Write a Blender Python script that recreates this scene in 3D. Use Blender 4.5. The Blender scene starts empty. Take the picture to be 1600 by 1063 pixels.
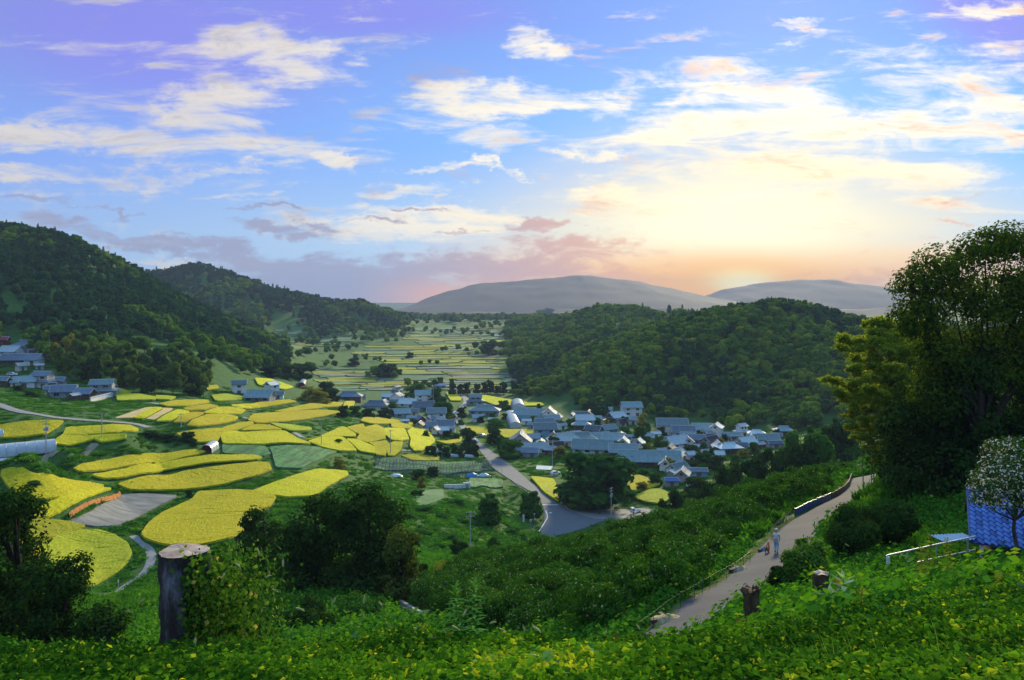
import bpy, bmesh, math, random
import numpy as np
from mathutils import Vector, Matrix
R = math.radians
scene = bpy.context.scene
col = scene.collection
rnd = random.Random(7)
rng = np.random.default_rng(11)

# ------------------------------------------------------------------ camera
F, CX, YH, ZC = 1256.0, 800.0, 470.0, 72.0        # focal length and horizon of the 1600 px wide photograph
cam_d = bpy.data.cameras.new("camera")
cam_d.sensor_width = 36.0
cam_d.lens = 36.0 * F / 1600.0
cam_d.shift_y = (YH - 531.5) / 1600.0
cam_d.clip_start = 0.1
cam_d.clip_end = 40000
cam = bpy.data.objects.new("camera", cam_d)
col.objects.link(cam)
cam.location = (0, 0, ZC)
cam.rotation_euler = (R(90), 0, 0)
scene.camera = cam
scene.view_settings.view_transform = 'Standard'
scene.view_settings.look = 'None'
scene.view_settings.exposure = 0.88
scene.view_settings.gamma = 1
scene.cycles.use_denoising = True
scene.cycles.max_bounces = 6
scene.cycles.diffuse_bounces = 3
scene.cycles.glossy_bounces = 2
scene.cycles.transmission_bounces = 3
scene.cycles.volume_bounces = 0
scene.cycles.transparent_max_bounces = 8
scene.cycles.sample_clamp_indirect = 4.0

# ------------------------------------------------------------------ world
HAZE_DENSITY = 0.00014
SKY_STRENGTH = 0.63
SUN_AZ, SUN_EL = R(19), R(19)
world = bpy.data.worlds.new("World")
scene.world = world
world.use_nodes = True
nt = world.node_tree
nt.nodes.clear()
N, L = nt.nodes, nt.links
def wn(t, **kw):
    n = N.new(t)
    for k, v in kw.items():
        setattr(n, k, v)
    return n
def wmath(op, a, b=None, clamp=False):
    n = wn('ShaderNodeMath', operation=op); n.use_clamp = clamp
    for i, v in enumerate((a, b)):
        if v is None: continue
        if isinstance(v, (int, float)): n.inputs[i].default_value = v
        else: L.new(v, n.inputs[i])
    return n.outputs[0]
def wrange(v, a, b, c=0.0, d=1.0, mode='SMOOTHSTEP'):
    n = wn('ShaderNodeMapRange', interpolation_type=mode)
    L.new(v, n.inputs['Value'])
    for k, x in (('From Min', a), ('From Max', b), ('To Min', c), ('To Max', d)):
        n.inputs[k].default_value = x
    return n.outputs['Result']
def wmix(f, a, b, mode='MIX'):
    n = wn('ShaderNodeMix', data_type='RGBA', blend_type=mode)
    if isinstance(f, (int, float)): n.inputs[0].default_value = f
    else: L.new(f, n.inputs[0])
    for i, v in ((6, a), (7, b)):
        if isinstance(v, tuple): n.inputs[i].default_value = (*v, 1)
        else: L.new(v, n.inputs[i])
    return n.outputs[2]
def s2l(r, g, b):
    return tuple(((c/255)/12.92 if c/255 <= 0.04045 else ((c/255+0.055)/1.055)**2.4) for c in (r, g, b))
tc = wn('ShaderNodeTexCoord')
sep = wn('ShaderNodeSeparateXYZ'); L.new(tc.outputs['Generated'], sep.inputs[0])
# the sky is laid out over compass bearing and height: u = tan(bearing), v = tan(height), in hundredths
yy = wmath('MAXIMUM', sep.outputs[1], 0.18)
U = wmath('MULTIPLY', wmath('DIVIDE', sep.outputs[0], yy), F/100)
V = wmath('MULTIPLY', wmath('DIVIDE', sep.outputs[2], yy), F/100)
comb = wn('ShaderNodeCombineXYZ'); L.new(U, comb.inputs[0]); L.new(V, comb.inputs[1])
UV = comb.outputs[0]
def wnoise(scale, detail, rough, stretch=(1, 1, 1), rot=0, dist=0.0, color=False, off=(0, 0, 0)):
    mp = wn('ShaderNodeMapping'); L.new(UV, mp.inputs[0])
    mp.inputs['Scale'].default_value = stretch; mp.inputs['Rotation'].default_value = (0, 0, rot)
    mp.inputs['Location'].default_value = off
    n = wn('ShaderNodeTexNoise'); L.new(mp.outputs[0], n.inputs['Vector'])
    n.inputs['Scale'].default_value = scale; n.inputs['Detail'].default_value = detail
    n.inputs['Roughness'].default_value = rough; n.inputs['Distortion'].default_value = dist
    return n.outputs['Color' if color else 'Fac']
wc = wnoise(0.55, 5, 0.62, (1, 2.2, 1), color=True)
v1 = wn('ShaderNodeVectorMath', operation='SUBTRACT'); L.new(wc, v1.inputs[0]); v1.inputs[1].default_value = (.5, .5, .5)
v2 = wn('ShaderNodeVectorMath', operation='MULTIPLY'); L.new(v1.outputs[0], v2.inputs[0]); v2.inputs[1].default_value = (2.6, 0.9, 0)
v3 = wn('ShaderNodeVectorMath', operation='ADD'); L.new(UV, v3.inputs[0]); L.new(v2.outputs[0], v3.inputs[1])
wc2 = wnoise(2.6, 4, 0.6, (1, 1.6, 1), color=True, off=(5, 2, 0))
w4 = wn('ShaderNodeVectorMath', operation='SUBTRACT'); L.new(wc2, w4.inputs[0]); w4.inputs[1].default_value = (.5, .5, .5)
w5 = wn('ShaderNodeVectorMath', operation='MULTIPLY'); L.new(w4.outputs[0], w5.inputs[0]); w5.inputs[1].default_value = (1.0, 0.42, 0)
w6 = wn('ShaderNodeVectorMath', operation='ADD'); L.new(v3.outputs[0], w6.inputs[0]); L.new(w5.outputs[0], w6.inputs[1])
WUV = w6.outputs[0]
def blob(px, py, rx, ry, ang, strength, soft=0.15, src=None):
    mp = wn('ShaderNodeMapping', vector_type='TEXTURE'); L.new(src or WUV, mp.inputs[0])
    mp.inputs['Location'].default_value = ((px-CX)/100, (YH-py)/100, 0)
    mp.inputs['Rotation'].default_value = (0, 0, R(ang))
    mp.inputs['Scale'].default_value = (rx/100, ry/100, 1)
    ln = wn('ShaderNodeVectorMath', operation='LENGTH'); L.new(mp.outputs[0], ln.inputs[0])
    return wrange(ln.outputs['Value'], 1.0, soft, 0.0, strength, 'SMOOTHERSTEP')
def blobs(lst):
    acc = None
    for b in lst:
        o = blob(*b)
        acc = o if acc is None else wmath('MAXIMUM', acc, o)
    return acc
# clear-sky colour
g = wmath('MULTIPLY', V, 1/4.7)
top = wmix(wrange(U, -8, 6), s2l(122, 140, 214), s2l(104, 156, 240))
mid = wmix(wrange(U, -8, 6), s2l(124, 160, 232), s2l(116, 186, 250))
low = wmix(wrange(U, -8, 4), s2l(150, 184, 222), s2l(184, 214, 236))
base = wmix(wrange(g, 0.12, 0.55), low, mid)
base = wmix(wrange(g, 0.5, 1.0), base, top)
purple = wmath('MAXIMUM', blob(240, 60, 420, 190, -8, 0.6, 0.1, UV), blob(1560, 20, 260, 110, -25, 0.7, 0.1, UV))
purple = wmath('MAXIMUM', purple, blob(560, 20, 420, 70, 0, 0.6, 0.1, UV))
base = wmix(purple, base, s2l(134, 128, 226))
# pale lit clouds
fine = wnoise(1.15, 9, 0.66, (0.55, 2.0, 1), rot=R(-8), dist=0.6)
streak = wnoise(0.8, 8, 0.62, (0.35, 3.2, 1), rot=R(4), dist=0.4, off=(3, 7, 0))
W_ = blobs([
    (120, 215, 360, 50, -8, .95), (330, 175, 210, 75, 4, .9), (450, 90, 210, 62, -14, .85), (300, 95, 220, 60, 16, .45),
    (60, 268, 240, 30, -4, .8), (330, 262, 190, 22, 10, .85), (240, 285, 160, 14, 3, .5), (60, 300, 260, 14, -6, .4),
    (830, 68, 92, 48, -20, 1.0), (760, 160, 190, 46, -4, 1.1), (900, 170, 200, 38, -10, 1.0), (545, 250, 80, 26, -22, .95),
    (690, 264, 130, 13, 0, .8), (770, 262, 110, 14, -34, 1.0), (650, 300, 150, 18, 0, .8), (930, 240, 70, 24, -4, .95), (930, 268, 100, 16, 0, .7),
    (1150, 175, 360, 78, 8, 1.1), (1460, 120, 300, 70, 10, .85), (1330, 215, 330, 50, 8, .9), (1560, 170, 230, 36, 4, .9),
    (1260, 34, 60, 10, -4, .6), (1255, 70, 60, 8, -2, .7), (1330, 70, 200, 32, -8, .35), (1560, 12, 90, 16, -8, .6), (820, 90, 60, 20, -40, .7),
    (620, 362, 300, 42, 2, 1.05), (700, 330, 240, 26, 0, .95), (240, 400, 110, 9, -4, .8), (250, 380, 150, 7, 0, .6),
    (1350, 190, 560, 200, 4, .80), (250, 200, 440, 160, -4, .46), (700, 200, 300, 60, -3, .45), (1250, 280, 520, 80, 0, .9), (1000, 305, 300, 30, 0, .9), (560, 8, 220, 18, 0, .35), (395, 300, 90, 9, 5, .55), (380, 312, 110, 8, 0, .5)])
W_ = wmath('ADD', wmath('MULTIPLY', W_, 0.85), wmath('MULTIPLY', wmath('SUBTRACT', fine, 0.5), 3.4))
W_ = wmath('ADD', W_, wmath('MULTIPLY', wmath('SUBTRACT', streak, 0.5), 2.6))
W_ = wrange(W_, 0.08, 1.15)
warm = wrange(U, -7, 3)
lit = wmix(warm, s2l(214, 206, 196), s2l(255, 246, 222))
c = wmix(wmath('MULTIPLY', W_, 0.92), base, lit)
# the glow round the hidden sun
sunp = wn('ShaderNodeMapping', vector_type='TEXTURE'); L.new(UV, sunp.inputs[0])
sunp.inputs['Location'].default_value = ((1175-CX)/100, (YH-398)/100, 0); sunp.inputs['Scale'].default_value = (5.6, 2.5, 1)
sl = wn('ShaderNodeVectorMath', operation='LENGTH'); L.new(sunp.outputs[0], sl.inputs[0])
gl = wrange(sl.outputs['Value'], 1.15, 0.12, 0, 1, 'SMOOTHERSTEP')
glowc = wmix(wrange(sl.outputs['Value'], 0.0, 1.0), s2l(255, 244, 196), s2l(253, 222, 160))
c = wmix(wmath('MULTIPLY', wmath('MULTIPLY', gl, wrange(streak, .25, .6, .75, 1.0)), 0.85), c, glowc)
# orange band near the horizon
band = wmath('MULTIPLY', wrange(V, 1.15, 0.25), wrange(U, -2.6, 1.5))
bandn = wmath('MULTIPLY', band, wrange(streak, 0.28, 0.6, 0.6, 1.0))
c = wmix(wmath('MULTIPLY', bandn, 0.9), c, s2l(255, 188, 104))
# mauve cloud banks, unlit from this side
D_ = blobs([
    (560, 425, 420, 44, 0, 1.1), (230, 375, 330, 26, -9, .95), (450, 366, 110, 22, -6, .95), (620, 455, 380, 40, 0, 1.0), (120, 350, 160, 12, -6, .6),
    (190, 325, 100, 9, -9, .8), (60, 312, 130, 9, -8, .6), (430, 327, 70, 6, 0, .7), (635, 324, 70, 7, -2, .8), (850, 350, 90, 20, 4, .95), (715, 362, 60, 8, -4, .7),
    (900, 392, 190, 34, -8, 1.05), (800, 420, 260, 40, 0, 1.0), (1000, 430, 150, 30, -12, .85), (1300, 432, 200, 10, 2, .5), (1240, 420, 50, 7, 10, .7), (1085, 305, 50, 9, -4, .5),
    (1520, 305, 60, 14, 14, .55), (1480, 352, 110, 8, 2, .4), (1420, 425, 120, 14, 3, .6), (1080, 292, 30, 5, 0, .4), (560, 352, 60, 7, 0, .6), (60, 400, 200, 40, 0, .9)])
D_ = wmath('ADD', wmath('MULTIPLY', D_, 0.95), wmath('MULTIPLY', wmath('SUBTRACT', fine, 0.5), 3.4))
D_ = wrange(D_, 0.08, 0.95)
dcol = wmix(wrange(U, -3, 3.2), s2l(142, 146, 176), s2l(224, 160, 128))
dcol = wmix(wmath('MULTIPLY', wrange(V, 0.5, 0.1), wrange(U, -2.6, -0.9)), dcol, s2l(236, 168, 138))
c = wmix(wmath('MULTIPLY', D_, 0.9), c, dcol)
hot = blob(1140, 446, 300, 82, 0, 1.0, 0.0, UV)
hot2 = blob(1150, 352, 300, 95, 0, 0.9, 0.0, UV)
c = wmix(hot2, c, s2l(255, 250, 212))
c = wmix(hot, c, s2l(255, 184, 62))
# unseen sky overhead and behind is brightened, an addition to light the ground
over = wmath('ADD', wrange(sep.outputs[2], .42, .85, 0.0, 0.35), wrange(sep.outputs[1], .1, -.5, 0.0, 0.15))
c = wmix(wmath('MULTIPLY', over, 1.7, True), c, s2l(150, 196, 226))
c = wmix(blob(1160, 438, 95, 34, 0, 1.0, 0.0, UV), c, (1.0, .80, .30))
c = wmix(blob(1165, 446, 70, 22, 0, 0.7, 0.0, UV), c, (1.0, .93, .55))
bgv = wn('ShaderNodeBackground'); L.new(c, bgv.inputs[0]); 
# low sky is brighter than it looks: the haze in the valley dims it on its way here
path = wmath('MINIMUM', wmath('DIVIDE', 236*12.56, wmath('MAXIMUM', V, 0.05)), 8900)
through = wmath('POWER', 2.71828, wmath('MULTIPLY', path, HAZE_DENSITY*0.45))
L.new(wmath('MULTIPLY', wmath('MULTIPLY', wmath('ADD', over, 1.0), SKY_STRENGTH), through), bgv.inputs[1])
sky = wn('ShaderNodeTexSky', sky_type='NISHITA'); sky.sun_disc = False
sky.sun_elevation = SUN_EL; sky.sun_rotation = SUN_AZ; sky.altitude = 200; sky.dust_density = 2.0
bgn = wn('ShaderNodeBackground'); L.new(sky.outputs[0], bgn.inputs[0]); bgn.inputs[1].default_value = 0.002
add = wn('ShaderNodeAddShader'); L.new(bgv.outputs[0], add.inputs[0]); L.new(bgn.outputs[0], add.inputs[1])
wout = wn('ShaderNodeOutputWorld'); L.new(add.outputs[0], wout.inputs[0])
world.cycles.sampling_method = 'MANUAL'
world.cycles.sample_map_resolution = 512

# ------------------------------------------------------------------ sun (low, spread by thin cloud)
sun_d = bpy.data.lights.new("sun", 'SUN')
sun_d.energy = 4.2; sun_d.angle = R(11); sun_d.color = (1.0, 0.84, 0.50)
sun = bpy.data.objects.new("sun", sun_d); col.objects.link(sun)
sdir = Vector((math.sin(SUN_AZ)*math.cos(SUN_EL), math.cos(SUN_AZ)*math.cos(SUN_EL), math.sin(SUN_EL)))
sun.rotation_euler = sdir.to_track_quat('Z', 'Y').to_euler()
sun.location = (60, 60, 200)

# ------------------------------------------------------------------ helpers: naming and materials
def tag(o, label=None, cat=None, group=None, kind=None):
    if label: o['label'] = label
    if cat: o['category'] = cat
    if group: o['group'] = group
    if kind: o['kind'] = kind
    return o
def empty(name, loc, rz=0.0, label=None, cat=None, group=None):
    o = bpy.data.objects.new(name, None); col.objects.link(o)
    o.location = loc; o.rotation_euler = (0, 0, rz); o.empty_display_size = 0.2
    return tag(o, label, cat, group)
def link_mesh(name, me, parent=None, mat=None):
    o = bpy.data.objects.new(name, me); col.objects.link(o)
    if parent: o.parent = parent
    if mat: 
        if len(me.materials) == 0: me.materials.append(mat)
    return o
def copy_tree(root):
    r = root.copy(); col.objects.link(r)
    for ch in root.children:
        c_ = ch.copy(); col.objects.link(c_); c_.parent = r
        for gch in ch.children:
            g_ = gch.copy(); col.objects.link(g_); g_.parent = c_
    return r
def np_mesh(name, verts, faces, mat=None, tint=None, smooth=False):
    """verts (n,3), faces (m,k) array or list of lists"""
    me = bpy.data.meshes.new(name)
    verts = np.asarray(verts, dtype=np.float32)
    if isinstance(faces, np.ndarray):
        m, k = faces.shape
        me.vertices.add(len(verts)); me.vertices.foreach_set('co', verts.ravel())
        me.loops.add(m*k); me.loops.foreach_set('vertex_index', faces.astype(np.int32).ravel())
        me.polygons.add(m); me.polygons.foreach_set('loop_start', np.arange(0, m*k, k, dtype=np.int32))
        me.update(calc_edges=True)
    else:
        me.from_pydata([tuple(v) for v in verts], [], [tuple(f) for f in faces])
    if tint is not None:
        a = me.attributes.new('tint', 'FLOAT', 'FACE'); a.data.foreach_set('value', np.asarray(tint, dtype=np.float32))
    if smooth:
        me.polygons.foreach_set('use_smooth', np.ones(len(me.polygons), dtype=bool))
    if mat: me.materials.append(mat)
    return me

def new_mat(name):
    m = bpy.data.materials.new(name); m.use_nodes = True
    t = m.node_tree; b = t.nodes['Principled BSDF']
    return m, t, b
def mnoise(t, scale, detail=4, rough=.6, coord='Object', stretch=None, dist=0.0):
    tcn = t.nodes.new('ShaderNodeTexCoord'); n = t.nodes.new('ShaderNodeTexNoise')
    n.inputs['Scale'].default_value = scale; n.inputs['Detail'].default_value = detail; n.inputs['Roughness'].default_value = rough
    n.inputs['Distortion'].default_value = dist
    if coord == 'World':
        gm = t.nodes.new('ShaderNodeNewGeometry'); src = gm.outputs['Position']
    else: src = tcn.outputs[coord]
    if stretch:
        mp = t.nodes.new('ShaderNodeMapping'); mp.inputs['Scale'].default_value = stretch[:3]
        if len(stretch) > 3: mp.inputs['Rotation'].default_value = (0, 0, stretch[3])
        t.links.new(src, mp.inputs[0]); src = mp.outputs[0]
    t.links.new(src, n.inputs['Vector'])
    return n.outputs['Fac']
def mramp(t, fac, stops):
    r = t.nodes.new('ShaderNodeValToRGB'); t.links.new(fac, r.inputs[0])
    els = r.color_ramp.elements
    while len(els) < len(stops): els.new(0.5)
    for e, (p, c_) in zip(els, stops): e.position = p; e.color = (*c_, 1)
    return r.outputs[0]
def mmix(t, f, a, b, mode='MIX'):
    n = t.nodes.new('ShaderNodeMix'); n.data_type = 'RGBA'; n.blend_type = mode
    if isinstance(f, (int, float)): n.inputs[0].default_value = f
    else: t.links.new(f, n.inputs[0])
    for i, v in ((6, a), (7, b)):
        if isinstance(v, tuple): n.inputs[i].default_value = (*v, 1)
        else: t.links.new(v, n.inputs[i])
    return n.outputs[2]
def mmath(t, op, a, b=0.0, clamp=False):
    n = t.nodes.new('ShaderNodeMath'); n.operation = op; n.use_clamp = clamp
    for i, v in enumerate((a, b)):
        if isinstance(v, (int, float)): n.inputs[i].default_value = v
        else: t.links.new(v, n.inputs[i])
    return n.outputs[0]
def mbump(t, b, h, strength=.4, dist=.1):
    n = t.nodes.new('ShaderNodeBump'); n.inputs['Strength'].default_value = strength; n.inputs['Distance'].default_value = dist
    t.links.new(h, n.inputs['Height']); t.links.new(n.outputs[0], b.inputs['Normal'])
_M = {}
def simple(name, c1, c2=None, scale=6, rough=.7, metal=0.0, bump=.2, coord='Object', detail=4, spec=.2, stretch=None, bd=.05):
    if name in _M: return _M[name]
    m, t, b = new_mat(name)
    b.inputs['Roughness'].default_value = rough; b.inputs['Metallic'].default_value = metal
    b.inputs['Specular IOR Level'].default_value = spec
    c2 = c2 or tuple(min(1, x*0.7) for x in c1)
    f = mnoise(t, scale, detail, coord=coord, stretch=stretch)
    t.links.new(mramp(t, f, [(.35, c2), (.65, c1)]), b.inputs['Base Color'])
    if bump: mbump(t, b, f, bump, bd)
    _M[name] = m
    return m
def leafmat(name, dark, light, trans=.35, rough=.55, objvar=.5, third=None, spec=.12):
    """leaves: each leaf its own shade between dark and light, each plant slightly its own"""
    if name in _M: return _M[name]
    m, t, b = new_mat(name)
    at = t.nodes.new('ShaderNodeAttribute'); at.attribute_name = 'tint'
    oi = t.nodes.new('ShaderNodeObjectInfo')
    v = mmath(t, 'ADD', mmath(t, 'MULTIPLY', at.outputs['Fac'], 1-objvar), mmath(t, 'MULTIPLY', oi.outputs['Random'], objvar))
    stops = [(0.05, dark), (0.85, light)]
    if third: stops = [(0.05, dark), (0.7, light), (0.97, third)]
    cc = mramp(t, v, stops)
    t.links.new(cc, b.inputs['Base Color'])
    b.inputs['Roughness'].default_value = rough; b.inputs['Specular IOR Level'].default_value = 0.0
    tr = t.nodes.new('ShaderNodeBsdfTranslucent')
    t.links.new(mmix(t, 1.0, cc, (1.25, 1.2, .55), 'MULTIPLY'), tr.inputs[0])
    mx = t.nodes.new('ShaderNodeMixShader'); mx.inputs[0].default_value = trans
    t.links.new(b.outputs[0], mx.inputs[1]); t.links.new(tr.outputs[0], mx.inputs[2])
    t.links.new(mx.outputs[0], t.nodes['Material Output'].inputs[0])
    _M[name] = m
    return m

# ------------------------------------------------------------------ terrain: ground heights as sighting lines (px, py, distance)
CP = [
 # under and right in front of the viewpoint
 (-900,1800,1.5),(800,1800,1.5),(2500,1800,1.5),(-900,1180,4),(-200,1170,4),(300,1175,4),(800,1160,4),(1200,1130,4),(1500,1090,4),(1900,1060,4),(2500,1050,4),
 (-200,1085,8),(100,1080,8),(290,1075,8),(600,1055,8),(850,1062,8),(1050,1060,8),(1200,1035,8),(1400,1005,8),(1600,965,8),(2000,940,8),(2500,925,8),(-900,1085,8),
 (-200,1090,14),(200,1110,14),(600,1140,14),(900,1120,14),(1100,1075,14),(1250,995,14),(1400,958,14),(1600,928,14),(2000,880,14),
 (0,1080,22),(400,1140,22),(700,1150,22),(900,1100,22),(1000,1060,22),
 (1060,1000,29),(1120,962,34),(1165,925,41),(1213,862,52),(1250,815,64),(1290,785,78),(1345,750,98),(1355,744,105),
 (1170,985,22),(1250,945,24),(1285,925,30),(1400,990,22),(1400,935,31),(1470,925,28),(1500,915,34),(1395,896,38),(1560,884,38),(1600,935,24),(1600,892,36),(2000,850,30),
 (1400,805,60),(1450,765,65),(1310,832,52),(1600,745,65),(1750,660,75),(1500,722,80),(1425,748,85),(1600,640,110),(1500,690,130),(1450,650,250),(1600,600,200),(2000,560,200),(2100,520,400),
 (1100,905,48),(1000,885,58),(900,935,52),(850,992,45),(950,1005,36),(1050,935,40),(900,880,75),(1000,855,82),(1100,828,80),(1200,785,80),(1280,762,95),
 (850,872,90),(930,858,97),(1000,842,100),(1100,815,103),(1200,776,105),(1290,750,108),(850,888,125),(1000,872,130),(1150,835,140),(1290,795,140),(1400,765,150),
 # junction, car park, village floor
 (840,835,235),(980,803,262),(950,838,220),(850,870,200),(1000,850,210),(1100,792,240),(1150,790,230),(1200,760,260),(1250,735,270),(1350,722,270),
 (745,700,375),(700,745,310),(790,790,270),(815,770,272),(900,760,290),(1050,755,295),(1000,720,340),(1150,720,335),(1230,685,385),(1050,690,385),(1100,668,430),(990,655,450),(900,660,450),
 (850,650,480),(800,645,500),(750,640,510),(650,645,490),(680,675,420),(620,630,540),(690,610,640),(590,640,500),(545,622,540),(860,605,640),(500,600,640),(480,590,700),
 (735,862,165),(700,830,175),(680,800,200),(700,775,225),(780,815,205),(800,850,190),(650,765,255),(620,745,285),(760,760,270),
 (690,880,120),(740,890,110),(640,905,95),(610,930,85),(660,955,70),(720,930,72),(560,930,82),(500,930,80),(420,900,100),(450,965,65),
 # terraced fields on the left
 (170,925,135),(130,860,155),(240,870,150),(300,900,130),(80,940,110),(200,980,85),(100,1000,55),(0,990,60),(300,1000,50),(300,950,85),(0,870,140),
 (350,810,180),(450,780,200),(520,765,215),(600,770,230),(190,790,190),(80,760,200),(0,740,195),(250,740,225),(120,720,215),(380,720,240),(350,700,255),(450,700,265),(450,670,300),(380,680,275),
 (560,700,300),(600,680,335),(640,700,325),(600,735,290),(560,660,370),(520,640,400),(450,650,350),(440,630,400),(405,612,450),(500,625,450),
 (40,700,185),(60,722,180),(100,690,205),(200,680,230),(150,660,250),(50,650,245),(300,660,265),(250,640,290),(330,640,310),(0,630,270),(100,635,290),(150,622,325),(50,607,340),(30,570,400),(70,558,410),(0,545,430),
 (-300,540,400),(-300,620,260),(-300,720,180),(-300,900,80),(-900,850,90),(-900,500,400),(220,610,350),(320,620,380),(280,600,400),
 # wooded mountain on the left
 (0,358,700),(100,370,700),(200,425,750),(300,478,800),(380,515,800),(440,550,760),(0,450,520),(150,480,520),(250,530,500),(330,560,480),(100,520,450),(400,570,560),(440,575,620),(300,520,600),(200,470,600),
 (0,410,600),(380,548,600),(0,420,1000),(200,470,1000),(400,530,1000),(-400,290,700),(-400,380,1000),(-400,450,450),(-900,300,700),
 # valley behind the village
 (500,575,780),(600,580,800),(700,575,820),(800,580,800),(850,592,720),(600,550,1050),(700,550,1050),(780,555,1000),(480,545,1050),(450,530,1200),(550,520,1400),(650,515,1500),(750,520,1400),(850,520,1300),
 (650,502,2100),(750,502,2000),(850,503,1800),(500,508,1700),(620,497,2400),(800,498,2400),(700,505,3500),(1100,510,3500),
 # second mountain
 (250,445,1450),(310,418,1500),(400,448,1500),(470,466,1500),(560,471,1500),(610,500,1500),(310,455,2000),(560,490,2000),(450,482,1350),(300,530,1100),(440,515,1250),(540,508,1350),(250,480,1250),(350,478,1300),(100,440,1500),(-300,420,1500),
 # round wooded hill on the right
 (940,487,1150),(990,502,1000),(900,560,720),(950,546,680),(1000,535,640),(1060,514,620),(1130,490,620),(1200,483,620),(1280,497,620),(1370,522,600),(1450,545,600),(1700,545,600),
 (900,590,600),(950,580,560),(1050,570,530),(1150,570,530),(1250,570,520),(1350,590,480),(870,625,560),(950,640,500),(1050,650,480),(1150,655,460),(1250,655,440),(1350,650,430),(1500,620,400),
 (1000,525,850),(1200,525,850),(1400,545,850),(840,560,760),(800,570,780),(870,552,800),(900,545,820),(850,500,1400),(1100,520,1500),(1400,520,1500),(2100,500,1000),(2500,520,500),(2500,700,60),
 (-900,440,2500),(300,490,3000),(1500,510,2500),(2500,500,2500),
]
cp = np.array(CP, dtype=float)
def feat(px, d): return np.stack([np.asarray(px)/190.0, np.log(d)/0.26], -1)
A_ = feat(cp[:, 0], cp[:, 2]); n_ = len(cp)
K = np.linalg.norm(A_[:, None]-A_[None], axis=-1) + 1e-9
Pm = np.concatenate([np.ones((n_, 1)), A_], 1)
M_ = np.block([[K - np.eye(n_)*0.02, Pm], [Pm.T, np.zeros((3, 3))]])
sol = np.linalg.solve(M_, np.concatenate([cp[:, 1], np.zeros(3)]))
PXS = np.arange(-900, 2501, 7.0)
LDS = np.arange(math.log(1.5), math.log(3600), 0.0185)
def rbf(px, ld):
    q = np.stack([np.asarray(px)/190.0, np.asarray(ld)/0.26], -1)
    out = np.empty(len(q))
    for i in range(0, len(q), 20000):
        s = q[i:i+20000]
        out[i:i+20000] = np.linalg.norm(s[:, None]-A_[None], axis=-1) @ sol[:n_] + sol[n_] + s @ sol[n_+1:]
    return out
gx, gl_ = np.meshgrid(PXS, LDS)          # rows: distance, columns: px
GP = rbf(gx.ravel(), gl_.ravel()).reshape(gx.shape)
gd = np.exp(gl_)
GX, GY = (gx-CX)/F*gd, gd
# small natural unevenness, in metres
def vnoise(x, y, s, seed):
    r_ = np.random.default_rng(seed); T = r_.random((256, 256))
    x = x/s; y = y/s
    xi = np.floor(x).astype(int); yi = np.floor(y).astype(int); fx = x-xi; fy = y-yi
    fx = fx*fx*(3-2*fx); fy = fy*fy*(3-2*fy)
    a = T[xi % 256, yi % 256]; b = T[(xi+1) % 256, yi % 256]; c_ = T[xi % 256, (yi+1) % 256]; d_ = T[(xi+1) % 256, (yi+1) % 256]
    return (a*(1-fx)+b*fx)*(1-fy)+(c_*(1-fx)+d_*fx)*fy - .5
rough_amp = np.clip((gd-2)/60, 0.02, 1.0)
GZ = ZC - (GP-YH)/F*gd
hillamp = np.clip((gd-420)/200, 0, 1)
GZ = GZ + vnoise(GX, GY, 9, 1)*0.5*rough_amp*np.clip(1.2-gd/140, .25, 1) + vnoise(GX, GY, 45, 2)*7.0*hillamp*np.clip((GZ-12)/25, 0, 1)
GP = YH + (ZC-GZ)/gd*F
NPX, NLD = len(PXS), len(LDS)
def _bil(px, ld):
    i = np.clip((np.asarray(px)-PXS[0])/7.0, 0, NPX-1.001); j = np.clip((np.asarray(ld)-LDS[0])/0.0185, 0, NLD-1.001)
    i0 = i.astype(int); j0 = j.astype(int); fi = i-i0; fj = j-j0
    return GZ[j0, i0]*(1-fi)*(1-fj)+GZ[j0, i0+1]*fi*(1-fj)+GZ[j0+1, i0]*(1-fi)*fj+GZ[j0+1, i0+1]*fi*fj
def HZ(x, y):
    y = np.maximum(np.asarray(y, dtype=float), 1.5); x = np.asarray(x, dtype=float)
    return _bil(CX + F*x/y, np.log(y))
def hz(x, y): return float(HZ(np.array([x]), np.array([y]))[0])
def hit(px, py, h=0.0, dmin=10.0, dmax=3500.0):
    """distance at which the sight line through (px,py) first meets the ground raised by h"""
    ld = np.arange(math.log(dmin), math.log(dmax), 0.004)
    dd = np.exp(ld)
    zz = _bil(np.full(len(ld), px), ld) + h
    ray = ZC - (py-YH)/F*dd
    k = np.nonzero(ray <= zz)[0]
    if len(k) == 0: return dmax
    k = k[0]
    if k == 0: return dd[0]
    a = ray[k-1]-zz[k-1]; b = zz[k]-ray[k]
    return float(dd[k-1] + (dd[k]-dd[k-1])*a/(a+b+1e-9))
def at(px, py, h=0.0, dmin=10.0, dmax=3500.0):
    d = hit(px, py, h, dmin, dmax); x = (px-CX)/F*d
    return Vector((x, d, hz(x, d)))

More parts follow.
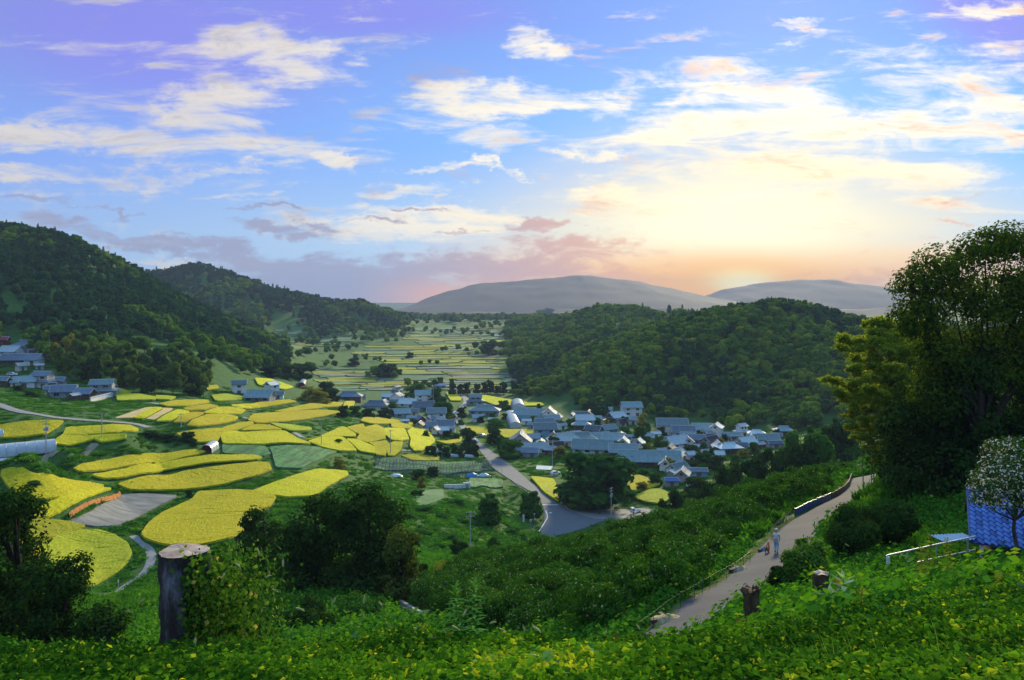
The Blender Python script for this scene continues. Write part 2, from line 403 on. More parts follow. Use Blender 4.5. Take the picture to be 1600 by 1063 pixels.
# ground sheet
ii, jj = np.meshgrid(np.arange(NPX-1), np.arange(NLD-1))
v0 = (jj*NPX+ii).ravel()
gf = np.stack([v0, v0+1, v0+NPX+1, v0+NPX], 1)
gv = np.stack([GX.ravel(), GY.ravel(), GZ.ravel()], 1)
m_ground, t, b = new_mat("ground_green")
n1 = mnoise(t, .02, 5, coord='World'); n2 = mnoise(t, .35, 6, .7, coord='World'); n3 = mnoise(t, 2.5, 5, .7, coord='World')
ca = mramp(t, n2, [(.3, (.016, .060, .010)), (.5, (.038, .125, .014)), (.72, (.085, .21, .022))])
cb = mramp(t, n3, [(.3, (.018, .05, .010)), (.6, (.055, .13, .02)), (.8, (.13, .16, .035))])
cc = mmix(t, .4, ca, cb)
cc = mmix(t, mmath(t, 'MULTIPLY', n1, .3), cc, (.03, .11, .04))
t.links.new(cc, b.inputs['Base Color']); b.inputs['Roughness'].default_value = .9; b.inputs['Specular IOR Level'].default_value = .15
mbump(t, b, mmath(t, 'ADD', n2, n3), .9, .6)
g_ = link_mesh("ground", np_mesh("ground", gv, gf, m_ground, smooth=True)); g_['kind'] = 'structure'
far = 30000
pl = np_mesh("plain", [(-far, -4000, -6), (far, -4000, -6), (far, far, -6), (-far, far, -6)], [[0, 1, 2, 3]], m_ground)
tag(link_mesh("ground_plain", pl), kind='structure')
back = [(-60, 1.2, 0), (60, 1.2, 0), (60, -40, 0), (-60, -40, 0)]
# ------------------------------------------------------------------ far mountains (ridges several kilometres off)
def interp(pts, x):
    xs = [p[0] for p in pts]; ys = [p[1] for p in pts]
    return np.interp(x, xs, ys)
def mountain(name, pts, d, depth, mat, seed):
    x0, x1 = pts[0][0], pts[-1][0]
    nx, ny = 260, 34
    px = np.linspace(x0, x1, nx); v = np.linspace(-1, 1, ny)
    PX, VV = np.meshgrid(px, v)
    Xc = (PX-CX)/F*d; Y = d + VV*depth
    crest = ZC-(interp(pts, px)-YH)/F*d
    prof = np.clip(1-np.abs(VV), 0, 1)**0.85
    Z = -8 + (crest[None]+8)*prof
    nn = vnoise(Xc, Y, 420, seed)*14 + vnoise(Xc, Y, 160, seed+1)*8 + vnoise(Xc, Y, 60, seed+2)*4
    Z = Z + nn*np.clip(prof*(1-prof)*3.2, 0, 1) + (vnoise(Xc, Y, 140, seed+4)*16+vnoise(Xc, Y, 60, seed+5)*6)*prof
    i, j = np.meshgrid(np.arange(nx-1), np.arange(ny-1)); q = (j*nx+i).ravel()
    me = np_mesh(name, np.stack([Xc.ravel(), Y.ravel(), Z.ravel()], 1), np.stack([q, q+1, q+nx+1, q+nx], 1), mat, smooth=True)
    return tag(link_mesh(name, me), kind='structure')
m_mtn = simple("far_forest", (.022, .032, .032), (.014, .02, .02), .01, .9, bump=0, coord='World')
mountain("mountain", [(440, 560), (560, 520), (620, 489), (660, 470), (700, 455), (750, 443), (800, 438), (835, 436), (870, 432), (905, 430), (950, 434), (1000, 440), (1050, 451), (1100, 463), (1180, 478), (1260, 500), (1340, 540)], 5600, 1500, m_mtn, 21)
mountain("mountain", [(960, 520), (1040, 485), (1100, 464), (1130, 452), (1180, 443), (1240, 437), (1300, 437), (1350, 445), (1400, 449), (1440, 453), (1520, 452), (1620, 458), (1760, 470), (1900, 500)], 7000, 1600, m_mtn, 31)

mountain("hill", [(-400, 470), (-100, 462), (200, 470), (420, 484), (520, 489), (600, 487), (660, 490), (740, 485), (810, 489), (880, 484), (960, 488), (1060, 480), (1160, 487), (1280, 484), (1380, 480), (1500, 486), (1700, 476), (2000, 484), (2300, 500)], 3900, 330, m_mtn, 51)
# ------------------------------------------------------------------ draped outlines: fields, roads, paths
R_ = {1: (0, 500, 3.995), 2: (350, 560, 3.995), 3: (600, 560, 5.317), 4: (850, 600, 3.995), 5: (0, 720, 3.995), 6: (550, 730, 3.995), 7: (1100, 700, 3.2), 8: (400, 450, 3.2), 0: (0, 0, 1)}
def conv(reg, pts):
    ox, oy, s = R_[reg]
    return [(ox+x/s, oy+y/s) for x, y in pts]
def chaikin(p, n=2, closed=True, cut=.25):
    for _ in range(n):
        q = []
        m = len(p)
        rng_ = range(m) if closed else range(m-1)
        for i in rng_:
            a, b_ = p[i], p[(i+1) % m]
            q.append((a[0]*(1-cut)+b_[0]*cut, a[1]*(1-cut)+b_[1]*cut)); q.append((a[0]*cut+b_[0]*(1-cut), a[1]*cut+b_[1]*(1-cut)))
        if not closed: q = [p[0]]+q+[p[-1]]
        p = q
    return p
MASKS = []      # world outlines kept free of undergrowth
def inside(poly, x, y):
    x = np.asarray(x); y = np.asarray(y); r = np.zeros(x.shape, bool); n = len(poly); j = n-1
    for i in range(n):
        xi, yi = poly[i][:2]; xj, yj = poly[j][:2]
        r ^= ((yi > y) != (yj > y)) & (x < (xj-xi)*(y-yi)/((yj-yi)+1e-12)+xi)
        j = i
    return r
def drape(name, wpoly, h, mat, step, skirt=0.0, parent=None, rough=0.0, mask=True, smooth=True, bank=None):
    """a sheet following the ground inside a world outline, h metres above it, with sides down to it"""
    if mask: MASKS.append(wpoly)
    bm = bmesh.new()
    cxm = sum(p[0] for p in wpoly)/len(wpoly); cym = sum(p[1] for p in wpoly)/len(wpoly)
    vs = [bm.verts.new((p[0], p[1], 0)) for p in wpoly]
    try: bm.faces.new(vs)
    except ValueError: bm.free(); return None
    bmesh.ops.triangulate(bm, faces=bm.faces[:])
    xs = [p[0] for p in wpoly]; ys = [p[1] for p in wpoly]
    for ax, lo, hi in ((0, min(xs), max(xs)), (1, min(ys), max(ys))):
        k = lo+step
        n = (hi-lo)/step
        st = step if n < 70 else (hi-lo)/70
        k = lo+st
        while k < hi:
            no = (1, 0, 0) if ax == 0 else (0, 1, 0); cpt = (k, 0, 0) if ax == 0 else (0, k, 0)
            bmesh.ops.bisect_plane(bm, geom=bm.verts[:]+bm.edges[:]+bm.faces[:], plane_co=cpt, plane_no=no, dist=1e-5)
            k += st
    for f in bm.faces:
        if f.normal.z < 0: f.normal_flip()
    co = np.array([v.co[:] for v in bm.verts])
    zz = HZ(co[:, 0], co[:, 1]) + h
    if rough: zz = zz + rough*(rng.random(len(zz))-.5)
    for v, z in zip(bm.verts, zz): v.co.z = z
    if skirt:
        be = [e for e in bm.edges if e.is_boundary]
        nt_ = len(bm.faces)
        for dz_, out_ in (((.40, .06), (skirt-.40, .55)) if bank and skirt > 1 else ((skirt, .12),)):
            r = bmesh.ops.extrude_edge_only(bm, edges=be)
            be = [g for g in r['geom'] if isinstance(g, bmesh.types.BMEdge)]
            for v in [g for g in r['geom'] if isinstance(g, bmesh.types.BMVert)]:
                v.co.z -= dz_
                dx, dy = v.co.x-cxm, v.co.y-cym; l_ = math.hypot(dx, dy)+1e-6
                v.co.x += dx/l_*out_; v.co.y += dy/l_*out_
        if bank and skirt > 1:
            lowz = [f for f in r['geom'] if isinstance(f, bmesh.types.BMFace)]
            for f in lowz: f.material_index = 1
    bmesh.ops.recalc_face_normals(bm, faces=bm.faces[:])
    me = bpy.data.meshes.new(name); bm.to_mesh(me); bm.free()
    if smooth and not skirt: me.polygons.foreach_set('use_smooth', np.ones(len(me.polygons), dtype=bool))
    me.materials.append(mat)
    if bank: me.materials.append(bank)
    return link_mesh(name, me, parent)
def world_poly(px_pts, h=0.0, dmin=12.0, dmax=3500):
    out = []
    for x, y in px_pts:
        d = hit(x, y, h, dmin, dmax); out.append(((x-CX)/F*d, d))
    return out

MASKS.append(world_poly([(606,906),(618,893),(655,890),(705,905),(712,945),(690,975),(650,972),(606,940)], 0, 15))
# rice: ripe yellow with green hearts and lodged patches
def ricemat(name, c1, c2, c3):
    m, t, b = new_mat(name)
    n1 = mnoise(t, .035, 4, .55, 'World'); n2 = mnoise(t, .5, 6, .75, 'World', (1, 1, 1)); n3 = mnoise(t, 3.0, 4, .7, 'World', (1.0, .25, 1, .5))
    cc = mramp(t, n1, [(.3, c2), (.5, c1), (.75, tuple(x*1.12 for x in c1))])
    cc = mmix(t, mramp(t, n2, [(.50, (0, 0, 0)), (.66, (.85, .85, .85))]), cc, c3)
    n4 = mnoise(t, .075, 6, .62, 'World', dist=1.2)
    gate = mmath(t, 'MULTIPLY', mramp(t, n4, [(.55, (0, 0, 0)), (.64, (1, 1, 1))]), mramp(t, n2, [(.40, (0, 0, 0)), (.56, (1, 1, 1))]))
    cc = mmix(t, mmath(t, 'MULTIPLY', gate, .85), cc, (.07, .20, .015))
    cc = mmix(t, .75, cc, mmix(t, mramp(t, n3, [(.35, (.0, .0, .0)), (.7, (1, 1, 1))]), tuple(x*.62 for x in c1), tuple(min(1, x*1.25) for x in c1)))
    oi = t.nodes.new('ShaderNodeObjectInfo'); hs = t.nodes.new('ShaderNodeHueSaturation'); t.links.new(cc, hs.inputs['Color'])
    t.links.new(mmath(t, 'ADD', mmath(t, 'MULTIPLY', oi.outputs['Random'], .035), .488), hs.inputs['Hue']); t.links.new(mmath(t, 'ADD', mmath(t, 'MULTIPLY', oi.outputs['Random'], .30), .80), hs.inputs['Value']); cc = hs.outputs[0]
    t.links.new(cc, b.inputs['Base Color']); b.inputs['Roughness'].default_value = .85; b.inputs['Specular IOR Level'].default_value = .15
    mbump(t, b, mmath(t, 'ADD', n2, mmath(t, 'MULTIPLY', n3, 1.6)), .9, .5)
    tr = t.nodes.new('ShaderNodeBsdfTranslucent'); t.links.new(cc, tr.inputs[0])
    mx = t.nodes.new('ShaderNodeMixShader'); mx.inputs[0].default_value = .25
    t.links.new(b.outputs[0], mx.inputs[1]); t.links.new(tr.outputs[0], mx.inputs[2]); t.links.new(mx.outputs[0], t.nodes['Material Output'].inputs[0])
    return m
m_rice = ricemat("ripe_rice", (.74, .64, .008), (.55, .56, .012), (.24, .42, .015))
m_rice2 = ricemat("greenish_rice", (.58, .58, .02), (.36, .48, .02), (.18, .36, .02))
m_rice_far = ricemat("distant_rice", (.46, .44, .05), (.28, .34, .05), (.12, .24, .05))
m_veg = simple("vegetable_rows", (.05, .19, .05), (.012, .07, .02), .7, .9, coord='World', stretch=(1.2, .12, 1, -.5), bump=.8, bd=.5)
m_veg2 = simple("low_crop", (.06, .17, .05), (.02, .09, .03), .5, .9, coord='World', bump=.6, bd=.3)
m_tan = simple("cut_stubble", (.50, .38, .17), (.34, .27, .10), .6, .9, coord='World', stretch=(2, .2, 1, -.4), bump=.3)
m_mud = simple("grey_mud", (.20, .20, .18), (.09, .10, .10), .3, .8, coord='World', stretch=(.5, 1.6, 1, .6), bump=.4, detail=7)
m_far_g = simple("distant_green_terrace", (.07, .17, .07), (.03, .10, .05), .06, .9, coord='World', bump=0)
m_far_t = simple("distant_fallow_terrace", (.20, .20, .14), (.10, .14, .10), .06, .9, coord='World', bump=0)

m_bank = simple('grassy_bank', (.035, .13, .015), (.012, .055, .008), .9, .9, coord='World', bump=.9, bd=.5, spec=.1)
# (region, outline, material, where it lies)
FIELDS = [
 (1, [(-40,660),(0,655),(180,630),(390,630),(350,665),(280,705),(150,722),(0,727),(-60,727)], 'r', "yellow rice field between the curving lane and the white greenhouse at the left edge"),
 (1, [(420,670),(600,660),(800,655),(855,680),(850,690),(700,700),(540,712),(590,738),(440,775),(350,765),(355,740),(400,710)], 'r', "forked yellow rice field below the lane, right of the white greenhouse"),
 (1, [(556,722),(780,708),(775,735),(640,755),(600,740)], 'r', "narrow tongue of rice just under the forked field beside the lane"),
 (1, [(735,470),(850,460),(975,480),(960,492),(740,497)], 'g', "greenish rice strip against the bamboo belt, right of the walled farmhouse"),
 (1, [(690,432),(760,432),(815,450),(740,468),(700,462)], 'g', "small greenish paddy touching the walled farmhouse and the bamboo belt"),
 (1, [(980,472),(1090,478),(1060,492),(985,490)], 'g', "tiny green paddy wedged at the foot of the bamboo belt"),
 (1, [(1000,520),(1100,503),(1290,500),(1300,512),(1180,530),(1050,532)], 'r', "flat yellow paddy just right of the bamboo belt's end"),
 (1, [(1150,548),(1300,527),(1360,538),(1270,555),(1170,557)], 'r', "thin pointed yellow paddy two steps below the bamboo belt"),
 (1, [(1275,575),(1370,545),(1450,545),(1525,560),(1500,578),(1400,583)], 'r', "leaf-shaped yellow paddy below the grey farmhouse group"),
 (1, [(720,608),(900,550),(950,545),(828,605)], 't', "pale cut strip, left of two harvested tan plots beside the vegetable patch"),
 (1, [(838,605),(955,545),(1010,548),(896,608)], 'r', "single yellow rice strip between two harvested tan plots"),
 (1, [(902,610),(1014,550),(1075,555),(960,617)], 't', "pale cut strip, right of two harvested tan plots"),
 (1, [(980,625),(1110,558),(1180,572),(1060,624)], 'r', "slanting rice plot next to the right-hand harvested strip"),
 (1, [(1085,632),(1190,575),(1272,580),(1150,634)], 'r', "second slanting rice plot from the harvested strips"),
 (1, [(1170,652),(1290,590),(1400,588),(1480,605),(1460,625),(1350,645),(1230,657)], 'r', "broad rounded rice plot ending the slanting row"),
 (1, [(1330,470),(1420,462),(1510,478),(1500,490),(1350,497)], 'g', "small green-yellow paddy left of the pale farmhouse group"),
 (1, [(1290,410),(1350,408),(1360,420),(1300,430)], 'r', "tiny yellow patch high beside the wooded slope"),
 (1, [(1450,530),(1540,525),(1610,525),(1620,540),(1500,545)], 'r', "thin yellow paddy just below the grey farmhouse group"),
 (1, [(1100,705),(1300,680),(1420,672),(1560,640),(1575,655),(1400,695),(1350,755),(1230,755)], 'r', "curved rice field along the winding foot track"),
 (1, [(465,918),(600,880),(900,835),(1200,810),(1280,820),(1200,845),(900,890),(650,930),(500,938)], 'r', "uppermost of three long narrow terraces of yellow rice, ending by the small round tunnel"),
 (0, [(145,740),(187,733),(250,723),(325,711),(395,711),(408,714),(400,718),(325,722),(250,735),(187,745),(160,745)], 'r', "middle of three long narrow terraces of yellow rice"),
 (0, [(185,755),(225,744),(300,734),(400,722),(418,723),(423,733),(400,742),(350,755),(300,762),(250,764),(205,763)], 'r', "lowest and widest of three long yellow rice terraces"),
 (5, [(10,90),(15,60),(60,45),(150,45),(200,75),(400,110),(550,130),(645,150),(560,180),(400,215),(250,235),(170,215),(120,205),(50,150)], 'r', "large fan-shaped rice field near the left edge above the dark tree"),
 (5, [(215,310),(330,245),(500,190),(620,165),(690,172),(600,200),(450,265),(380,310),(300,345),(225,345)], 'r', "sickle-shaped rice field above the orange drying rack"),
 (5, [(190,380),(220,360),(300,362),(430,378),(525,400),(460,435),(330,470),(225,495),(190,480)], 'g', "greenish rice wedge left of the bare grey field"),
 (5, [(260,515),(400,455),(520,430),(620,430),(720,465),(790,510),(815,560),(790,620),(740,670),(650,730),(570,765),(500,760),(400,700),(300,600)], 'g', "big rounded rice field with flattened green patches inside the bend of the footpath"),
 (5, [(120,480),(180,500),(250,545),(240,580),(150,600),(110,560)], 'r', "small rice corner showing beside the dark tree at the left edge"),
 (0, [(222,832),(235,815),(255,800),(300,780),(310,768),(363,765),(400,767),(430,775),(420,790),(400,800),(392,820),(360,838),(320,848),(290,853),(255,848),(230,840)], 'r', "wide oval rice field above the tree stump with flattened spots"),
 (2, [(180,825),(350,760),(580,690),(760,705),(770,725),(700,760),(560,850),(400,858),(260,840)], 'r', "golden rice field rising behind the big dark tree"),
 (5, [(430,375),(540,330),(760,212),(900,207),(1110,217),(900,320),(740,400),(600,405)], 'm', "bare grey field beside the orange drying rack"),
 (2, [(50,295),(250,270),(400,258),(450,270),(300,290),(150,308)], 'r', "narrow yellow terrace right under the grey farmhouse"),
 (2, [(320,325),(450,300),(560,280),(740,278),(720,295),(550,312),(400,328)], 'r', "long thin yellow terrace below the brown-green trees"),
 (2, [(750,300),(762,270),(810,268),(798,310)], 'r', "small square of rice beside the village hedge"),
 (2, [(155,380),(190,345),(400,332),(600,322),(690,328),(730,335),(600,360),(400,385),(220,398)], 'r', "long tapering yellow terrace in the middle of the slope"),
 (2, [(0,307),(60,305),(130,320),(100,335),(0,340)], 'r', "short rounded paddy left of the long tapering terrace, upper one"),
 (2, [(-20,355),(60,358),(80,370),(30,390),(-20,392)], 'r', "short rounded paddy left of the long tapering terrace, lower one"),
 (2, [(0,430),(100,400),(170,395),(180,410),(100,435),(0,460)], 'r', "crooked sliver of rice left of the footpath"),
 (2, [(110,445),(200,412),(290,418),(360,440)], 'r', "triangular rice field touching the narrow footpath"),
 (2, [(300,405),(400,412),(540,430),(530,442),(420,445),(340,425)], 'g', "thin greenish rice wedge right of the narrow footpath"),
 (2, [(-20,466),(80,452),(110,462),(370,450),(460,500),(540,525),(200,528),(0,525)], 'r', "wide rice field above the rows of green vegetables"),
 (2, [(880,370),(1000,372),(1190,405),(1150,430),(1045,425),(1040,405),(930,405),(860,390)], 'r', "top paddy of the golden patchwork next to the village"),
 (2, [(775,430),(865,410),(878,440),(850,470),(820,457)], 'r', "small leaf-shaped paddy in the golden patchwork"),
 (2, [(885,430),(950,414),(997,440),(1000,497),(900,520),(835,498),(855,470)], 'r', "central paddy of the golden patchwork"),
 (2, [(515,500),(600,485),(740,425),(818,470),(808,485),(740,483),(600,486)], 'r', "upper left wing of the golden patchwork"),
 (2, [(530,515),(620,490),(740,490),(825,570),(720,570),(620,550)], 'r', "lower left wing of the golden patchwork"),
 (2, [(772,502),(840,507),(936,550),(938,588),(850,573)], 'r', "slanting paddy at the foot of the golden patchwork"),
 (2, [(912,527),(1010,514),(1022,530),(1003,603),(952,595),(942,545)], 'r', "paddy left of the wire pole in the golden patchwork"),
 (2, [(1008,437),(1120,437),(1148,498),(1100,508),(1050,503),(1010,470)], 'r', "paddy right of the wire pole in the golden patchwork"),
 (2, [(1022,545),(1060,520),(1110,523),(1095,570),(1060,603),(1030,600)], 'r', "lowest small paddy by the wire pole"),
 (2, [(1152,455),(1182,430),(1230,430),(1280,465),(1310,510),(1270,550),(1230,570),(1190,570),(1165,540),(1172,500)], 'r', "rounded golden field at the village end of the patchwork"),
 (2, [(0,532),(250,547),(285,590),(240,605),(0,588)], 'v', "green vegetable plot in the middle of the slope, left one"),
 (2, [(292,552),(480,545),(640,560),(700,580),(560,640),(480,680),(330,675),(310,600)], 'v', "dark green plot planted in straight rows, right one"),
 (2, [(200,125),(300,130),(430,175),(370,188),(220,162)], 'r', "yellow terrace behind the grey farmhouse"),
 (3, [(680,570),(780,570),(900,590),(1080,590),(1270,590),(1250,625),(1100,655),(1000,650),(960,620),(850,630),(760,620)], 'r', "yellow rice field in the middle of the village"),
 (3, [(440,680),(520,685),(640,655),(630,690),(530,705)], 'r', "small yellow strip behind the round hedge trees"),
 (3, [(525,285),(600,300),(635,325),(630,345),(560,345)], 'r', "small yellow triangle inside the bend of the village road"),
 (3, [(700,305),(850,310),(1000,335),(1160,360),(1300,365),(1320,385),(1050,385),(940,385),(830,350)], 'r', "long yellow strip behind the village roofs"),
 (3, [(1225,980),(1410,1000),(1430,1050),(1530,1110),(1440,1180),(1330,1100)], 'r', "yellow field between the main road and the large round tree"),
 (4, [(520,565),(600,570),(720,620),(650,650),(560,665),(525,625)], 'r', "yellow field right of the large round tree, upper half"),
 (4, [(560,700),(660,658),(720,655),(800,690),(740,740),(640,730)], 'g', "yellow-green field right of the large round tree, lower half"),
 (2, [(1110,605),(1200,600),(1340,610),(1330,632),(1180,632)], 'g', "yellow-green garden strip behind the netted vegetable beds"),
 (2, [(940,690),(1000,620),(1598,650),(1598,695),(1598,705)], 'v', "vegetable bed under the netted trellises"),
 (6, [(740,70),(930,75),(935,120),(745,120)], 'v', "small dark green bean plot beside the main road"),
 (6, [(410,150),(560,140),(570,190),(490,225),(410,240)], 'w', "bright mown grass patch right of the big dark tree"),
]
mats = {'r': m_rice, 'g': m_rice2, 't': m_tan, 'm': m_mud, 'v': m_veg, 'w': m_veg2}
names = {'r': 'rice_field', 'g': 'rice_field', 't': 'stubble_field', 'm': 'bare_field', 'v': 'vegetable_field', 'w': 'grass_field'}
for reg, pts, k, lab in FIELDS:
    pp = conv(reg, pts)
    mx_, my_ = sum(p[0] for p in pp)/len(pp), sum(p[1] for p in pp)/len(pp)
    ex_, ey_ = max(p[0] for p in pp)-min(p[0] for p in pp), max(p[1] for p in pp)-min(p[1] for p in pp)
    pp = [(mx_+(p[0]-mx_)*(1+4.6/ex_), my_+(p[1]-my_)*(1+2.0/ey_)) for p in pp]
    pp = chaikin(pp, 2, cut=.09)
    h = {'r': 1.0, 'g': .95, 't': .3, 'm': .3, 'v': .6, 'w': .15}[k]
    wp = world_poly(pp, h)
    o = drape(names[k], wp, h, mats[k], 2.6, skirt=h+.35, rough=.13 if k in 'rgv' else 0, bank=m_bank)
    if o: tag(o, lab, 'field', 'cultivated fields on the valley slopes', 'structure')
# distant terraces up the valley: thin level strips stepping up
TER = []
def strip_field(px0, px1, py, th, slope):
    return [(px0, py), (px0*.7+px1*.3, py-th*.3+slope*.3), (px1, py+slope-th*.2), (px1+2, py+slope+th*.8), (px0*.4+px1*.6, py+th+slope*.5), (px0+3, py+th)]
zones = [((498, 792), (572, 611), 3.0, ('r', 'g', 'v', 't', 'v')), ((600, 792), (556, 572), 2.6, ('g', 'v', 'r', 'v', 't')), ((560, 740), (536, 556), 2.6, ('g', 'v', 'r', 'v')),
         ((440, 545), (512, 545), 3.0, ('v', 'g', 'v')), ((795, 868), (578, 612), 3.4, ('t', 'v', 't')), ((640, 800), (512, 534), 2.4, ('v', 'v', 'g'))]
mf = {'r': m_rice_far, 'g': m_rice_far, 'v': m_far_g, 't': m_far_t}
rz_ = random.Random(5)
for (xa, xb), (ya, yb), th, ks in zones:
    y = ya
    while y < yb:
        x = xa + rz_.uniform(-14, 14)
        while x < xb-15:
            w = rz_.uniform(34, 120)
            x2 = min(x+w, xb+rz_.uniform(-6, 6))
            k = rz_.choice(ks)
            if rz_.random() > .14:
                th2 = th*rz_.uniform(.45, .85)
                wp = world_poly(strip_field(x, x2, y+rz_.uniform(-.5, .5), th2, rz_.uniform(-1.2, 1.0)), .6, 60)
                o = drape(names[k] if k in 'rv' else 'terrace_field', wp, .8, mf[k], 12, skirt=1.6)
                if o:
                    nm = {'r': 'thin yellow rice terrace far up the valley behind the village', 'g': 'thin yellow-green rice terrace far up the valley', 'v': 'thin green terrace far up the valley', 't': 'thin grey fallow terrace far up the valley'}[k]
                    tag(o, nm, 'field', {'r': 'distant yellow terraces', 'g': 'distant yellow-green terraces', 'v': 'distant green terraces', 't': 'distant fallow terraces'}[k], 'structure')
            x = x2 + rz_.uniform(1, 5)
        y += th

# roads
m_asph = simple("asphalt", (.14, .155, .165), (.09, .10, .11), 3.0, .85, coord='World', bump=.35, detail=9, bd=.02)
m_asph_r, t, b = new_mat("worn_asphalt")
n1 = mnoise(t, .35, 6, .7, 'World'); n2 = mnoise(t, 14, 3, .7, 'World'); n3 = mnoise(t, 1.3, 5, .75, 'World', (1, .35, 1, .3))
cc = mramp(t, n1, [(.32, (.024, .030, .044)), (.55, (.045, .053, .075)), (.7, (.07, .078, .10))])
cc = mmix(t, .35, cc, mramp(t, n2, [(.3, (.018, .02, .03)), (.7, (.11, .115, .135))]))
cc = mmix(t, mramp(t, n3, [(.6, (0, 0, 0)), (.66, (.55, .55, .55)), (.7, (0, 0, 0))]), cc, (.05, .05, .05))
t.links.new(cc, b.inputs['Base Color']); b.inputs['Roughness'].default_value = .9; b.inputs['Specular IOR Level'].default_value = .08; mbump(t, b, n2, .5, .02)
m_conc = simple("pale_concrete", (.26, .26, .25), (.17, .175, .17), 1.2, .85, coord='World', bump=.3, detail=7)
m_dirt = simple("packed_dirt", (.26, .22, .15), (.15, .14, .09), 1.0, .9, coord='World', bump=.5, detail=7)
m_white = simple("white_paint_line", (.72, .72, .70), (.5, .5, .48), 8, .7, coord='World', bump=0)
def structure(o, label=None):
    if o: o['kind'] = 'structure'
    if o and label: o['label'] = label
    return o
def ribbon(name, px_pts, width, mat, h=.1, n=2, dmin=12, world_pts=None, off=0.0, maxd=3500, widths=None):
    cpts = world_pts or [tuple(at(x, y, 0, dmin, maxd)[:2]) for x, y in px_pts]
    cpts = chaikin(cpts, n, closed=False)
    # resample
    P = [Vector(p) for p in cpts]; out = [P[0]]
    for a, b_ in zip(P, P[1:]):
        l_ = (b_-a).length; k = max(1, int(l_/1.2)); k = min(k, 40)
        for i in range(1, k+1): out.append(a.lerp(b_, i/k))
    Lf, Rt = [], []
    V_, Fc = [], []
    ncr = 5
    for i, p in enumerate(out):
        tdir = (out[min(i+1, len(out)-1)]-out[max(i-1, 0)])
        if tdir.length < 1e-6: tdir = Vector((0, 1))
        tdir.normalize(); nrm = Vector((-tdir.y, tdir.x))
        w = width if not widths else float(np.interp(i/(len(out)-1), [a for a, _ in widths], [b2 for _, b2 in widths]))
        for k in range(ncr):
            q = p + nrm*(off + w*(k/(ncr-1)-.5)); V_.append((q.x, q.y, 0))
        Lf.append(tuple(p+nrm*(off+w/2))); Rt.append(tuple(p+nrm*(off-w/2)))
    V_ = np.array(V_); V_[:, 2] = HZ(V_[:, 0], V_[:, 1])+h
    V_[0::ncr, 2] -= .03; V_[ncr-1::ncr, 2] -= .03
    m = len(out); Fc = np.array([[i*ncr+k+1, i*ncr+k, (i+1)*ncr+k, (i+1)*ncr+k+1] for i in range(m-1) for k in range(ncr-1)])
    o = link_mesh(name, np_mesh(name, V_, Fc, mat, smooth=True)); o['kind'] = 'structure'
    MASKS.append(Lf+Rt[::-1])
    return o, out
# flatten a shoulder under the near road by following its own centreline
jn = [(838,838),(850,818),(851,803),(848,790),(838,777),(822,765),(800,752),(768,730),(745,699),(737,688),(743,687),(760,700),(788,720),(807,735),(831,756),(845,764),(860,773),(877,785),(890,797),(950,808),(985,803),(1000,795),(1020,797),(1008,808),(970,814),(937,816),(920,824),(900,830),(870,838),(850,842)]
o = drape("road", world_poly(jn, 0, 60), .22, m_asph, 3.0, skirt=.5); structure(o, "asphalt valley road widening into the junction and car park")
def line(px_pts, w=.18, h=.26, mat=None, closed=False, dmin=60):
    o, _ = ribbon("road_marking", px_pts, w, mat or m_white, h, 1, dmin); return o
line([(839,834),(852,816),(856,809),(853,799)], .35); line([(847,790),(872,790)], .5); line([(858,803),(862,802)], .5); line([(877,786),(890,799),(930,806)], .3)
o = drape("parking_lot", world_poly([(888,798),(960,796),(1000,795),(1019,797),(1006,807),(975,811),(930,812)], 0, 60), .26, m_conc, 3.0, mask=False); structure(o)
ribbon("road", [(706,606),(722,617),(731,627),(722,637),(712,648),(716,660),(730,673),(740,690)], 4.2, m_conc, .2, 2, 60)
ribbon("road", [(-60,620),(0,633),(25,643),(63,650),(125,656),(175,660),(213,663),(232,669)], 3.2, m_conc, .2, 2, 60)
ribbon("path", [(-20,722),(37,715),(70,706),(100,700),(150,693)], 2.6, m_dirt, .12, 2, 60)
ribbon("path", [(378,652),(412,661),(445,669),(473,684)], 2.4, m_conc, .15, 2, 60)
ribbon("path", [(150,934),(188,920),(218,903),(234,886),(238,865),(225,850),(208,838)], 1.7, m_conc, .12, 3, 60)
ribbon("path", [(520,706),(560,700),(600,705),(650,706)], 1.2, m_conc, .2, 2, 60)
ribbon("path", [(235,630),(262,634),(300,640)], 3.0, m_conc, .2, 2, 60)
ribbon("path", [(655,598),(600,600),(560,592),(520,588),(495,582)], 3.5, m_far_t, .5, 2, 60)
m_verge = simple('weedy_verge', (.13, .13, .05), (.03, .07, .015), 2.2, .95, coord='World', bump=.5, detail=7, spec=0)
hillroad_px = [(985,1040),(1022,1010),(1077,975),(1140,937),(1182,905),(1217,868),(1245,832),(1268,812),(1308,790),(1338,770),(1349,756),(1352,745)]
hr, HR = ribbon("road", hillroad_px, 3.5, m_asph_r, .10, 2, 18, widths=[(0, 5.2), (.3, 3.6), (.6, 3.2), (1, 3.8)])
hr['label'] = "worn grey lane climbing the hillside past the orchard"
ribbon("verge", hillroad_px, .55, m_verge, .07, 2, 18, off=2.0)
ribbon("path", [(1352,744),(1335,741),(1300,739)], 2.2, m_tan, .12, 2, 40)
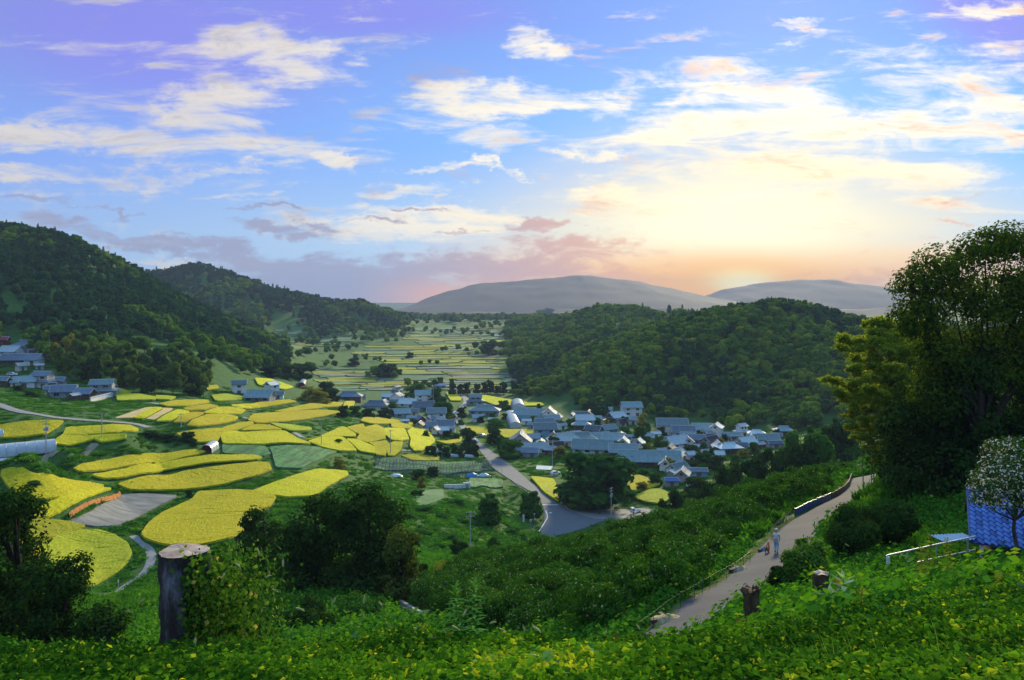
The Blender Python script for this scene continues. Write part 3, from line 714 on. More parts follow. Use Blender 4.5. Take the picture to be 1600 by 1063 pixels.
# ------------------------------------------------------------------ tree shapes
def unit(v): return v/(np.linalg.norm(v, axis=-1, keepdims=True)+1e-9)
def leaf_quads(P, Nn, s, aspect=.55, r=rng):
    """diamond-shaped leaf sprays: one folded quad pair each"""
    n = len(P); u = unit(np.cross(Nn, r.normal(size=(n, 3)))); w = np.cross(Nn, u)
    s = np.broadcast_to(np.asarray(s, dtype=float), (n,))[:, None]
    a = P-u*s*.5; b_ = P+w*s*.5*aspect+Nn*s*.06; c_ = P+u*s*.5; d_ = P-w*s*.5*aspect+Nn*s*.06
    return np.stack([a, b_, c_, d_], 1).reshape(-1, 3), np.arange(4*n).reshape(n, 4)
def big_leaves(P, D, Nn, s, aspect=.6, fold=.12):
    """pointed leaves folded along the midrib; D points from stalk to tip"""
    n = len(P); w = np.cross(Nn, D); s = np.broadcast_to(np.asarray(s, dtype=float), (n,))[:, None]
    A0 = P; M1 = P+D*s*.45-Nn*s*fold; T_ = P+D*s-Nn*s*.18; Rr = P+D*s*.38+w*s*.5*aspect; Ll = P+D*s*.38-w*s*.5*aspect
    V_ = np.stack([A0, Rr, T_, M1, Ll], 1).reshape(-1, 3); k = np.arange(n)[:, None]*5
    Fc = np.concatenate([k+np.array([[0, 1, 2, 3]]), k+np.array([[0, 3, 2, 4]])], 1).reshape(-1, 4)
    return V_, Fc
def lobes_crown(lobes, n, size, r, shell=.45, up=.35, jitter=.8, flat=1.0, clump=0):
    """sprays spread over and inside overlapping lobes (cx,cy,cz,rx,ry,rz)"""
    lb = np.array(lobes, dtype=float); vol = (lb[:, 3]*lb[:, 4]*lb[:, 5])**(2/3); pr = vol/vol.sum()
    m = int(n*1.7); k = r.choice(len(lb), m, p=pr)
    dirs = unit(r.normal(size=(m, 3)))
    if clump:
        cdir = unit(r.normal(size=(clump*len(lb), 3))); ci = k*clump + r.integers(0, clump, m)
        dirs = unit(cdir[ci] + r.normal(size=(m, 3))*.30)
    rad = (1-shell*r.random(m)**1.6) * (1+.10*r.normal(size=m)*.6)
    P = lb[k, :3] + dirs*rad[:, None]*lb[k, 3:6]
    keep = np.ones(m, bool)
    for i, l_ in enumerate(lb):
        q = np.linalg.norm((P-l_[:3])/l_[3:6], axis=1); keep &= (q > .62) | (k == i)
    P, dirs = P[keep][:n], dirs[keep][:n]
    Nn = unit(dirs + np.array([0, 0, up]) + r.normal(size=P.shape)*jitter*.5)
    s = size*(.7+.6*r.random(len(P)))
    return P, Nn, s
class MB:
    def __init__(s): s.v = []; s.f = []
    def add(s, v, f):
        o = len(s.v); s.v += [tuple(x) for x in v]; s.f += [tuple(o+i for i in q) for q in f]
    def tube(s, pts, radii, n=7, cap=True):
        pts = [Vector(p) for p in pts]; V_, Fc = [], []
        ref = Vector((0.13, 0.37, 1)).normalized()
        for i, p in enumerate(pts):
            d = (pts[min(i+1, len(pts)-1)]-pts[max(i-1, 0)]).normalized()
            rf = ref if abs(d.dot(ref)) < .95 else Vector((1, 0, 0))
            u = d.cross(rf).normalized(); w = d.cross(u)
            for k in range(n):
                a = 2*math.pi*k/n; V_.append(p+(u*math.cos(a)+w*math.sin(a))*radii[i])
        for i in range(len(pts)-1):
            for k in range(n): Fc.append((i*n+k, i*n+(k+1) % n, (i+1)*n+(k+1) % n, (i+1)*n+k))
        if cap: Fc.append(tuple(range(n))[::-1]); Fc.append(tuple((len(pts)-1)*n+k for k in range(n)))
        s.add(V_, Fc)
    def box(s, c_, d_, rz=0.0, taper=1.0):
        cx_, cy_, cz_ = c_; dx, dy, dz = d_[0]/2, d_[1]/2, d_[2]/2; V_ = []
        for z, k in ((-dz, 1.0), (dz, taper)):
            for x, y in ((-dx, -dy), (dx, -dy), (dx, dy), (-dx, dy)):
                x *= k; y *= k
                V_.append((cx_+x*math.cos(rz)-y*math.sin(rz), cy_+x*math.sin(rz)+y*math.cos(rz), cz_+z))
        s.add(V_, [(3, 2, 1, 0), (4, 5, 6, 7), (0, 1, 5, 4), (1, 2, 6, 5), (2, 3, 7, 6), (3, 0, 4, 7)])
    def poly(s, v, f): s.add(v, f)
    def mesh(s, name, mat, smooth=False): return np_mesh(name, np.array(s.v), s.f, mat, smooth=smooth)
    def build(s, name, mat, parent=None, smooth=False): return link_mesh(name, s.mesh(name, mat, smooth), parent)
m_bark = simple("bark", (.11, .085, .06), (.045, .035, .028), 5, .9, bump=.8, stretch=(1, 1, .25), bd=.05)
L_hill = leafmat("broadleaf_hill", (.022, .085, .014), (.14, .26, .024), .38, third=(.38, .34, .02), objvar=.62)
L_con = leafmat("cedar_needles", (.007, .042, .022), (.035, .11, .045), .15, objvar=.5)
L_dark = leafmat("dark_evergreen_leaves", (.010, .034, .008), (.04, .085, .015), .2, spec=.15, objvar=.3)
L_mid = leafmat("garden_tree_leaves", (.015, .065, .010), (.06, .17, .02), .3, objvar=.55)
L_bam = leafmat("bamboo_leaves", (.07, .13, .015), (.26, .32, .03), .45, objvar=.3)
L_orch = leafmat("orchard_leaves", (.008, .045, .007), (.05, .15, .015), .3, third=(.34, .36, .20), objvar=.2, spec=.15)
L_yel = leafmat("yellowing_leaves", (.10, .13, .015), (.30, .27, .03), .35, objvar=.4)

def crown_mesh(name, lobes, n, size, mat, seed, **kw):
    r = np.random.default_rng(seed); P, Nn, s = lobes_crown(lobes, n, size, r, **kw)
    V_, Fc = leaf_quads(P, Nn, s, .75, r)
    tint = np.clip(r.normal(.5, .2, len(Fc)), 0, 1)
    V2, F2 = [], []
    off = len(V_)
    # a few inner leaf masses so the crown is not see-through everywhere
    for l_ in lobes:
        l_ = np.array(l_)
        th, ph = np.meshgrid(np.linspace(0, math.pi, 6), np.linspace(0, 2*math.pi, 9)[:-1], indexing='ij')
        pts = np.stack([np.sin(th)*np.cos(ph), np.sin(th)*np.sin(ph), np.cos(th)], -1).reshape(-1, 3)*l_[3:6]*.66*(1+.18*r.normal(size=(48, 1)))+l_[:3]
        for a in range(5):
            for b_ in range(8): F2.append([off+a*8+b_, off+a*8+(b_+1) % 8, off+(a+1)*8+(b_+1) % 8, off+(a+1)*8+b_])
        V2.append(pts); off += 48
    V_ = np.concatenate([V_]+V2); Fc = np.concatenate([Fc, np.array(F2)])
    tint = np.concatenate([tint, np.full(len(F2), .15)])  # inner masses tinted dark: the crown's inner shade put into the colour
    return np_mesh(name, V_, Fc, mat, tint)
def round_lobes(r, h, w, n, base=.25, top_heavy=0.0):
    out = []
    for i in range(n):
        a = r.uniform(0, 6.28); q = r.uniform(0, 1)**.6; z = base+(1-base)*(.2+.62*r.uniform(0, 1))
        env = math.sin(min(1, max(.12, (z-base)/(1-base)))*math.pi*.85+.15)
        rr = w*.5*q*.75*env; s = w*.5*r.uniform(.30, .48)*(.7+.3*env)
        out.append((rr*math.cos(a), rr*math.sin(a), z*h, s, s, s*.8))
    out.append((0, 0, h*(.55+base*.3), w*.34, w*.34, h*.30))
    return out
def skirt_lobes(h, w, k): return [(w*.26*math.cos(j*1.05+k), w*.26*math.sin(j*1.05+k), h*.22, w*.22, w*.22, h*.17) for j in range(6)]
def trunk_mesh(name, h, r0, lobes=None, seed=1, n=6, mat=None):
    r = random.Random(seed); m = MB()
    m.tube([(0, 0, -.4), (r.uniform(-.1, .1)*r0, 0, h*.15), (r.uniform(-.5, .5)*r0, r.uniform(-.5, .5)*r0, h*.4), (r.uniform(-1, 1)*r0, 0, h*.72)], [r0*1.25, r0, r0*.75, r0*.3], n)
    if lobes:
        for l_ in lobes:
            z0 = h*r.uniform(.2, .42)
            mid = Vector((l_[0]*.45, l_[1]*.45, (z0+l_[2])*.5))
            m.tube([(0, 0, z0), mid, (l_[0]*.9, l_[1]*.9, l_[2])], [r0*.5, r0*.3, r0*.1], 5, False)
    return m.mesh(name, mat or m_bark, True)

PROTO = {}
def proto(kind, i, builder):
    PROTO.setdefault(kind, []).append(builder)
def make_protos():
    for i in range(4):          # broadleaf for hills (unit height 10 m)
        rr = random.Random(100+i); lb = round_lobes(rr, 10, 9, 7, .22)
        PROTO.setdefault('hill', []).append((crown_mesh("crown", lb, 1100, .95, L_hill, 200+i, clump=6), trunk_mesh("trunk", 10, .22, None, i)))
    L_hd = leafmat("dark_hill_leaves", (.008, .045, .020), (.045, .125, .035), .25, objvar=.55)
    for i in range(4):          # darker broadleaf and pine crowns of the mountainside
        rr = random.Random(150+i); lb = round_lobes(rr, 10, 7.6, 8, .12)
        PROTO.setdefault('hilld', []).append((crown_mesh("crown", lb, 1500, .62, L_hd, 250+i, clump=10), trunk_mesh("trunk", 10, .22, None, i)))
    for i in range(3):          # cedar
        r = np.random.default_rng(300+i); n = 900
        z = r.random(n)**1.05; rad = (1-z)**.58*2.2*(.35+.65*r.random(n)**.5)*(1+.25*np.sin(z*40+r.random()*6)); a = r.random(n)*6.283
        P = np.stack([rad*np.cos(a), rad*np.sin(a), 1.2+z*10.8], 1)
        Nn = unit(np.stack([np.cos(a), np.sin(a), np.full(n, .9)], 1)+r.normal(size=(n, 3))*.35)
        V_, Fc = leaf_quads(P, Nn, 1.0*(.6+.5*r.random(n))*(1.1-.5*z), .6, r)
        # core cone
        k = 8; off = len(V_); cone = [(1.25*math.cos(6.283*j/k), 1.25*math.sin(6.283*j/k), 1.8) for j in range(k)]+[(.5*math.cos(6.283*j/k), .5*math.sin(6.283*j/k), 8.5) for j in range(k)]
        Fc = np.concatenate([Fc, np.array([[off+j, off+(j+1) % k, off+k+(j+1) % k, off+k+j] for j in range(k)])])
        V_ = np.concatenate([V_, np.array(cone)]); tint = np.clip(r.normal(.5, .22, len(Fc)), 0, 1)
        PROTO.setdefault('cedar', []).append((np_mesh("crown", V_, Fc, L_con, tint), trunk_mesh("trunk", 11, .18, None, i)))
    for i in range(4):          # village trees
        rr = random.Random(400+i); lb = round_lobes(rr, 8, 6.6, 8, .08)+skirt_lobes(8, 6.6, i)
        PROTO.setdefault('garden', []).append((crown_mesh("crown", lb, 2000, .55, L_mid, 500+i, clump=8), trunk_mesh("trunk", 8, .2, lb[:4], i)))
    for i in range(3):
        rr = random.Random(450+i); lb = round_lobes(rr, 8, 6.6, 8, .06)+skirt_lobes(8, 6.6, i)
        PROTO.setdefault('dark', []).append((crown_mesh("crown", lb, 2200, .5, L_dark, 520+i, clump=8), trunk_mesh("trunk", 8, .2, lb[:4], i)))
    for i in range(2):
        rr = random.Random(470+i); lb = round_lobes(rr, 8, 6.2, 7, .08)+skirt_lobes(8, 6.2, i)
        PROTO.setdefault('yellow', []).append((crown_mesh("crown", lb, 1800, .5, L_yel, 540+i, clump=8), trunk_mesh("trunk", 8, .2, lb[:4], i)))
    for i in range(3):          # distant bamboo clump tree: tall plume
        r = np.random.default_rng(600+i); lb = [(r.uniform(-1.5, 1.5), r.uniform(-1.5, 1.5), 4+k*1.6, 1.7-k*.12, 1.7-k*.12, 1.6) for k in range(4)]
        PROTO.setdefault('bamboo', []).append((crown_mesh("crown", lb, 1000, .6, leafmat("bamboo_grove_leaves", (.035, .09, .014), (.12, .19, .03), .35, objvar=.5), 610+i, clump=7), trunk_mesh("trunk", 9, .08, None, i)))
    for i in range(5):          # orchard trees, 3 m
        rr = random.Random(700+i); lb = round_lobes(rr, 3.1, 4.6, 9, .12)
        lb = [(a, b_, c_*.9, d_, e_, f_*.85) for a, b_, c_, d_, e_, f_ in lb]
        r = np.random.default_rng(720+i); P, Nn, s = lobes_crown(lb, 4300, .17, r, clump=14, shell=.6)
        V_, Fc = leaf_quads(P, Nn, s, .6, r); tint = np.clip(r.normal(.45, .17, len(Fc)), 0, 1); tint[r.random(len(Fc)) < .022] = 1.25
        PROTO.setdefault('orchard', []).append((np_mesh("crown", V_, Fc, L_orch, tint), trunk_mesh("trunk", 2.8, .10, lb[:6], i)))
make_protos()
ALLTREES = []
def tree(kind, idx, loc, h, w, label, group=None, cat='tree', rz=None, name=None):
    H0 = {'hilld': 10.2, 'hill': 10.2, 'cedar': 12, 'garden': 8, 'dark': 8, 'yellow': 8, 'bamboo': 10.5, 'orchard': 3.1}[kind]
    W0 = {'hilld': 7.6, 'hill': 9, 'cedar': 4.4, 'garden': 7, 'dark': 7, 'yellow': 6.5, 'bamboo': 5, 'orchard': 4.8}[kind]
    cm, tm = PROTO[kind][idx % len(PROTO[kind])]
    nm = name or {'hilld': 'hillside_tree', 'hill': 'broadleaf_tree', 'cedar': 'cedar_tree', 'garden': 'garden_tree', 'dark': 'evergreen_tree', 'yellow': 'yellowing_tree', 'bamboo': 'bamboo_clump', 'orchard': 'orchard_tree'}[kind]
    r_ = empty(nm, loc, rnd.uniform(0, 6.28) if rz is None else rz, label, cat, group)
    r_.scale = (w/W0, w/W0, h/H0)
    c_ = link_mesh("crown", cm, r_); t_ = link_mesh("trunk", tm, r_)
    ALLTREES.append(r_)
    return r_

# ------------------------------------------------------------------ scattering with geometry nodes: only for growth nobody could count
def scatter(name, P, rotz, scl, idx, meshes, kind='stuff', label=None, cat=None, tilt=None):
    ccol = bpy.data.collections.new(name+"_sources")
    for i, me in enumerate(meshes):
        o = bpy.data.objects.new("%s_source_%02d" % (name, i), me); ccol.objects.link(o)
    me = bpy.data.meshes.new(name); me.vertices.add(len(P)); me.vertices.foreach_set('co', np.asarray(P, dtype=np.float32).ravel())
    rot = np.zeros((len(P), 3), dtype=np.float32); rot[:, 2] = rotz
    if tilt is not None: rot[:, :2] = tilt
    a = me.attributes.new('rot', 'FLOAT_VECTOR', 'POINT'); a.data.foreach_set('vector', rot.ravel())
    sc = np.asarray(scl, dtype=np.float32)
    if sc.ndim == 1: sc = np.stack([sc]*3, 1)
    a = me.attributes.new('scl', 'FLOAT_VECTOR', 'POINT'); a.data.foreach_set('vector', np.ascontiguousarray(sc).ravel())
    a = me.attributes.new('idx', 'INT', 'POINT'); a.data.foreach_set('value', np.asarray(idx, dtype=np.int32))
    o = link_mesh(name, me)
    ng = bpy.data.node_groups.new(name, 'GeometryNodeTree')
    ng.interface.new_socket('Geometry', in_out='INPUT', socket_type='NodeSocketGeometry')
    ng.interface.new_socket('Geometry', in_out='OUTPUT', socket_type='NodeSocketGeometry')
    gi = ng.nodes.new('NodeGroupInput'); go = ng.nodes.new('NodeGroupOutput')
    iop = ng.nodes.new('GeometryNodeInstanceOnPoints'); ci = ng.nodes.new('GeometryNodeCollectionInfo')
    ci.inputs['Collection'].default_value = ccol; ci.inputs['Separate Children'].default_value = True; ci.inputs['Reset Children'].default_value = True
    def na(n, dt):
        x = ng.nodes.new('GeometryNodeInputNamedAttribute'); x.data_type = dt; x.inputs['Name'].default_value = n
        return next(s for s in x.outputs if s.enabled and s.name == 'Attribute')
    ng.links.new(gi.outputs[0], iop.inputs['Points']); ng.links.new(ci.outputs[0], iop.inputs['Instance'])
    iop.inputs['Pick Instance'].default_value = True
    ng.links.new(na('idx', 'INT'), iop.inputs['Instance Index'])
    e2r = ng.nodes.new('FunctionNodeEulerToRotation'); ng.links.new(na('rot', 'FLOAT_VECTOR'), e2r.inputs[0]); ng.links.new(e2r.outputs[0], iop.inputs['Rotation'])
    ng.links.new(na('scl', 'FLOAT_VECTOR'), iop.inputs['Scale'])
    ng.links.new(iop.outputs[0], go.inputs[0])
    md = o.modifiers.new("scatter", 'NODES'); md.node_group = ng
    return tag(o, label, cat, None, kind)

# ------------------------------------------------------------------ woods on the hills
def px_of(x, y): return CX+F*np.asarray(x)/np.asarray(y)
def wood(n, pxr, dr, foot, r, crest=None):
    """random ground points with px in range and distance beyond the foot line"""
    d = np.exp(r.uniform(math.log(dr[0]), math.log(dr[1]), n*4)); px = r.uniform(pxr[0], pxr[1], n*4)
    # equal density per area: keep ~ d^2 weighting
    keep = r.random(n*4) < (d/dr[1])**2
    d, px = d[keep], px[keep]
    fd = np.interp(px, [f[0] for f in foot], [f[1] for f in foot])
    k = d > fd*(1+.05*np.sin(px/17)+.03*r.normal(size=len(px))); d, px = d[k], px[k]
    x = (px-CX)/F*d
    return x[:n], d[:n]
rf = np.random.default_rng(77)
forest = {'k': [], 'x': [], 'y': [], 's': []}
def addwood(xy, mix, smin, smax, drop=None):
    x, y = xy
    for X, Y in zip(x, y):
        if drop is not None and drop(X, Y): continue
        # stands: the kind follows a slow pattern
        nz = float(vnoise(np.array([X]), np.array([Y]), 60, 9)[0])
        k = mix[0] if nz+.12*rf.normal() < mix[2] else mix[1]
        if k == 'hilld' and rf.random() < .22: k = 'cedar'
        forest['k'].append(k); forest['x'].append(X); forest['y'].append(Y); forest['s'].append(rf.uniform(smin, smax))
def meadow(X, Y):       # open grassy hump low on the left slope
    p = CX+F*X/Y
    return (((p-285)/115)**2+((Y-455)/45)**2 < 1) and rf.random() < .72
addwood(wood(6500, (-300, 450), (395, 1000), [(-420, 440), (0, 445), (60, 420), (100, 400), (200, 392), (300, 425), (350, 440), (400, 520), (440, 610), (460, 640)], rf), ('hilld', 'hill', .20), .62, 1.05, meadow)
addwood(wood(3400, (60, 640), (1130, 1800), [(60, 1200), (300, 1150), (430, 1290), (480, 1300), (520, 1330), (560, 1330), (640, 1500)], rf), ('hilld', 'hill', .12), 1.1, 1.7)
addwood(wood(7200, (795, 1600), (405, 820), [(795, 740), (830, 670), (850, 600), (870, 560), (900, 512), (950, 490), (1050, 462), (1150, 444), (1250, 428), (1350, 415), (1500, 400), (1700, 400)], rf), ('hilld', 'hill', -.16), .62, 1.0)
addwood(wood(420, (930, 1100), (760, 1100), [(930, 800), (1100, 700)], rf), ('hill', 'hill', 0), .7, 1.1)
addwood(wood(330, (895, 1010), (980, 1250), [(895, 1130), (940, 1080), (1010, 990)], rf), ('hill', 'hill', 0), 1.1, 1.5)
addwood(wood(1500, (590, 1000), (1500, 2600), [(590, 1800), (640, 1950), (700, 1780), (760, 1850), (830, 1600), (1000, 1450)], rf), ('hill', 'hill', 0), 1.2, 2.0)
addwood(wood(500, (1000, 2300), (900, 2400), [(1000, 900), (2300, 900)], rf), ('hill', 'cedar', 0), 1.5, 2.4)
addwood(wood(900, (790, 960), (800, 1500), [(790, 900), (830, 830), (960, 800)], rf), ('hill', 'hill', 0), .9, 1.4)
addwood(wood(160, (440, 620), (1000, 1600), [(440, 1050), (620, 1250)], rf), ('hill', 'hill', 0), .8, 1.4)
fx, fy, fs = (np.array(forest[k]) for k in 'xys'); fk = np.array(forest['k']); fz = HZ(fx, fy)-.3
# hedgerows, copses and lone trees dotting the far valley floor
cops = []
for (a, b_, n, s0, s1) in [((575,590),(622,588),9,.8,1.2),((660,574),(690,570),3,.5,.8),((690,548),(800,560),12,.6,1.0),((455,560),(560,545),20,.7,1.1),((560,535),(640,520),16,.8,1.3),((640,520),(790,525),26,.7,1.2),((800,548),(860,556),26,.7,1.1),
                           ((630,606),(700,604),10,.5,.8),((800,618),(855,622),14,.6,.9),((440,585),(520,572),14,.5,.9),((560,560),(600,568),8,.4,.8),((740,515),(860,505),22,1.0,1.7),((620,505),(740,508),16,1.0,1.6),((745,548),(790,543),9,.9,1.3),((480,530),(555,520),10,.8,1.2)]:
    for i in range(n):
        q = i/max(1, n-1); px = a[0]+(b_[0]-a[0])*q+rf.normal()*4; py = a[1]+(b_[1]-a[1])*q+rf.normal()*2.2
        p = at(px, py, 0, 60); cops.append((p.x, p.y, p.z-.2, rf.uniform(s0, s1)))
cops = np.array(cops)
# the largest of them are trees of their own, the rest one wood
app = fs*(.6+.4*rf.random(len(fs)))/fy; pxf = px_of(fx, fy); ok = (pxf > -20) & (pxf < 1620)
# visible ones on the near flank: ray from the viewpoint above their tops not blocked
def visible(x, y, z):
    res = np.ones(len(x), bool)
    for q in np.linspace(.25, .985, 40):
        res &= HZ(x*q, y*q) < (ZC+(z-ZC)*q)+2.0
    return res
vis = ok & visible(fx, fy, fz+9*fs)
order = np.argsort(-(app*vis))
single = np.zeros(len(fx), bool); single[order[:290]] = True; single &= vis
SIDE = lambda x: 'left mountainside' if px_of(x[0], x[1]) < 460 else 'round hill right of the village'
for i in np.nonzero(single)[0]:
    k = fk[i]; side = SIDE((fx[i], fy[i]))
    base_ = {'hill': 'rounded green broadleaf tree', 'cedar': 'dark pointed cedar', 'hilld': 'dark dense-crowned tree'}[k]
    tree(k, int(rf.integers(0, 4)), (fx[i], fy[i], fz[i]), (10.2 if k != 'cedar' else 10.0)*fs[i], {'hill': 9.5, 'hilld': 8.2, 'cedar': 5.2}[k]*fs[i], base_+' among many on the '+side, base_+'s on the '+side)
rest = ~single
kid = np.where(fk[rest] == 'cedar', 4+rf.integers(0, 3, rest.sum()), rf.integers(0, 4, rest.sum())+7*(fk[rest] == 'hilld'))
sc = fs[rest]*np.where(fk[rest] == 'cedar', .9, 1.02)
P = np.stack([fx[rest], fy[rest], fz[rest]], 1)
P = np.concatenate([P, cops[:, :3]]); sc = np.concatenate([sc, cops[:, 3]]); kid = np.concatenate([kid, rf.integers(0, 4, len(cops))])
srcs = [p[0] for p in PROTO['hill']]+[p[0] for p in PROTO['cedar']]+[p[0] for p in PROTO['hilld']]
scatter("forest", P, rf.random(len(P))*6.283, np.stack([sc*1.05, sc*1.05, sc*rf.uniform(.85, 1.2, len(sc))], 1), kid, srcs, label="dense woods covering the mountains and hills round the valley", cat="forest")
# ------------------------------------------------------------------ houses
def roofmat(name, c1, c2, rough=.65):
    m, t, b = new_mat(name)
    tcn = t.nodes.new('ShaderNodeTexCoord')
    w1 = t.nodes.new('ShaderNodeTexWave'); w1.wave_type = 'BANDS'; w1.bands_direction = 'X'; w1.inputs['Scale'].default_value = 1.1; t.links.new(tcn.outputs['Object'], w1.inputs[0])
    w2 = t.nodes.new('ShaderNodeTexWave'); w2.wave_type = 'BANDS'; w2.bands_direction = 'Z'; w2.inputs['Scale'].default_value = 1.6; w2.wave_profile = 'SAW'; t.links.new(tcn.outputs['Object'], w2.inputs[0])
    f = mnoise(t, .8, 5, .7)
    oi = t.nodes.new('ShaderNodeObjectInfo')
    cc = mramp(t, f, [(.3, c2), (.7, c1)])
    hsv = t.nodes.new('ShaderNodeHueSaturation'); t.links.new(cc, hsv.inputs['Color']); t.links.new(mmath(t, 'ADD', mmath(t, 'MULTIPLY', oi.outputs['Random'], .7), .65), hsv.inputs['Value'])
    t.links.new(hsv.outputs[0], b.inputs['Base Color']); b.inputs['Roughness'].default_value = rough; b.inputs['Specular IOR Level'].default_value = .3
    mbump(t, b, mmath(t, 'ADD', w1.outputs['Fac'], mmath(t, 'MULTIPLY', w2.outputs['Fac'], .6)), .7, .08)
    return m
ROOF = {'teal': roofmat("sky_tinted_teal_tiles", (.20, .29, .29), (.11, .18, .19)), 'blue': roofmat("glazed_blue_grey_tiles", (.13, .18, .22), (.07, .10, .13)),  # teal and blue-grey: sky reflection on grey tiles put into the colour
        'grey': roofmat("silver_grey_tiles", (.30, .36, .38), (.18, .23, .26)), 'dark': roofmat("dark_brown_tiles", (.045, .03, .035), (.02, .018, .025)),
        'red': roofmat("red_roof", (.45, .03, .06), (.28, .02, .04)), 'pale': roofmat("pale_roof_sheets", (.42, .50, .50), (.28, .36, .38)), 'vivid': roofmat("bright_blue_tiles", (.05, .16, .42), (.03, .09, .26), .35)}
WALL = {'white': simple("white_plaster", (.74, .73, .70), (.55, .54, .50), .8, .85, bump=.1), 'brown': simple("brown_boards", (.14, .09, .06), (.07, .045, .03), 2, .8, stretch=(3, 3, .4)),
        'grey': simple("grey_plaster", (.34, .34, .33), (.22, .22, .22), .8, .85, bump=.1), 'red': simple("dark_red_boards", (.20, .03, .04), (.12, .02, .03), 2, .8), 'blue': simple("bluish_sheet_wall", (.20, .38, .46), (.12, .26, .34), 1, .5),
        'cream': simple("cream_plaster", (.62, .55, .42), (.45, .40, .30), .8, .85, bump=.1)}
m_glass, t, b = new_mat("dark_window_glass"); b.inputs['Base Color'].default_value = (.02, .03, .045, 1); b.inputs['Roughness'].default_value = .12
m_frame = simple("window_frame_metal", (.30, .30, .31), (.22, .22, .23), 5, .4, .3, 0)
m_ridge = simple("ridge_tiles", (.44, .48, .48), (.30, .34, .34), 3, .6)
m_wood = simple("weathered_wood", (.20, .15, .10), (.10, .07, .05), 4, .85, stretch=(1, 1, .2))
def gable_roof(m, L_, D_, z, rise, ov=.9, th=.18):
    hx, hy = L_/2+ov*.7, D_/2+ov; k = rise/(D_/2); ze = z-ov*k
    c_ = .22*rise   # gentle sag of the slope
    for s in (1, -1):
        pts = [(s*hy, ze), (s*hy*.5, (ze+z+rise)/2-c_*.45), (0, z+rise)]
        V_ = []
        for x in (-hx, hx):
            for y, zz in pts: V_.append((x, y, zz+.0)); 
            for y, zz in pts: V_.append((x, y, zz+th))
        Fc = [(3, 4, 10, 9), (4, 5, 11, 10), (1, 0, 6, 7), (2, 1, 7, 8), (0, 3, 9, 6), (0, 1, 4, 3), (1, 2, 5, 4), (6, 9, 10, 7), (7, 10, 11, 8)]
        if s < 0: Fc = [f[::-1] for f in Fc]
        m.add(V_, [f[::-1] for f in Fc])
def hip_roof(m, L_, D_, z, rise, ov=1.0, rl=None, th=.2):
    hx, hy = L_/2+ov, D_/2+ov; k = rise/(D_/2); ze = z-ov*k*.6
    r_ = (rl if rl is not None else max(.1, L_-D_))/2
    V_ = [(-hx, -hy, ze), (hx, -hy, ze), (hx, hy, ze), (-hx, hy, ze), (-hx, -hy, ze+th), (hx, -hy, ze+th), (hx, hy, ze+th), (-hx, hy, ze+th), (-r_, 0, z+rise), (r_, 0, z+rise)]
    m.add(V_, [(3, 2, 1, 0), (0, 1, 5, 4), (1, 2, 6, 5), (2, 3, 7, 6), (3, 0, 4, 7), (4, 5, 9, 8), (5, 6, 9), (6, 7, 8, 9), (7, 4, 8)])
def skirt_roof(m, L_, D_, z, rise, l2, d2, ov=.7, th=.15):
    hx, hy = L_/2+ov, D_/2+ov; a, b_ = l2/2-.02, d2/2-.02; ze = z-ov*.35
    V_ = [(-hx, -hy, ze), (hx, -hy, ze), (hx, hy, ze), (-hx, hy, ze), (-hx, -hy, ze+th), (hx, -hy, ze+th), (hx, hy, ze+th), (-hx, hy, ze+th), (-a, -b_, z+rise), (a, -b_, z+rise), (a, b_, z+rise), (-a, b_, z+rise)]
    m.add(V_, [(3, 2, 1, 0), (0, 1, 5, 4), (1, 2, 6, 5), (2, 3, 7, 6), (3, 0, 4, 7), (4, 5, 9, 8), (5, 6, 10, 9), (6, 7, 11, 10), (7, 4, 8, 11), (8, 9, 10, 11)])
def wall_block(m, L_, D_, z0, z1, rise=0.0):
    x, y = L_/2, D_/2
    V_ = [(-x, -y, z0), (x, -y, z0), (x, y, z0), (-x, y, z0), (-x, -y, z1), (x, -y, z1), (x, y, z1), (-x, y, z1)]
    Fc = [(3, 2, 1, 0), (0, 1, 5, 4), (2, 3, 7, 6)]
    if rise:
        V_ += [(-x, 0, z1+rise), (x, 0, z1+rise)]
        Fc += [(1, 2, 6, 9, 5), (3, 0, 4, 8, 7)]
    else: Fc += [(1, 2, 6, 5), (3, 0, 4, 7), (4, 5, 6, 7)]
    m.add(V_, Fc)
def window(parent, x, y, z, w, h, face, detail):
    """face 'f' front (-y), 'b' back, 'l','r' gable ends"""
    m = MB(); d_ = .06
    ax = face in 'fb'; sgn = -1 if face in 'fl' else 1
    def bx(u, v, su, sv, out, th):
        if ax: m.box((x+u, y+sgn*out, z+v), (su, th, sv))
        else: m.box((x+sgn*out, y+u, z+v), (th, su, sv))
    f = MB(); mm = m; m = f
    for u in (-w/2, 0, w/2): bx(u, 0, .07, h+.07, .03, .08)
    for v in (-h/2, h/2): bx(0, v, w, .07, .025, .07)
    wo = f.build("window", m_frame, parent)
    m = MB(); bx(0, 0, w-.06, h-.06, .004, .03); m.build("pane", m_glass, wo)
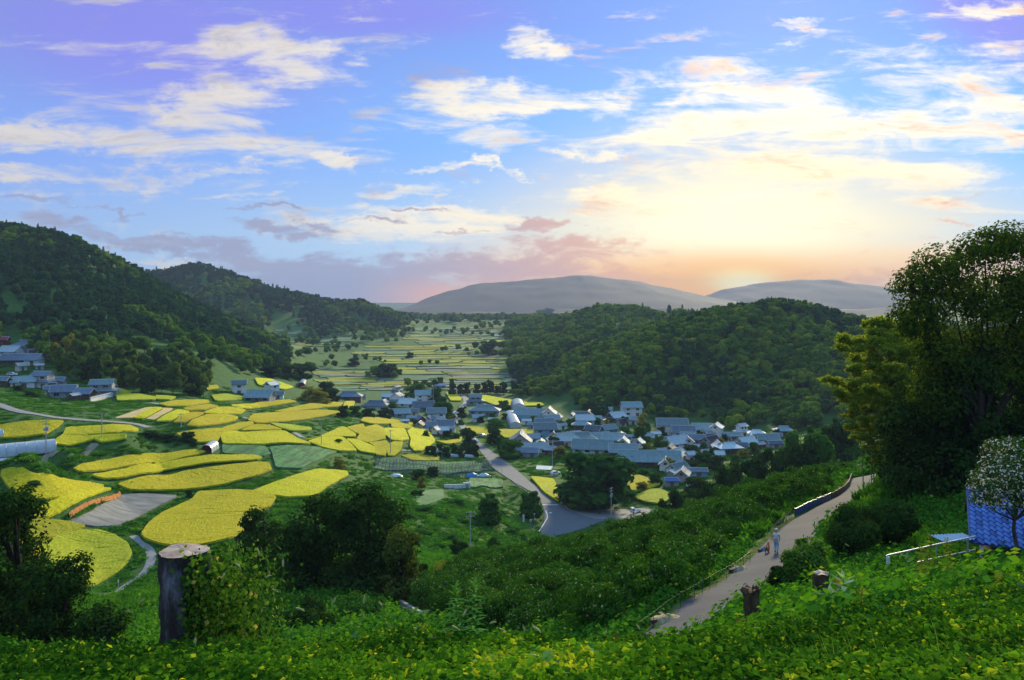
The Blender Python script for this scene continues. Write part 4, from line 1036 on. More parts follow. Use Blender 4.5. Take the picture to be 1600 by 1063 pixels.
def house(px, base, wpx, style, roof, wall, yaw, label, h_mul=1.0, dep=None, group="village houses", name=None, dmin=60, detail=True, sink=.0):
    p = at(px, base, 0, dmin); d = p.y; W_ = wpx*d/F*(1.07 if px > 530 else .95)
    name = name or {'g': 'village_house', 'h': 'village_house', 't': 'two_storey_house', 's': 'shed', 'k': 'storehouse', 'w': 'two_storey_house'}[style]
    cat = {'s': 'shed', 'k': 'storehouse'}.get(style, 'house')
    yr = R(yaw); ca, sa = abs(math.cos(yr)), abs(math.sin(yr))
    asp = dep or {'g': .62, 'h': .62, 't': .62, 's': .6, 'k': .75, 'w': .7}[style]
    L_ = W_/(ca+asp*sa); D_ = L_*asp; 
    if sa > .8: L_ = min(L_, W_*1.25); D_ = (W_ - L_*ca)/sa if sa else D_
    L_ = max(L_, 2.5); D_ = min(max(D_, 2.2), 8.6 if yaw < 60 else 11)
    loc = Vector((p.x, p.y + (D_*ca+L_*sa)*.5, 0)); loc.z = min(hz(loc.x, loc.y), p.z+.6)-.15-sink
    root = empty(name, loc, yr, label, cat, group)
    hgt = {'g': 2.9, 'h': 3.0, 't': 2.8, 's': 2.3, 'k': 3.6, 'w': 5.4}[style]*h_mul
    rw = MB(); rr = MB(); rg = MB()
    rise = D_*.5*{'g': .74, 'h': .66, 't': .7, 's': .5, 'k': .8, 'w': .64}[style]
    wm = WALL[wall]
    if style in 'gskw':
        wall_block(rw, L_, D_, -2, hgt, rise); gable_roof(rr, L_, D_, hgt+.03, rise, .7 if style != 's' else .4)
        rg.tube([(-L_/2-.45, 0, hgt+rise+.2), (L_/2+.45, 0, hgt+rise+.2)], [.17, .17], 6)
        if style == 'g' and L_ > 9:     # a lean-to roof along the front
            skirt_roof(rr, L_*.98, D_+1.6, hgt-.55, .35, L_*.9, D_+.1, .25, .12)
    elif style == 'h':
        wall_block(rw, L_, D_, -2, hgt); hip_roof(rr, L_, D_, hgt+.02, rise*.72, .8, L_*.62)
        gable_roof(rr, L_*.55, D_*.42, hgt+rise*.42, rise*.62, .25)
        rg.tube([(-L_*.29, 0, hgt+rise*1.06+.1), (L_*.29, 0, hgt+rise*1.06+.1)], [.2, .2], 6)
    else:
        l2, d2 = L_*.74, D_*.74; h2 = hgt+.35+2.3*h_mul
        wall_block(rw, L_, D_, -2, hgt); wall_block(rw, l2, d2, hgt-.2, h2, d2*.27)
        skirt_roof(rr, L_, D_, hgt+.02, .62, l2, d2, .75); gable_roof(rr, l2, d2, h2+.03, d2*.28, .7)
        rg.tube([(-l2/2-.4, 0, h2+d2*.28+.2), (l2/2+.4, 0, h2+d2*.28+.2)], [.19, .19], 6)
        for s in (-1, 1):
            window(root, s*l2*.22, -d2/2, h2-1.0, l2*.22, 1.0, 'f', detail)
    if style in 'gskw':
        hx = L_/2+.9*.7 if style != 's' else L_/2+.28; k_s = rise/(D_/2); ov_ = .7 if style != 's' else .4
        for e in (-1, 1):
            for s in (-1, 1): rg.tube([(e*hx, s*(D_/2+ov_), hgt+.03-ov_*k_s+.2), (e*hx, s*(D_/2+ov_)*.5, hgt+rise*.5-ov_*k_s*.5-.1*rise+.24), (e*hx, 0, hgt+rise+.2)], [.11, .11, .12], 5)
    rw.build("wall", wm, root); ro = rr.build("roof", ROOF[roof], root); rg.build("ridge_cap", m_ridge, ro)
    # windows, a door and boarding to the front and one gable end
    nwin = max(1, int(L_/4.0)); front = -1 if math.cos(yr) > -0.2 else 1
    zc = min(hgt-1.1, 1.6)
    for i in range(nwin):
        x = -L_/2+(i+.5)*L_/nwin
        if i == nwin//2 and style != 'k':
            m = MB(); m.box((x, front*(D_/2+.03), .95), (min(1.7, L_*.3), .08, 2.1)); do = m.build("door", m_wood, root)
            continue
        window(root, x, front*D_/2, zc, min(1.9, L_/nwin*.6), 1.15, 'f' if front < 0 else 'b', detail)
        if style == 'w': window(root, x, front*D_/2, zc+2.5, min(1.7, L_/nwin*.55), 1.0, 'f' if front < 0 else 'b', detail)
    if style == 'w': window(root, -L_/2+(nwin//2+.5)*L_/nwin, front*D_/2, zc+2.5, min(1.7, L_/nwin*.55), 1.0, 'f' if front < 0 else 'b', detail)
    if sa > .25 and style != 's':
        e = -1 if math.sin(yr) > 0 else 1     # the gable end that looks towards the viewpoint
        window(root, e*L_/2, 0, hgt+rise*.12 if style in 'gkw' else zc, min(1.2, D_*.25), .9, 'l' if e < 0 else 'r', detail)
    if style == 'k':
        m = MB()
        for e in (-1, 1): m.box((e*(L_/2+.03), 0, .5), (.06, D_, 1.6))
        m.box((0, -D_/2-.03, .5), (L_, .06, 1.6)); m.build("wainscot", WALL['brown'], root)
    return root
c3 = lambda x, y: (600+x/5.317, 560+y/5.317)
H = house
VG = "houses of the village in the valley"
HOUSES = [
 # px, base, width, style, roof, wall, yaw, label
 (686,607,18,'s','grey','grey',20,"lone grey farm shed by the line of roadside trees behind the village"),
 (742,633,26,'t','teal','grey',8,"small two-storey house with a square upper room beside the bend of the back road"),
 (757,650,46,'h','teal','grey',-6,"long low teal-roofed house in front of the house with the square upper room"),
 (776,641,13,'s','dark','grey',10,"tiny dark-roofed shed right of the house with the square upper room"),
 (661,629,28,'w','teal','white',12,"white house with teal gable roof at the back of the left house cluster"),
 (637,637,30,'g','pale','white',-20,"pale-roofed house left of the white house at the back of the left cluster"),
 (660,643,34,'g','blue','grey',14,"blue-roofed house just in front of the white house in the left cluster"),
 (626,653,26,'g','teal','grey',24,"small teal-roofed house at the left foot of the left cluster, above the golden patchwork"),
 (681,660,28,'w','teal','white',6,"bright white two-storey house with teal roof standing above the red-walled house"),
 (643,659,14,'s','teal','blue',0,"small teal-roofed lean-to next to the red-walled house"),
 (656,663,17,'g','blue','red',-70,"narrow house with dark red walls next to the bright white two-storey house"),
 (669,674,24,'g','blue','white',28,"blue-roofed house touching the golden rounded field"),
 (694,673,30,'g','blue','white',-8,"white-walled house with long blue roof nearest the village road"),
 (680,682,11,'k','pale','white',70,"small white storehouse below the blue-roofed houses, left one of two"),
 (693,682,13,'k','pale','white',15,"small white storehouse below the blue-roofed houses, right one of two"),
 (619,632,22,'t','blue','white',80,"white two-storey house end-on behind the left cluster"),
 (605,626,20,'g','pale','white',-30,"pale house at the far left end of the village, behind the large blue roof"),
 (618,616,16,'t','blue','white',60,"distant two-storey house half hidden behind the village trees"),
 (585,641,42,'h','blue','white',-8,"broad blue-roofed house standing over the dark hedge trees"),
 (543,626,38,'h','blue','brown',4,"large dark-walled farmhouse with blue roof, behind the thin yellow terrace"),
 (563,624,14,'s','blue','grey',20,"small blue shed right of the large dark-walled farmhouse"),
 (859,656,22,'k','pale','white',82,"white gable-ended storehouse at the foot of the wooded hill"),
 (862,664,26,'g','grey','white',18,"pale grey-roofed house under the white gable-ended storehouse"),
 (851,671,30,'g','teal','grey',10,"teal-roofed house behind the yellow field in the middle of the village"),
 (823,664,13,'s','pale','white',0,"small pale shed beside the long plastic tunnel"),
 (833,671,17,'s','teal','grey',-12,"low teal shed right of the long plastic tunnel"),
 (852,687,34,'w','teal','blue',4,"two-storey house with teal roof at the right end of the middle yellow field"),
 (814,699,32,'g','blue','grey',86,"blue-grey house showing its gable under the middle yellow field"),
 (832,693,20,'g','teal','blue',12,"small teal house between the gable-front house and the two-storey house"),
 (834,709,44,'s','pale','white',2,"long low pale-roofed building beside the main road"),
 (823,715,36,'s','blue','grey',-4,"blue-roofed shed in front of the long low pale building"),
 (884,699,52,'h','pale','cream',6,"big pale hip-roofed house left of the large round tree"),
 (895,660,12,'k','pale','white',70,"small white storehouse at the lane end under the wooded hill"),
 (907,658,26,'g','blue','white',-22,"blue-roofed house highest on the left under the wooded hill"),
 (921,655,15,'g','blue','brown',78,"narrow dark gable next to the highest blue-roofed house"),
 (950,655,22,'t','teal','white',-14,"small two-storey teal house left of the brown-gabled house"),
 (965,660,30,'g','pale','brown',36,"pale-roofed house with brown gable near the wooded hill"),
 (988,651,30,'w','teal','white',6,"white two-storey house highest up against the wooded hill"),
 (914,664,28,'g','pale','white',10,"pale-roofed house in the second row under the wooded hill"),
 (909,673,26,'h','teal','brown',-4,"little teal-roofed house left of the deep blue roof"),
 (929,681,26,'g','blue','blue',-30,"house with a deep blue roof tilted to the left"),
 (952,680,26,'g','teal','blue',34,"steep teal-roofed house right of the deep blue roof"),
 (904,697,60,'h','teal','cream',-3,"very wide teal-roofed house behind the large round tree"),
 (938,694,32,'g','teal','brown',18,"teal-roofed house adjoining the very wide house"),
 (961,696,36,'g','teal','blue',-24,"teal-roofed house with bluish wall right of the very wide house"),
 (983,690,16,'s','teal','white',0,"small square teal-roofed outhouse"),
 (928,711,62,'g','teal','white',-10,"large teal-roofed building with white gable above the round tree's crown"),
 (976,704,20,'k','pale','white',76,"white storehouse gable behind the long manor, left one"),
 (1000,705,18,'k','pale','white',70,"white storehouse gable behind the long manor, right one"),
 (976,716,42,'g','teal','brown',-8,"left wing of the long manor, under teal tiles"),
 (1018,731,92,'g','teal','brown',-4,"long manor with a wide teal roof and dark open front"),
 (1060,723,36,'g','teal','white',52,"teal-roofed house joined at an angle to the long manor"),
 (1053,681,46,'w','teal','white',-6,"large bright white two-storey house with teal roof in the middle of the right cluster"),
 (1070,684,34,'g','blue','white',-6,"white-walled house right under the large bright white house"),
 (1025,685,16,'s','pale','white',10,"small pale shed left of the large bright white house"),
 (1100,679,30,'g','teal','white',-6,"teal-roofed house left of the white gable under the wooded hill"),
 (1123,686,24,'w','pale','white',66,"tall white gable-ended house under the wooded hill"),
 (1114,699,28,'g','dark','grey',40,"house with a steep dark brown roof among pale ones"),
 (1090,696,26,'g','blue','grey',-10,"blue-roofed house just left of the steep dark roof"),
 (1060,703,42,'g','pale','white',34,"pale-roofed house with white gable in front of the large bright white house"),
 (1077,691,22,'g','teal','white',-16,"small teal house between the large white house and the steep dark roof"),
 (1145,688,24,'s','teal','blue',-4,"low teal building right of the tall white gable"),
 (1162,683,23,'t','pale','white',30,"small white two-storey house right of the tall white gable"),
 (1185,687,24,'h','pale','grey',-10,"pale pyramid-roofed house near the right end of the village"),
 (1170,701,32,'g','pale','white',30,"pale-roofed house beside the dark wood at the right of the village, upper one"),
 (1143,711,36,'h','pale','brown',14,"pale hip-roofed house in front of the small white two-storey house"),
 (1203,696,30,'g','teal','blue',-8,"teal-roofed house at the edge of the dark wood"),
 (1213,701,22,'s','blue','grey',6,"small blue shed half hidden at the edge of the dark wood"),
 (1227,682,26,'h','teal','brown',0,"lone teal-roofed house at the far right end of the village"),
 (1063,744,32,'g','teal','white',40,"teal-gabled house standing in front of the long manor"),
 (1070,754,26,'g','blue','grey',72,"grey-blue gable at the front edge of the village"),
 (1093,746,26,'s','blue','blue',-6,"bright bluish sheet-metal building beside the front gable"),
 (1050,761,20,'s','vivid','grey',4,"small vivid blue-roofed shed at the very front of the village"),
 (1125,722,11,'k','pale','white',0,"tiny white hut below the pale hip-roofed house"),
 (1080,723,12,'k','pale','white',20,"tiny white hut right of the angled teal house"),
 (1154,776,26,'g','pale','grey',40,"pale roof peeping out of the orchard trees nearest the viewer"),
 (370,616,25,'w','teal','white',20,"white barn-like house at the left of the pale farm group above the terraces"),
 (402,628,44,'g','teal','grey',-6,"long grey-walled farmhouse with teal roof above the narrow yellow terrace"),
 (421,616,22,'w','pale','white',64,"white gabled house behind the long grey farmhouse"),
 (433,624,18,'g','blue','white',10,"small white house at the right end of the long grey farmhouse"),
 (34,551,42,'h','blue','grey',4,"blue-roofed house at the top of the upper left hamlet"),
 (10,559,36,'g','pale','white',-12,"pale-roofed house at the left edge of the upper left hamlet"),
 (14,571,36,'g','blue','brown',6,"dark blue-roofed house at the left edge, under the pale one"),
 (42,572,36,'g','blue','white',-6,"blue-roofed house with white base wall in the upper left hamlet"),
 (70,556,24,'g','blue','grey',8,"small blue-roofed house at the right of the upper left hamlet, upper one"),
 (66,563,18,'g','blue','grey',-4,"small blue-roofed house at the right of the upper left hamlet, lower one"),
 (58,607,44,'t','blue','cream',-8,"large two-storey farmhouse with cream walls in the left hamlet"),
 (30,606,34,'g','teal','white',28,"teal-roofed wing with white gable left of the cream farmhouse"),
 (0,604,20,'g','blue','brown',0,"dark house cut by the left edge beside the cream farmhouse"),
 (92,622,40,'g','blue','grey',16,"low blue-roofed outbuildings between the two large farmhouses"),
 (88,605,20,'g','blue','grey',0,"small grey house behind the low blue-roofed outbuildings"),
 (150,622,52,'t','teal','grey',14,"proud walled farmhouse with upturned grey-teal roof beside the bamboo belt"),
 (128,625,30,'g','blue','brown',-10,"dark front wing of the walled farmhouse"),
 (3,540,15,'g','red','red',0,"red-roofed house among trees at the left edge"),
 (872,610,12,'s','dark','brown',10,"tiny dark hut on the terraces left of the round wooded hill"),
 (806,541,14,'s','pale','grey',0,"far grey hut on the upper terraces"),
]
for (px, base, w, st, rf_, wl, yaw, lab) in HOUSES:
    g = VG if px > 530 else "farmhouses on the left slope"
    hm = 1.0
    H(px, base, w, st, rf_, wl, yaw, lab, hm, group=g)
H(1043, 737, 22, 'g', 'teal', 'white', 78, "gabled entrance wing at the right end of the long manor", group=VG)
H(990, 729, 20, 'g', 'grey', 'white', 80, "small cross gable breaking the long manor's left part", group=VG)
OUT = [(22,561,14),(52,560,16),(28,581,14),(58,579,14),(48,549,12),(84,566,12),(20,606,12),(80,613,16),(108,617,14),(112,627,14),(72,618,12),(172,616,12),(598,634,12),(612,650,12),(648,650,14),(632,664,12),(672,662,12),(690,666,12),(705,676,12),(655,672,12),(746,660,16),(770,662,14),(845,664,14),(872,660,14),(878,672,16),(842,680,14),(866,690,16),(900,684,16),(918,690,16),(932,662,14),(945,666,14),(972,668,16),(990,664,14),(972,688,14),(995,700,14),(1012,690,14),(1035,694,16),(1050,712,18),(1035,716,16),(1095,706,16),(1078,700,16),(1110,686,14),(1132,694,16),(1152,696,16),(1176,694,14),(1190,702,16),(1160,706,16),(1126,708,18),(1105,714,16),(1092,722,14),(1108,728,12),(1050,748,14),(1082,762,14),(860,712,16),(846,700,16),(872,704,16),(1216,690,14)]
for i, (px, base, w) in enumerate(OUT):
    rf_ = ('teal', 'grey', 'blue', 'pale', 'teal', 'dark')[(i*5) % 6]
    H(px, base, w, 'g' if i % 3 else 's', rf_, ('white', 'grey', 'cream', 'brown')[(i*3) % 4], (-20, 8, 66, 30, -8, 84, 14)[i % 7], {'teal': "little teal-roofed outbuilding packed between the larger houses", 'grey': "little grey-roofed outbuilding packed between the larger houses", 'blue': "little slate-blue outbuilding packed between the larger houses", 'pale': "little pale-roofed outbuilding packed between the larger houses", 'dark': "little dark-roofed outbuilding packed between the larger houses"}[rf_], group=rf_+"-roofed outbuildings", name="outbuilding")
# white boundary wall of the walled farmhouse
m = MB(); a = at(141, 628, 0, 60); b_ = at(183, 619, 0, 60); a.z -= .3; b_.z -= .3
dirv = (b_-a); ln_ = dirv.length; ang = math.atan2(dirv.y, dirv.x)
m.box((ln_/2, 0, .8), (ln_, .3, 1.9)); wroot = empty("boundary_wall", a, ang, "white plaster wall with tiled coping in front of the walled farmhouse", "wall"); m.build("wall", WALL['white'], wroot)
m = MB(); m.add([(-.1, -.4, 1.75), (ln_+.1, -.4, 1.75), (ln_+.1, 0, 2.05), (-.1, 0, 2.05), (ln_+.1, .4, 1.75), (-.1, .4, 1.75)], [(0, 1, 2, 3), (3, 2, 4, 5), (0, 5, 4, 1), (0, 3, 5), (1, 4, 2)]); m.build("coping", ROOF['grey'], wroot)

# ------------------------------------------------------------------ plastic greenhouses and tunnels
m_plast, t, b = new_mat("milky_greenhouse_film"); b.inputs['Base Color'].default_value = (.62, .66, .66, 1); b.inputs['Roughness'].default_value = .35
n1 = mnoise(t, .8, 5, .7); t.links.new(mramp(t, n1, [(.3, (.30, .40, .42)), (.7, (.52, .50, .48))]), b.inputs['Base Color'])
m_hoop = simple("steel_hoops", (.45, .46, .46), (.3, .3, .3), 6, .4, .6, 0)
def tunnel(p0, p1, w, h, label, mat=None, arches=True, end_open=False, name="greenhouse_tunnel", grp=None):
    p0, p1 = Vector(p0), Vector(p1); dv = p1-p0; ln_ = math.hypot(dv.x, dv.y); ang = math.atan2(dv.y, dv.x)
    p0 = p0.copy(); root = empty(name, p0-Vector((0, 0, .15)), ang, label, 'greenhouse', grp)
    n = 13; m = MB(); sl = dv.z/ln_
    def arc(x, r=1.0): return [(x, -math.cos(math.pi*k/(n-1))*w/2*r, sl*x + (math.sin(math.pi*k/(n-1))**.62)*h*r) for k in range(n)]
    nx = max(2, int(ln_/2.2)); V_ = []
    for i in range(nx+1): V_ += arc(ln_*i/nx, 1.0-.012*(i % 2))
    Fc = [(i*n+k, (i+1)*n+k, (i+1)*n+k+1, i*n+k+1) for i in range(nx) for k in range(n-1)]
    m.add(V_, Fc); m.build("film", mat or m_plast, root, True)
    for x in (0, ln_):
        if end_open and x == 0: 
            e = MB(); e.add([(x+1.5, y*.97, z*.97) for _, y, z in arc(x)], [tuple(range(n))]); e.build("end_wall", WALL['red'], root); continue
        e = MB(); e.add([(x+(.03 if x else -.03)*0, y*.995, z*.995) for _, y, z in arc(x)], [tuple(range(n))]); eo = e.build("end_wall", mat or m_plast, root)
    hb = MB()
    for i in range(0, nx+1, 1 if nx < 30 else 2): hb.tube(arc(ln_*i/nx, 1.012), [.035]*n, 4, False)
    hb.build("hoops", m_hoop, root)
    return root
def P_(px, py): return at(px, py, 0, 60)
tunnel(P_(-40, 716), P_(86, 703), 5.2, 3.1, "long milky plastic greenhouse lying at the left edge among yellow fields")
tunnel(P_(-40, 689), P_(4, 684), 4, 2.6, "end of a second plastic greenhouse peeping in at the left edge above the long one")
tunnel(P_(-20, 724), P_(16, 721), 2.2, 1.1, "low white cloche in front of the long greenhouse", name="low_tunnel")
tunnel(P_(322, 708), P_(334, 700), 3.4, 2.5, "small round white tunnel standing at the head of the narrow terraces", end_open=True)
tunnel(P_(471, 607), P_(474, 601), 4.8, 4.0, "white arched shelter beside the brown-green trees above the terraces", end_open=True)
tunnel(P_(806, 669), P_(797, 650), 6.5, 3.6, "long pale pink plastic tunnel pointing towards the viewer in the village")
tunnel(P_(811, 645), P_(808, 636), 9, 6.0, "wide pale plastic arch behind the long pink tunnel")
tunnel(P_(686, 713), P_(688, 707), 3.2, 2.6, "small greyish tunnel behind the netted vegetable beds")
tunnel(P_(700, 713), P_(744, 715), 2.0, 1.3, "row of low white cloches beside the small greyish tunnel", name="low_tunnel")
# big teal glasshouse roof: rows of low gabled sheets
gh = at(834, 655, 0, 60); ghr = empty("glasshouse", gh+Vector((0, 12, -.2)), R(-14), "wide glasshouse with ridged teal-blue roof behind the pink tunnel", "greenhouse")
mw = MB(); mr = MB(); 
for k in range(5):
    y = -10+k*5; wall_block(mr, 22, 4.9, 0, 2.4, 1.2) if False else None
    V0 = [(-11, y-2.45, 2.3), (11, y-2.45, 2.3), (11, y, 3.6), (-11, y, 3.6), (11, y+2.45, 2.3), (-11, y+2.45, 2.3)]
    mr.add(V0, [(0, 1, 2, 3), (3, 2, 4, 5), (0, 3, 5), (1, 4, 2)])
mw.box((0, 0, .65), (21.8, 24.4, 3.2)); mw.build("wall", WALL['blue'], ghr); mr.build("roof", ROOF['teal'], ghr)
# ------------------------------------------------------------------ single trees of the valley (px, base, height px, width px, kind, label)
VT = [
 (927,792,88,124,'garden',"large round leafy tree standing alone beside the road junction"),
 (762,820,50,52,'garden',"bushy bright green tree left of the bridge"),
 (829,809,46,42,'garden',"dense rounded tree in the verge at the road junction"),
 (877,716,22,24,'yellow',"yellow-green tree touching the top of the large round tree's left side"),
 (1003,667,24,18,'yellow',"lime green tree among the roofs below the highest white house"),
 (1002,692,28,32,'garden',"dark garden tree between the very wide house and the large bright white house"),
 (978,679,14,22,'garden',"low green bush tree right of the deep blue roof"),
 (1030,697,18,22,'garden',"tree in the garden under the large bright white house"),
 (1084,707,14,20,'garden',"round tree between the pale gabled house and the steep dark roof"),
 (1100,728,24,30,'garden',"tree right of the angled teal house"),
 (1120,735,26,30,'dark',"dark tree at the village edge below the pale hip-roofed house"),
 (985,722,18,20,'dark',"dark tree at the left end of the long manor"),
 (1088,769,26,40,'dark',"spreading tree at the front edge of the village, right of the front gable"),
 (1025,757,20,26,'garden',"tree on the edge of the yellow-green field right of the large round tree"),
 (1005,741,10,22,'garden',"low bush in front of the long manor"),
 (1005,768,18,24,'yellow',"yellow-green shrub beside the field right of the large round tree"),
 (985,780,16,30,'garden',"low shrub behind the parked white truck"),
 (682,630,24,26,'garden',"tree behind the white house of the left cluster"),
 (652,622,24,40,'garden',"wide tree at the back of the left cluster, left one"),
 (690,640,22,24,'dark',"dark tree right of the back white house"),
 (696,657,30,34,'garden',"tree between the bright white two-storey house and the village road"),
 (722,652,18,18,'dark',"small round dark tree beside the bend of the village road"),
 (733,700,32,26,'dark',"tall dark tree where the road enters the village"),
 (738,712,20,20,'dark',"lower dark tree right by the start of the main road"),
 (773,694,28,28,'dark',"pointed dark tree on the right side where the road enters the village"),
 (796,716,30,40,'garden',"broad tree left of the long low pale building"),
 (785,702,18,20,'garden',"smaller tree between the pointed dark tree and the broad tree"),
 (776,670,17,36,'garden',"wide shrub left of the long pink tunnel"),
 (720,664,9,14,'garden',"low round shrub by the village road"),
 (700,685,14,18,'dark',"dark bush right of the small white storehouses"),
 (712,688,12,16,'garden',"green bush beside the small white storehouses"),
 (787,640,16,24,'garden',"fresh green tree near the wide plastic arch"),
 (835,657,8,16,'garden',"bush in front of the glasshouse"),
 (485,627,24,44,'yellow',"brown-green tree above the thin yellow terrace, left one"),
 (512,618,24,34,'dark',"dark tree right of the white arched shelter"),
 (500,632,22,40,'yellow',"brown-green tree above the thin yellow terrace, middle one"),
 (520,628,24,28,'dark',"dark tree left of the large dark-walled farmhouse"),
 (470,595,30,36,'dark',"tall dark tree ending the wooded slope above the white arched shelter"),
 (448,592,24,40,'dark',"dark tree on the slope foot, second from its end"),
 (425,590,22,40,'dark',"dark tree on the slope foot, third from its end"),
 (603,590,24,38,'dark',"large dark tree alone in the middle of the distant terraces"),
 (552,572,14,22,'dark',"round tree on the distant terraces, left of the large dark one"),
 (489,578,12,16,'dark',"small tree left among the distant terraces"),
 (640,560,10,14,'dark',"small dark tree on the upper distant terraces"),
 (765,555,22,30,'dark',"dark tree at the right edge of the upper terraces"),
 (852,500,22,34,'dark',"domed tree standing up on the skyline left of the round knoll"),
 (535,652,20,22,'dark',"bush tree at the left end of the hedge under the broad blue-roofed house"),
 (556,651,18,24,'garden',"green bush in the hedge under the broad blue-roofed house"),
 (576,653,17,24,'dark',"dark bush in the middle of the hedge under the broad blue-roofed house"),
 (600,655,18,26,'dark',"dark bush at the right end of the hedge under the broad blue-roofed house"),
 (612,645,16,20,'garden',"small tree beside the small teal-roofed house"),
 (528,694,9,16,'garden',"small round brownish shrub beside the vegetable plot"),
 (530,733,18,24,'yellow',"round shrub behind the big dark tree"),
 (655,750,18,26,'garden',"bush right behind the big dark tree"),
 (675,745,18,22,'dark',"dark bush by the low concrete wall"),
 (658,762,20,16,'yellow',"reddish shrub by the low concrete wall"),
 (235,683,12,36,'dark',"low dark bush on the mound by the end of the curving lane, left one"),
 (262,688,13,34,'dark',"low dark bush on the mound by the end of the curving lane, middle one"),
 (292,690,18,26,'dark',"dark bush on the mound above the small round white tunnel"),
 (302,697,12,14,'dark',"little round bush right at the small round white tunnel"),
 (296,777,14,12,'dark',"single dark bush at the top corner of the wide oval rice field"),
 (52,762,14,30,'garden',"grass-green bush left of the bare field"),
 (100,545,30,50,'dark',"dark tree behind the upper left hamlet"),
 (30,612,12,20,'dark',"dark tree in front of the dark house at the left edge"),
 (48,620,12,30,'garden',"garden bush in front of the cream farmhouse"),
 (1225,662,16,40,'garden',"pale green bamboo-like shrub behind the lone teal-roofed house"),
]
for (px, base, hp, wp, kind, lab) in VT:
    p = at(px, base, 0, 60); d = p.y; p.z -= .25
    far_ = d > 250
    tree(kind, rnd.randint(0, 9), p, hp*d/F*1.08, wp*d/F*1.1, lab, "trees and bushes dotted through the village" if 660 > 0 and px > 530 else "trees and bushes on the left terraces")
FILL = [(612,640),(632,622),(648,668),(672,648),(705,662),(752,660),(768,655),(790,655),(842,640),(846,676),(876,668),(893,668),(872,688),(935,668),(948,668),(975,665),(1012,676),(1035,680),(1040,706),(1012,708),(990,700),(1000,716),(1092,690),(1100,706),(1128,702),(1132,694),(1155,700),(1190,694),(1178,712),(1160,716),(1115,716),(1098,738),(1085,735),(945,700),(1045,735),(1040,728),(890,680),(866,700),(850,703),(806,700),(1212,688),(1150,722),(1078,708),(968,708),(1240,690),(700,650),(665,684),(728,680)]
for i, (px, base) in enumerate(FILL):
    p = at(px, base, 0, 60); p.z -= .3; kd = ('dark', 'garden', 'dark', 'garden', 'yellow')[i % 5]
    tree(kd, i, p, rnd.uniform(3.5, 6.5), rnd.uniform(4, 7.5), {'dark': "dark rounded shrub tree squeezed between the village roofs", 'garden': "green shrub tree squeezed between the village roofs", 'yellow': "yellowish shrub tree squeezed between the village roofs"}[kd], {'dark': "dark shrub trees between the roofs", 'garden': "green shrub trees between the roofs", 'yellow': "yellowish shrub trees between the roofs"}[kd])
for i, (px, base, hp, wp) in enumerate([(665,800,16,40),(690,812,14,36),(715,790,16,34),(660,835,18,40),(700,842,14,44),(745,835,12,36),(770,850,14,40),(800,835,16,34),(720,815,12,40),(785,808,16,26),(650,775,14,30),(680,860,14,40),(640,812,16,30),(812,842,12,30)]):
    p = at(px, base, 0, 60); p.z -= .6; tree('garden', i, p, hp*p.y/F, wp*p.y/F, "low vine-smothered mound of leaves in the green hollow", "vine-smothered mounds", 'bush', name="leafy_mound")
# hedge of round trees along the main road, a line of roadside trees behind the village
for i, px in enumerate([668, 678, 688, 698, 709, 720, 731, 742]):
    p = at(px, 713+(i % 2)*2, 0, 60); p.z -= .2
    tree('dark', i, p, (20+(i*7 % 5))*p.y/F, 15*p.y/F, "rounded dark tree, number %s from the left in the hedge left of the main road" % ["one", "two", "three", "four", "five", "six", "seven", "eight"][i], "hedge trees left of the main road")
for i, (px, hh) in enumerate([(707, 22), (720, 18), (730, 20), (745, 18), (757, 19), (766, 22), (777, 14), (787, 20), (803, 22), (815, 13), (826, 14)]):
    p = at(px, 615+abs(i-5)*.6, 0, 60)
    tree('dark', i, p, hh*p.y/F*1.1, 15*p.y/F, "tree %s from the left in the line behind the village roofs" % ["first", "second", "third", "fourth", "fifth", "sixth", "seventh", "eighth", "ninth", "tenth", "eleventh"][i], "line of trees behind the village")
# bamboo belt and dark trees at the foot of the left mountain
k_ = 0
for row, (y0, y1, n, kd) in enumerate([(592, 612, 20, 'bamboo'), (600, 622, 22, 'bamboo'), (568, 590, 14, 'bamboo')]):
    for i in range(n):
        q = i/(n-1); px = 88+q*(232 if row < 2 else 200)+rnd.uniform(-5, 5); py = y0+(y1-y0)*q+rnd.uniform(-2, 2)
        if row == 1 and px < 180: continue
        p = at(px, py, 0, 60); p.z -= .3
        kd2 = 'yellow' if (row == 2 and i < 2) else ('dark' if rnd.random() < .25 else kd)
        tree(kd2, rnd.randint(0, 5), p, rnd.uniform(38, 54)*p.y/F, rnd.uniform(20, 30)*p.y/F, {'bamboo': "upright bamboo clump in the dense belt below the left mountain", 'dark': "dark evergreen standing in the bamboo belt below the left mountain", 'yellow': "bright yellow-green tree right of the upper left hamlet"}[kd2], {'bamboo': "bamboo belt", 'dark': "evergreens in the bamboo belt", 'yellow': "bright trees by the hamlet"}[kd2])
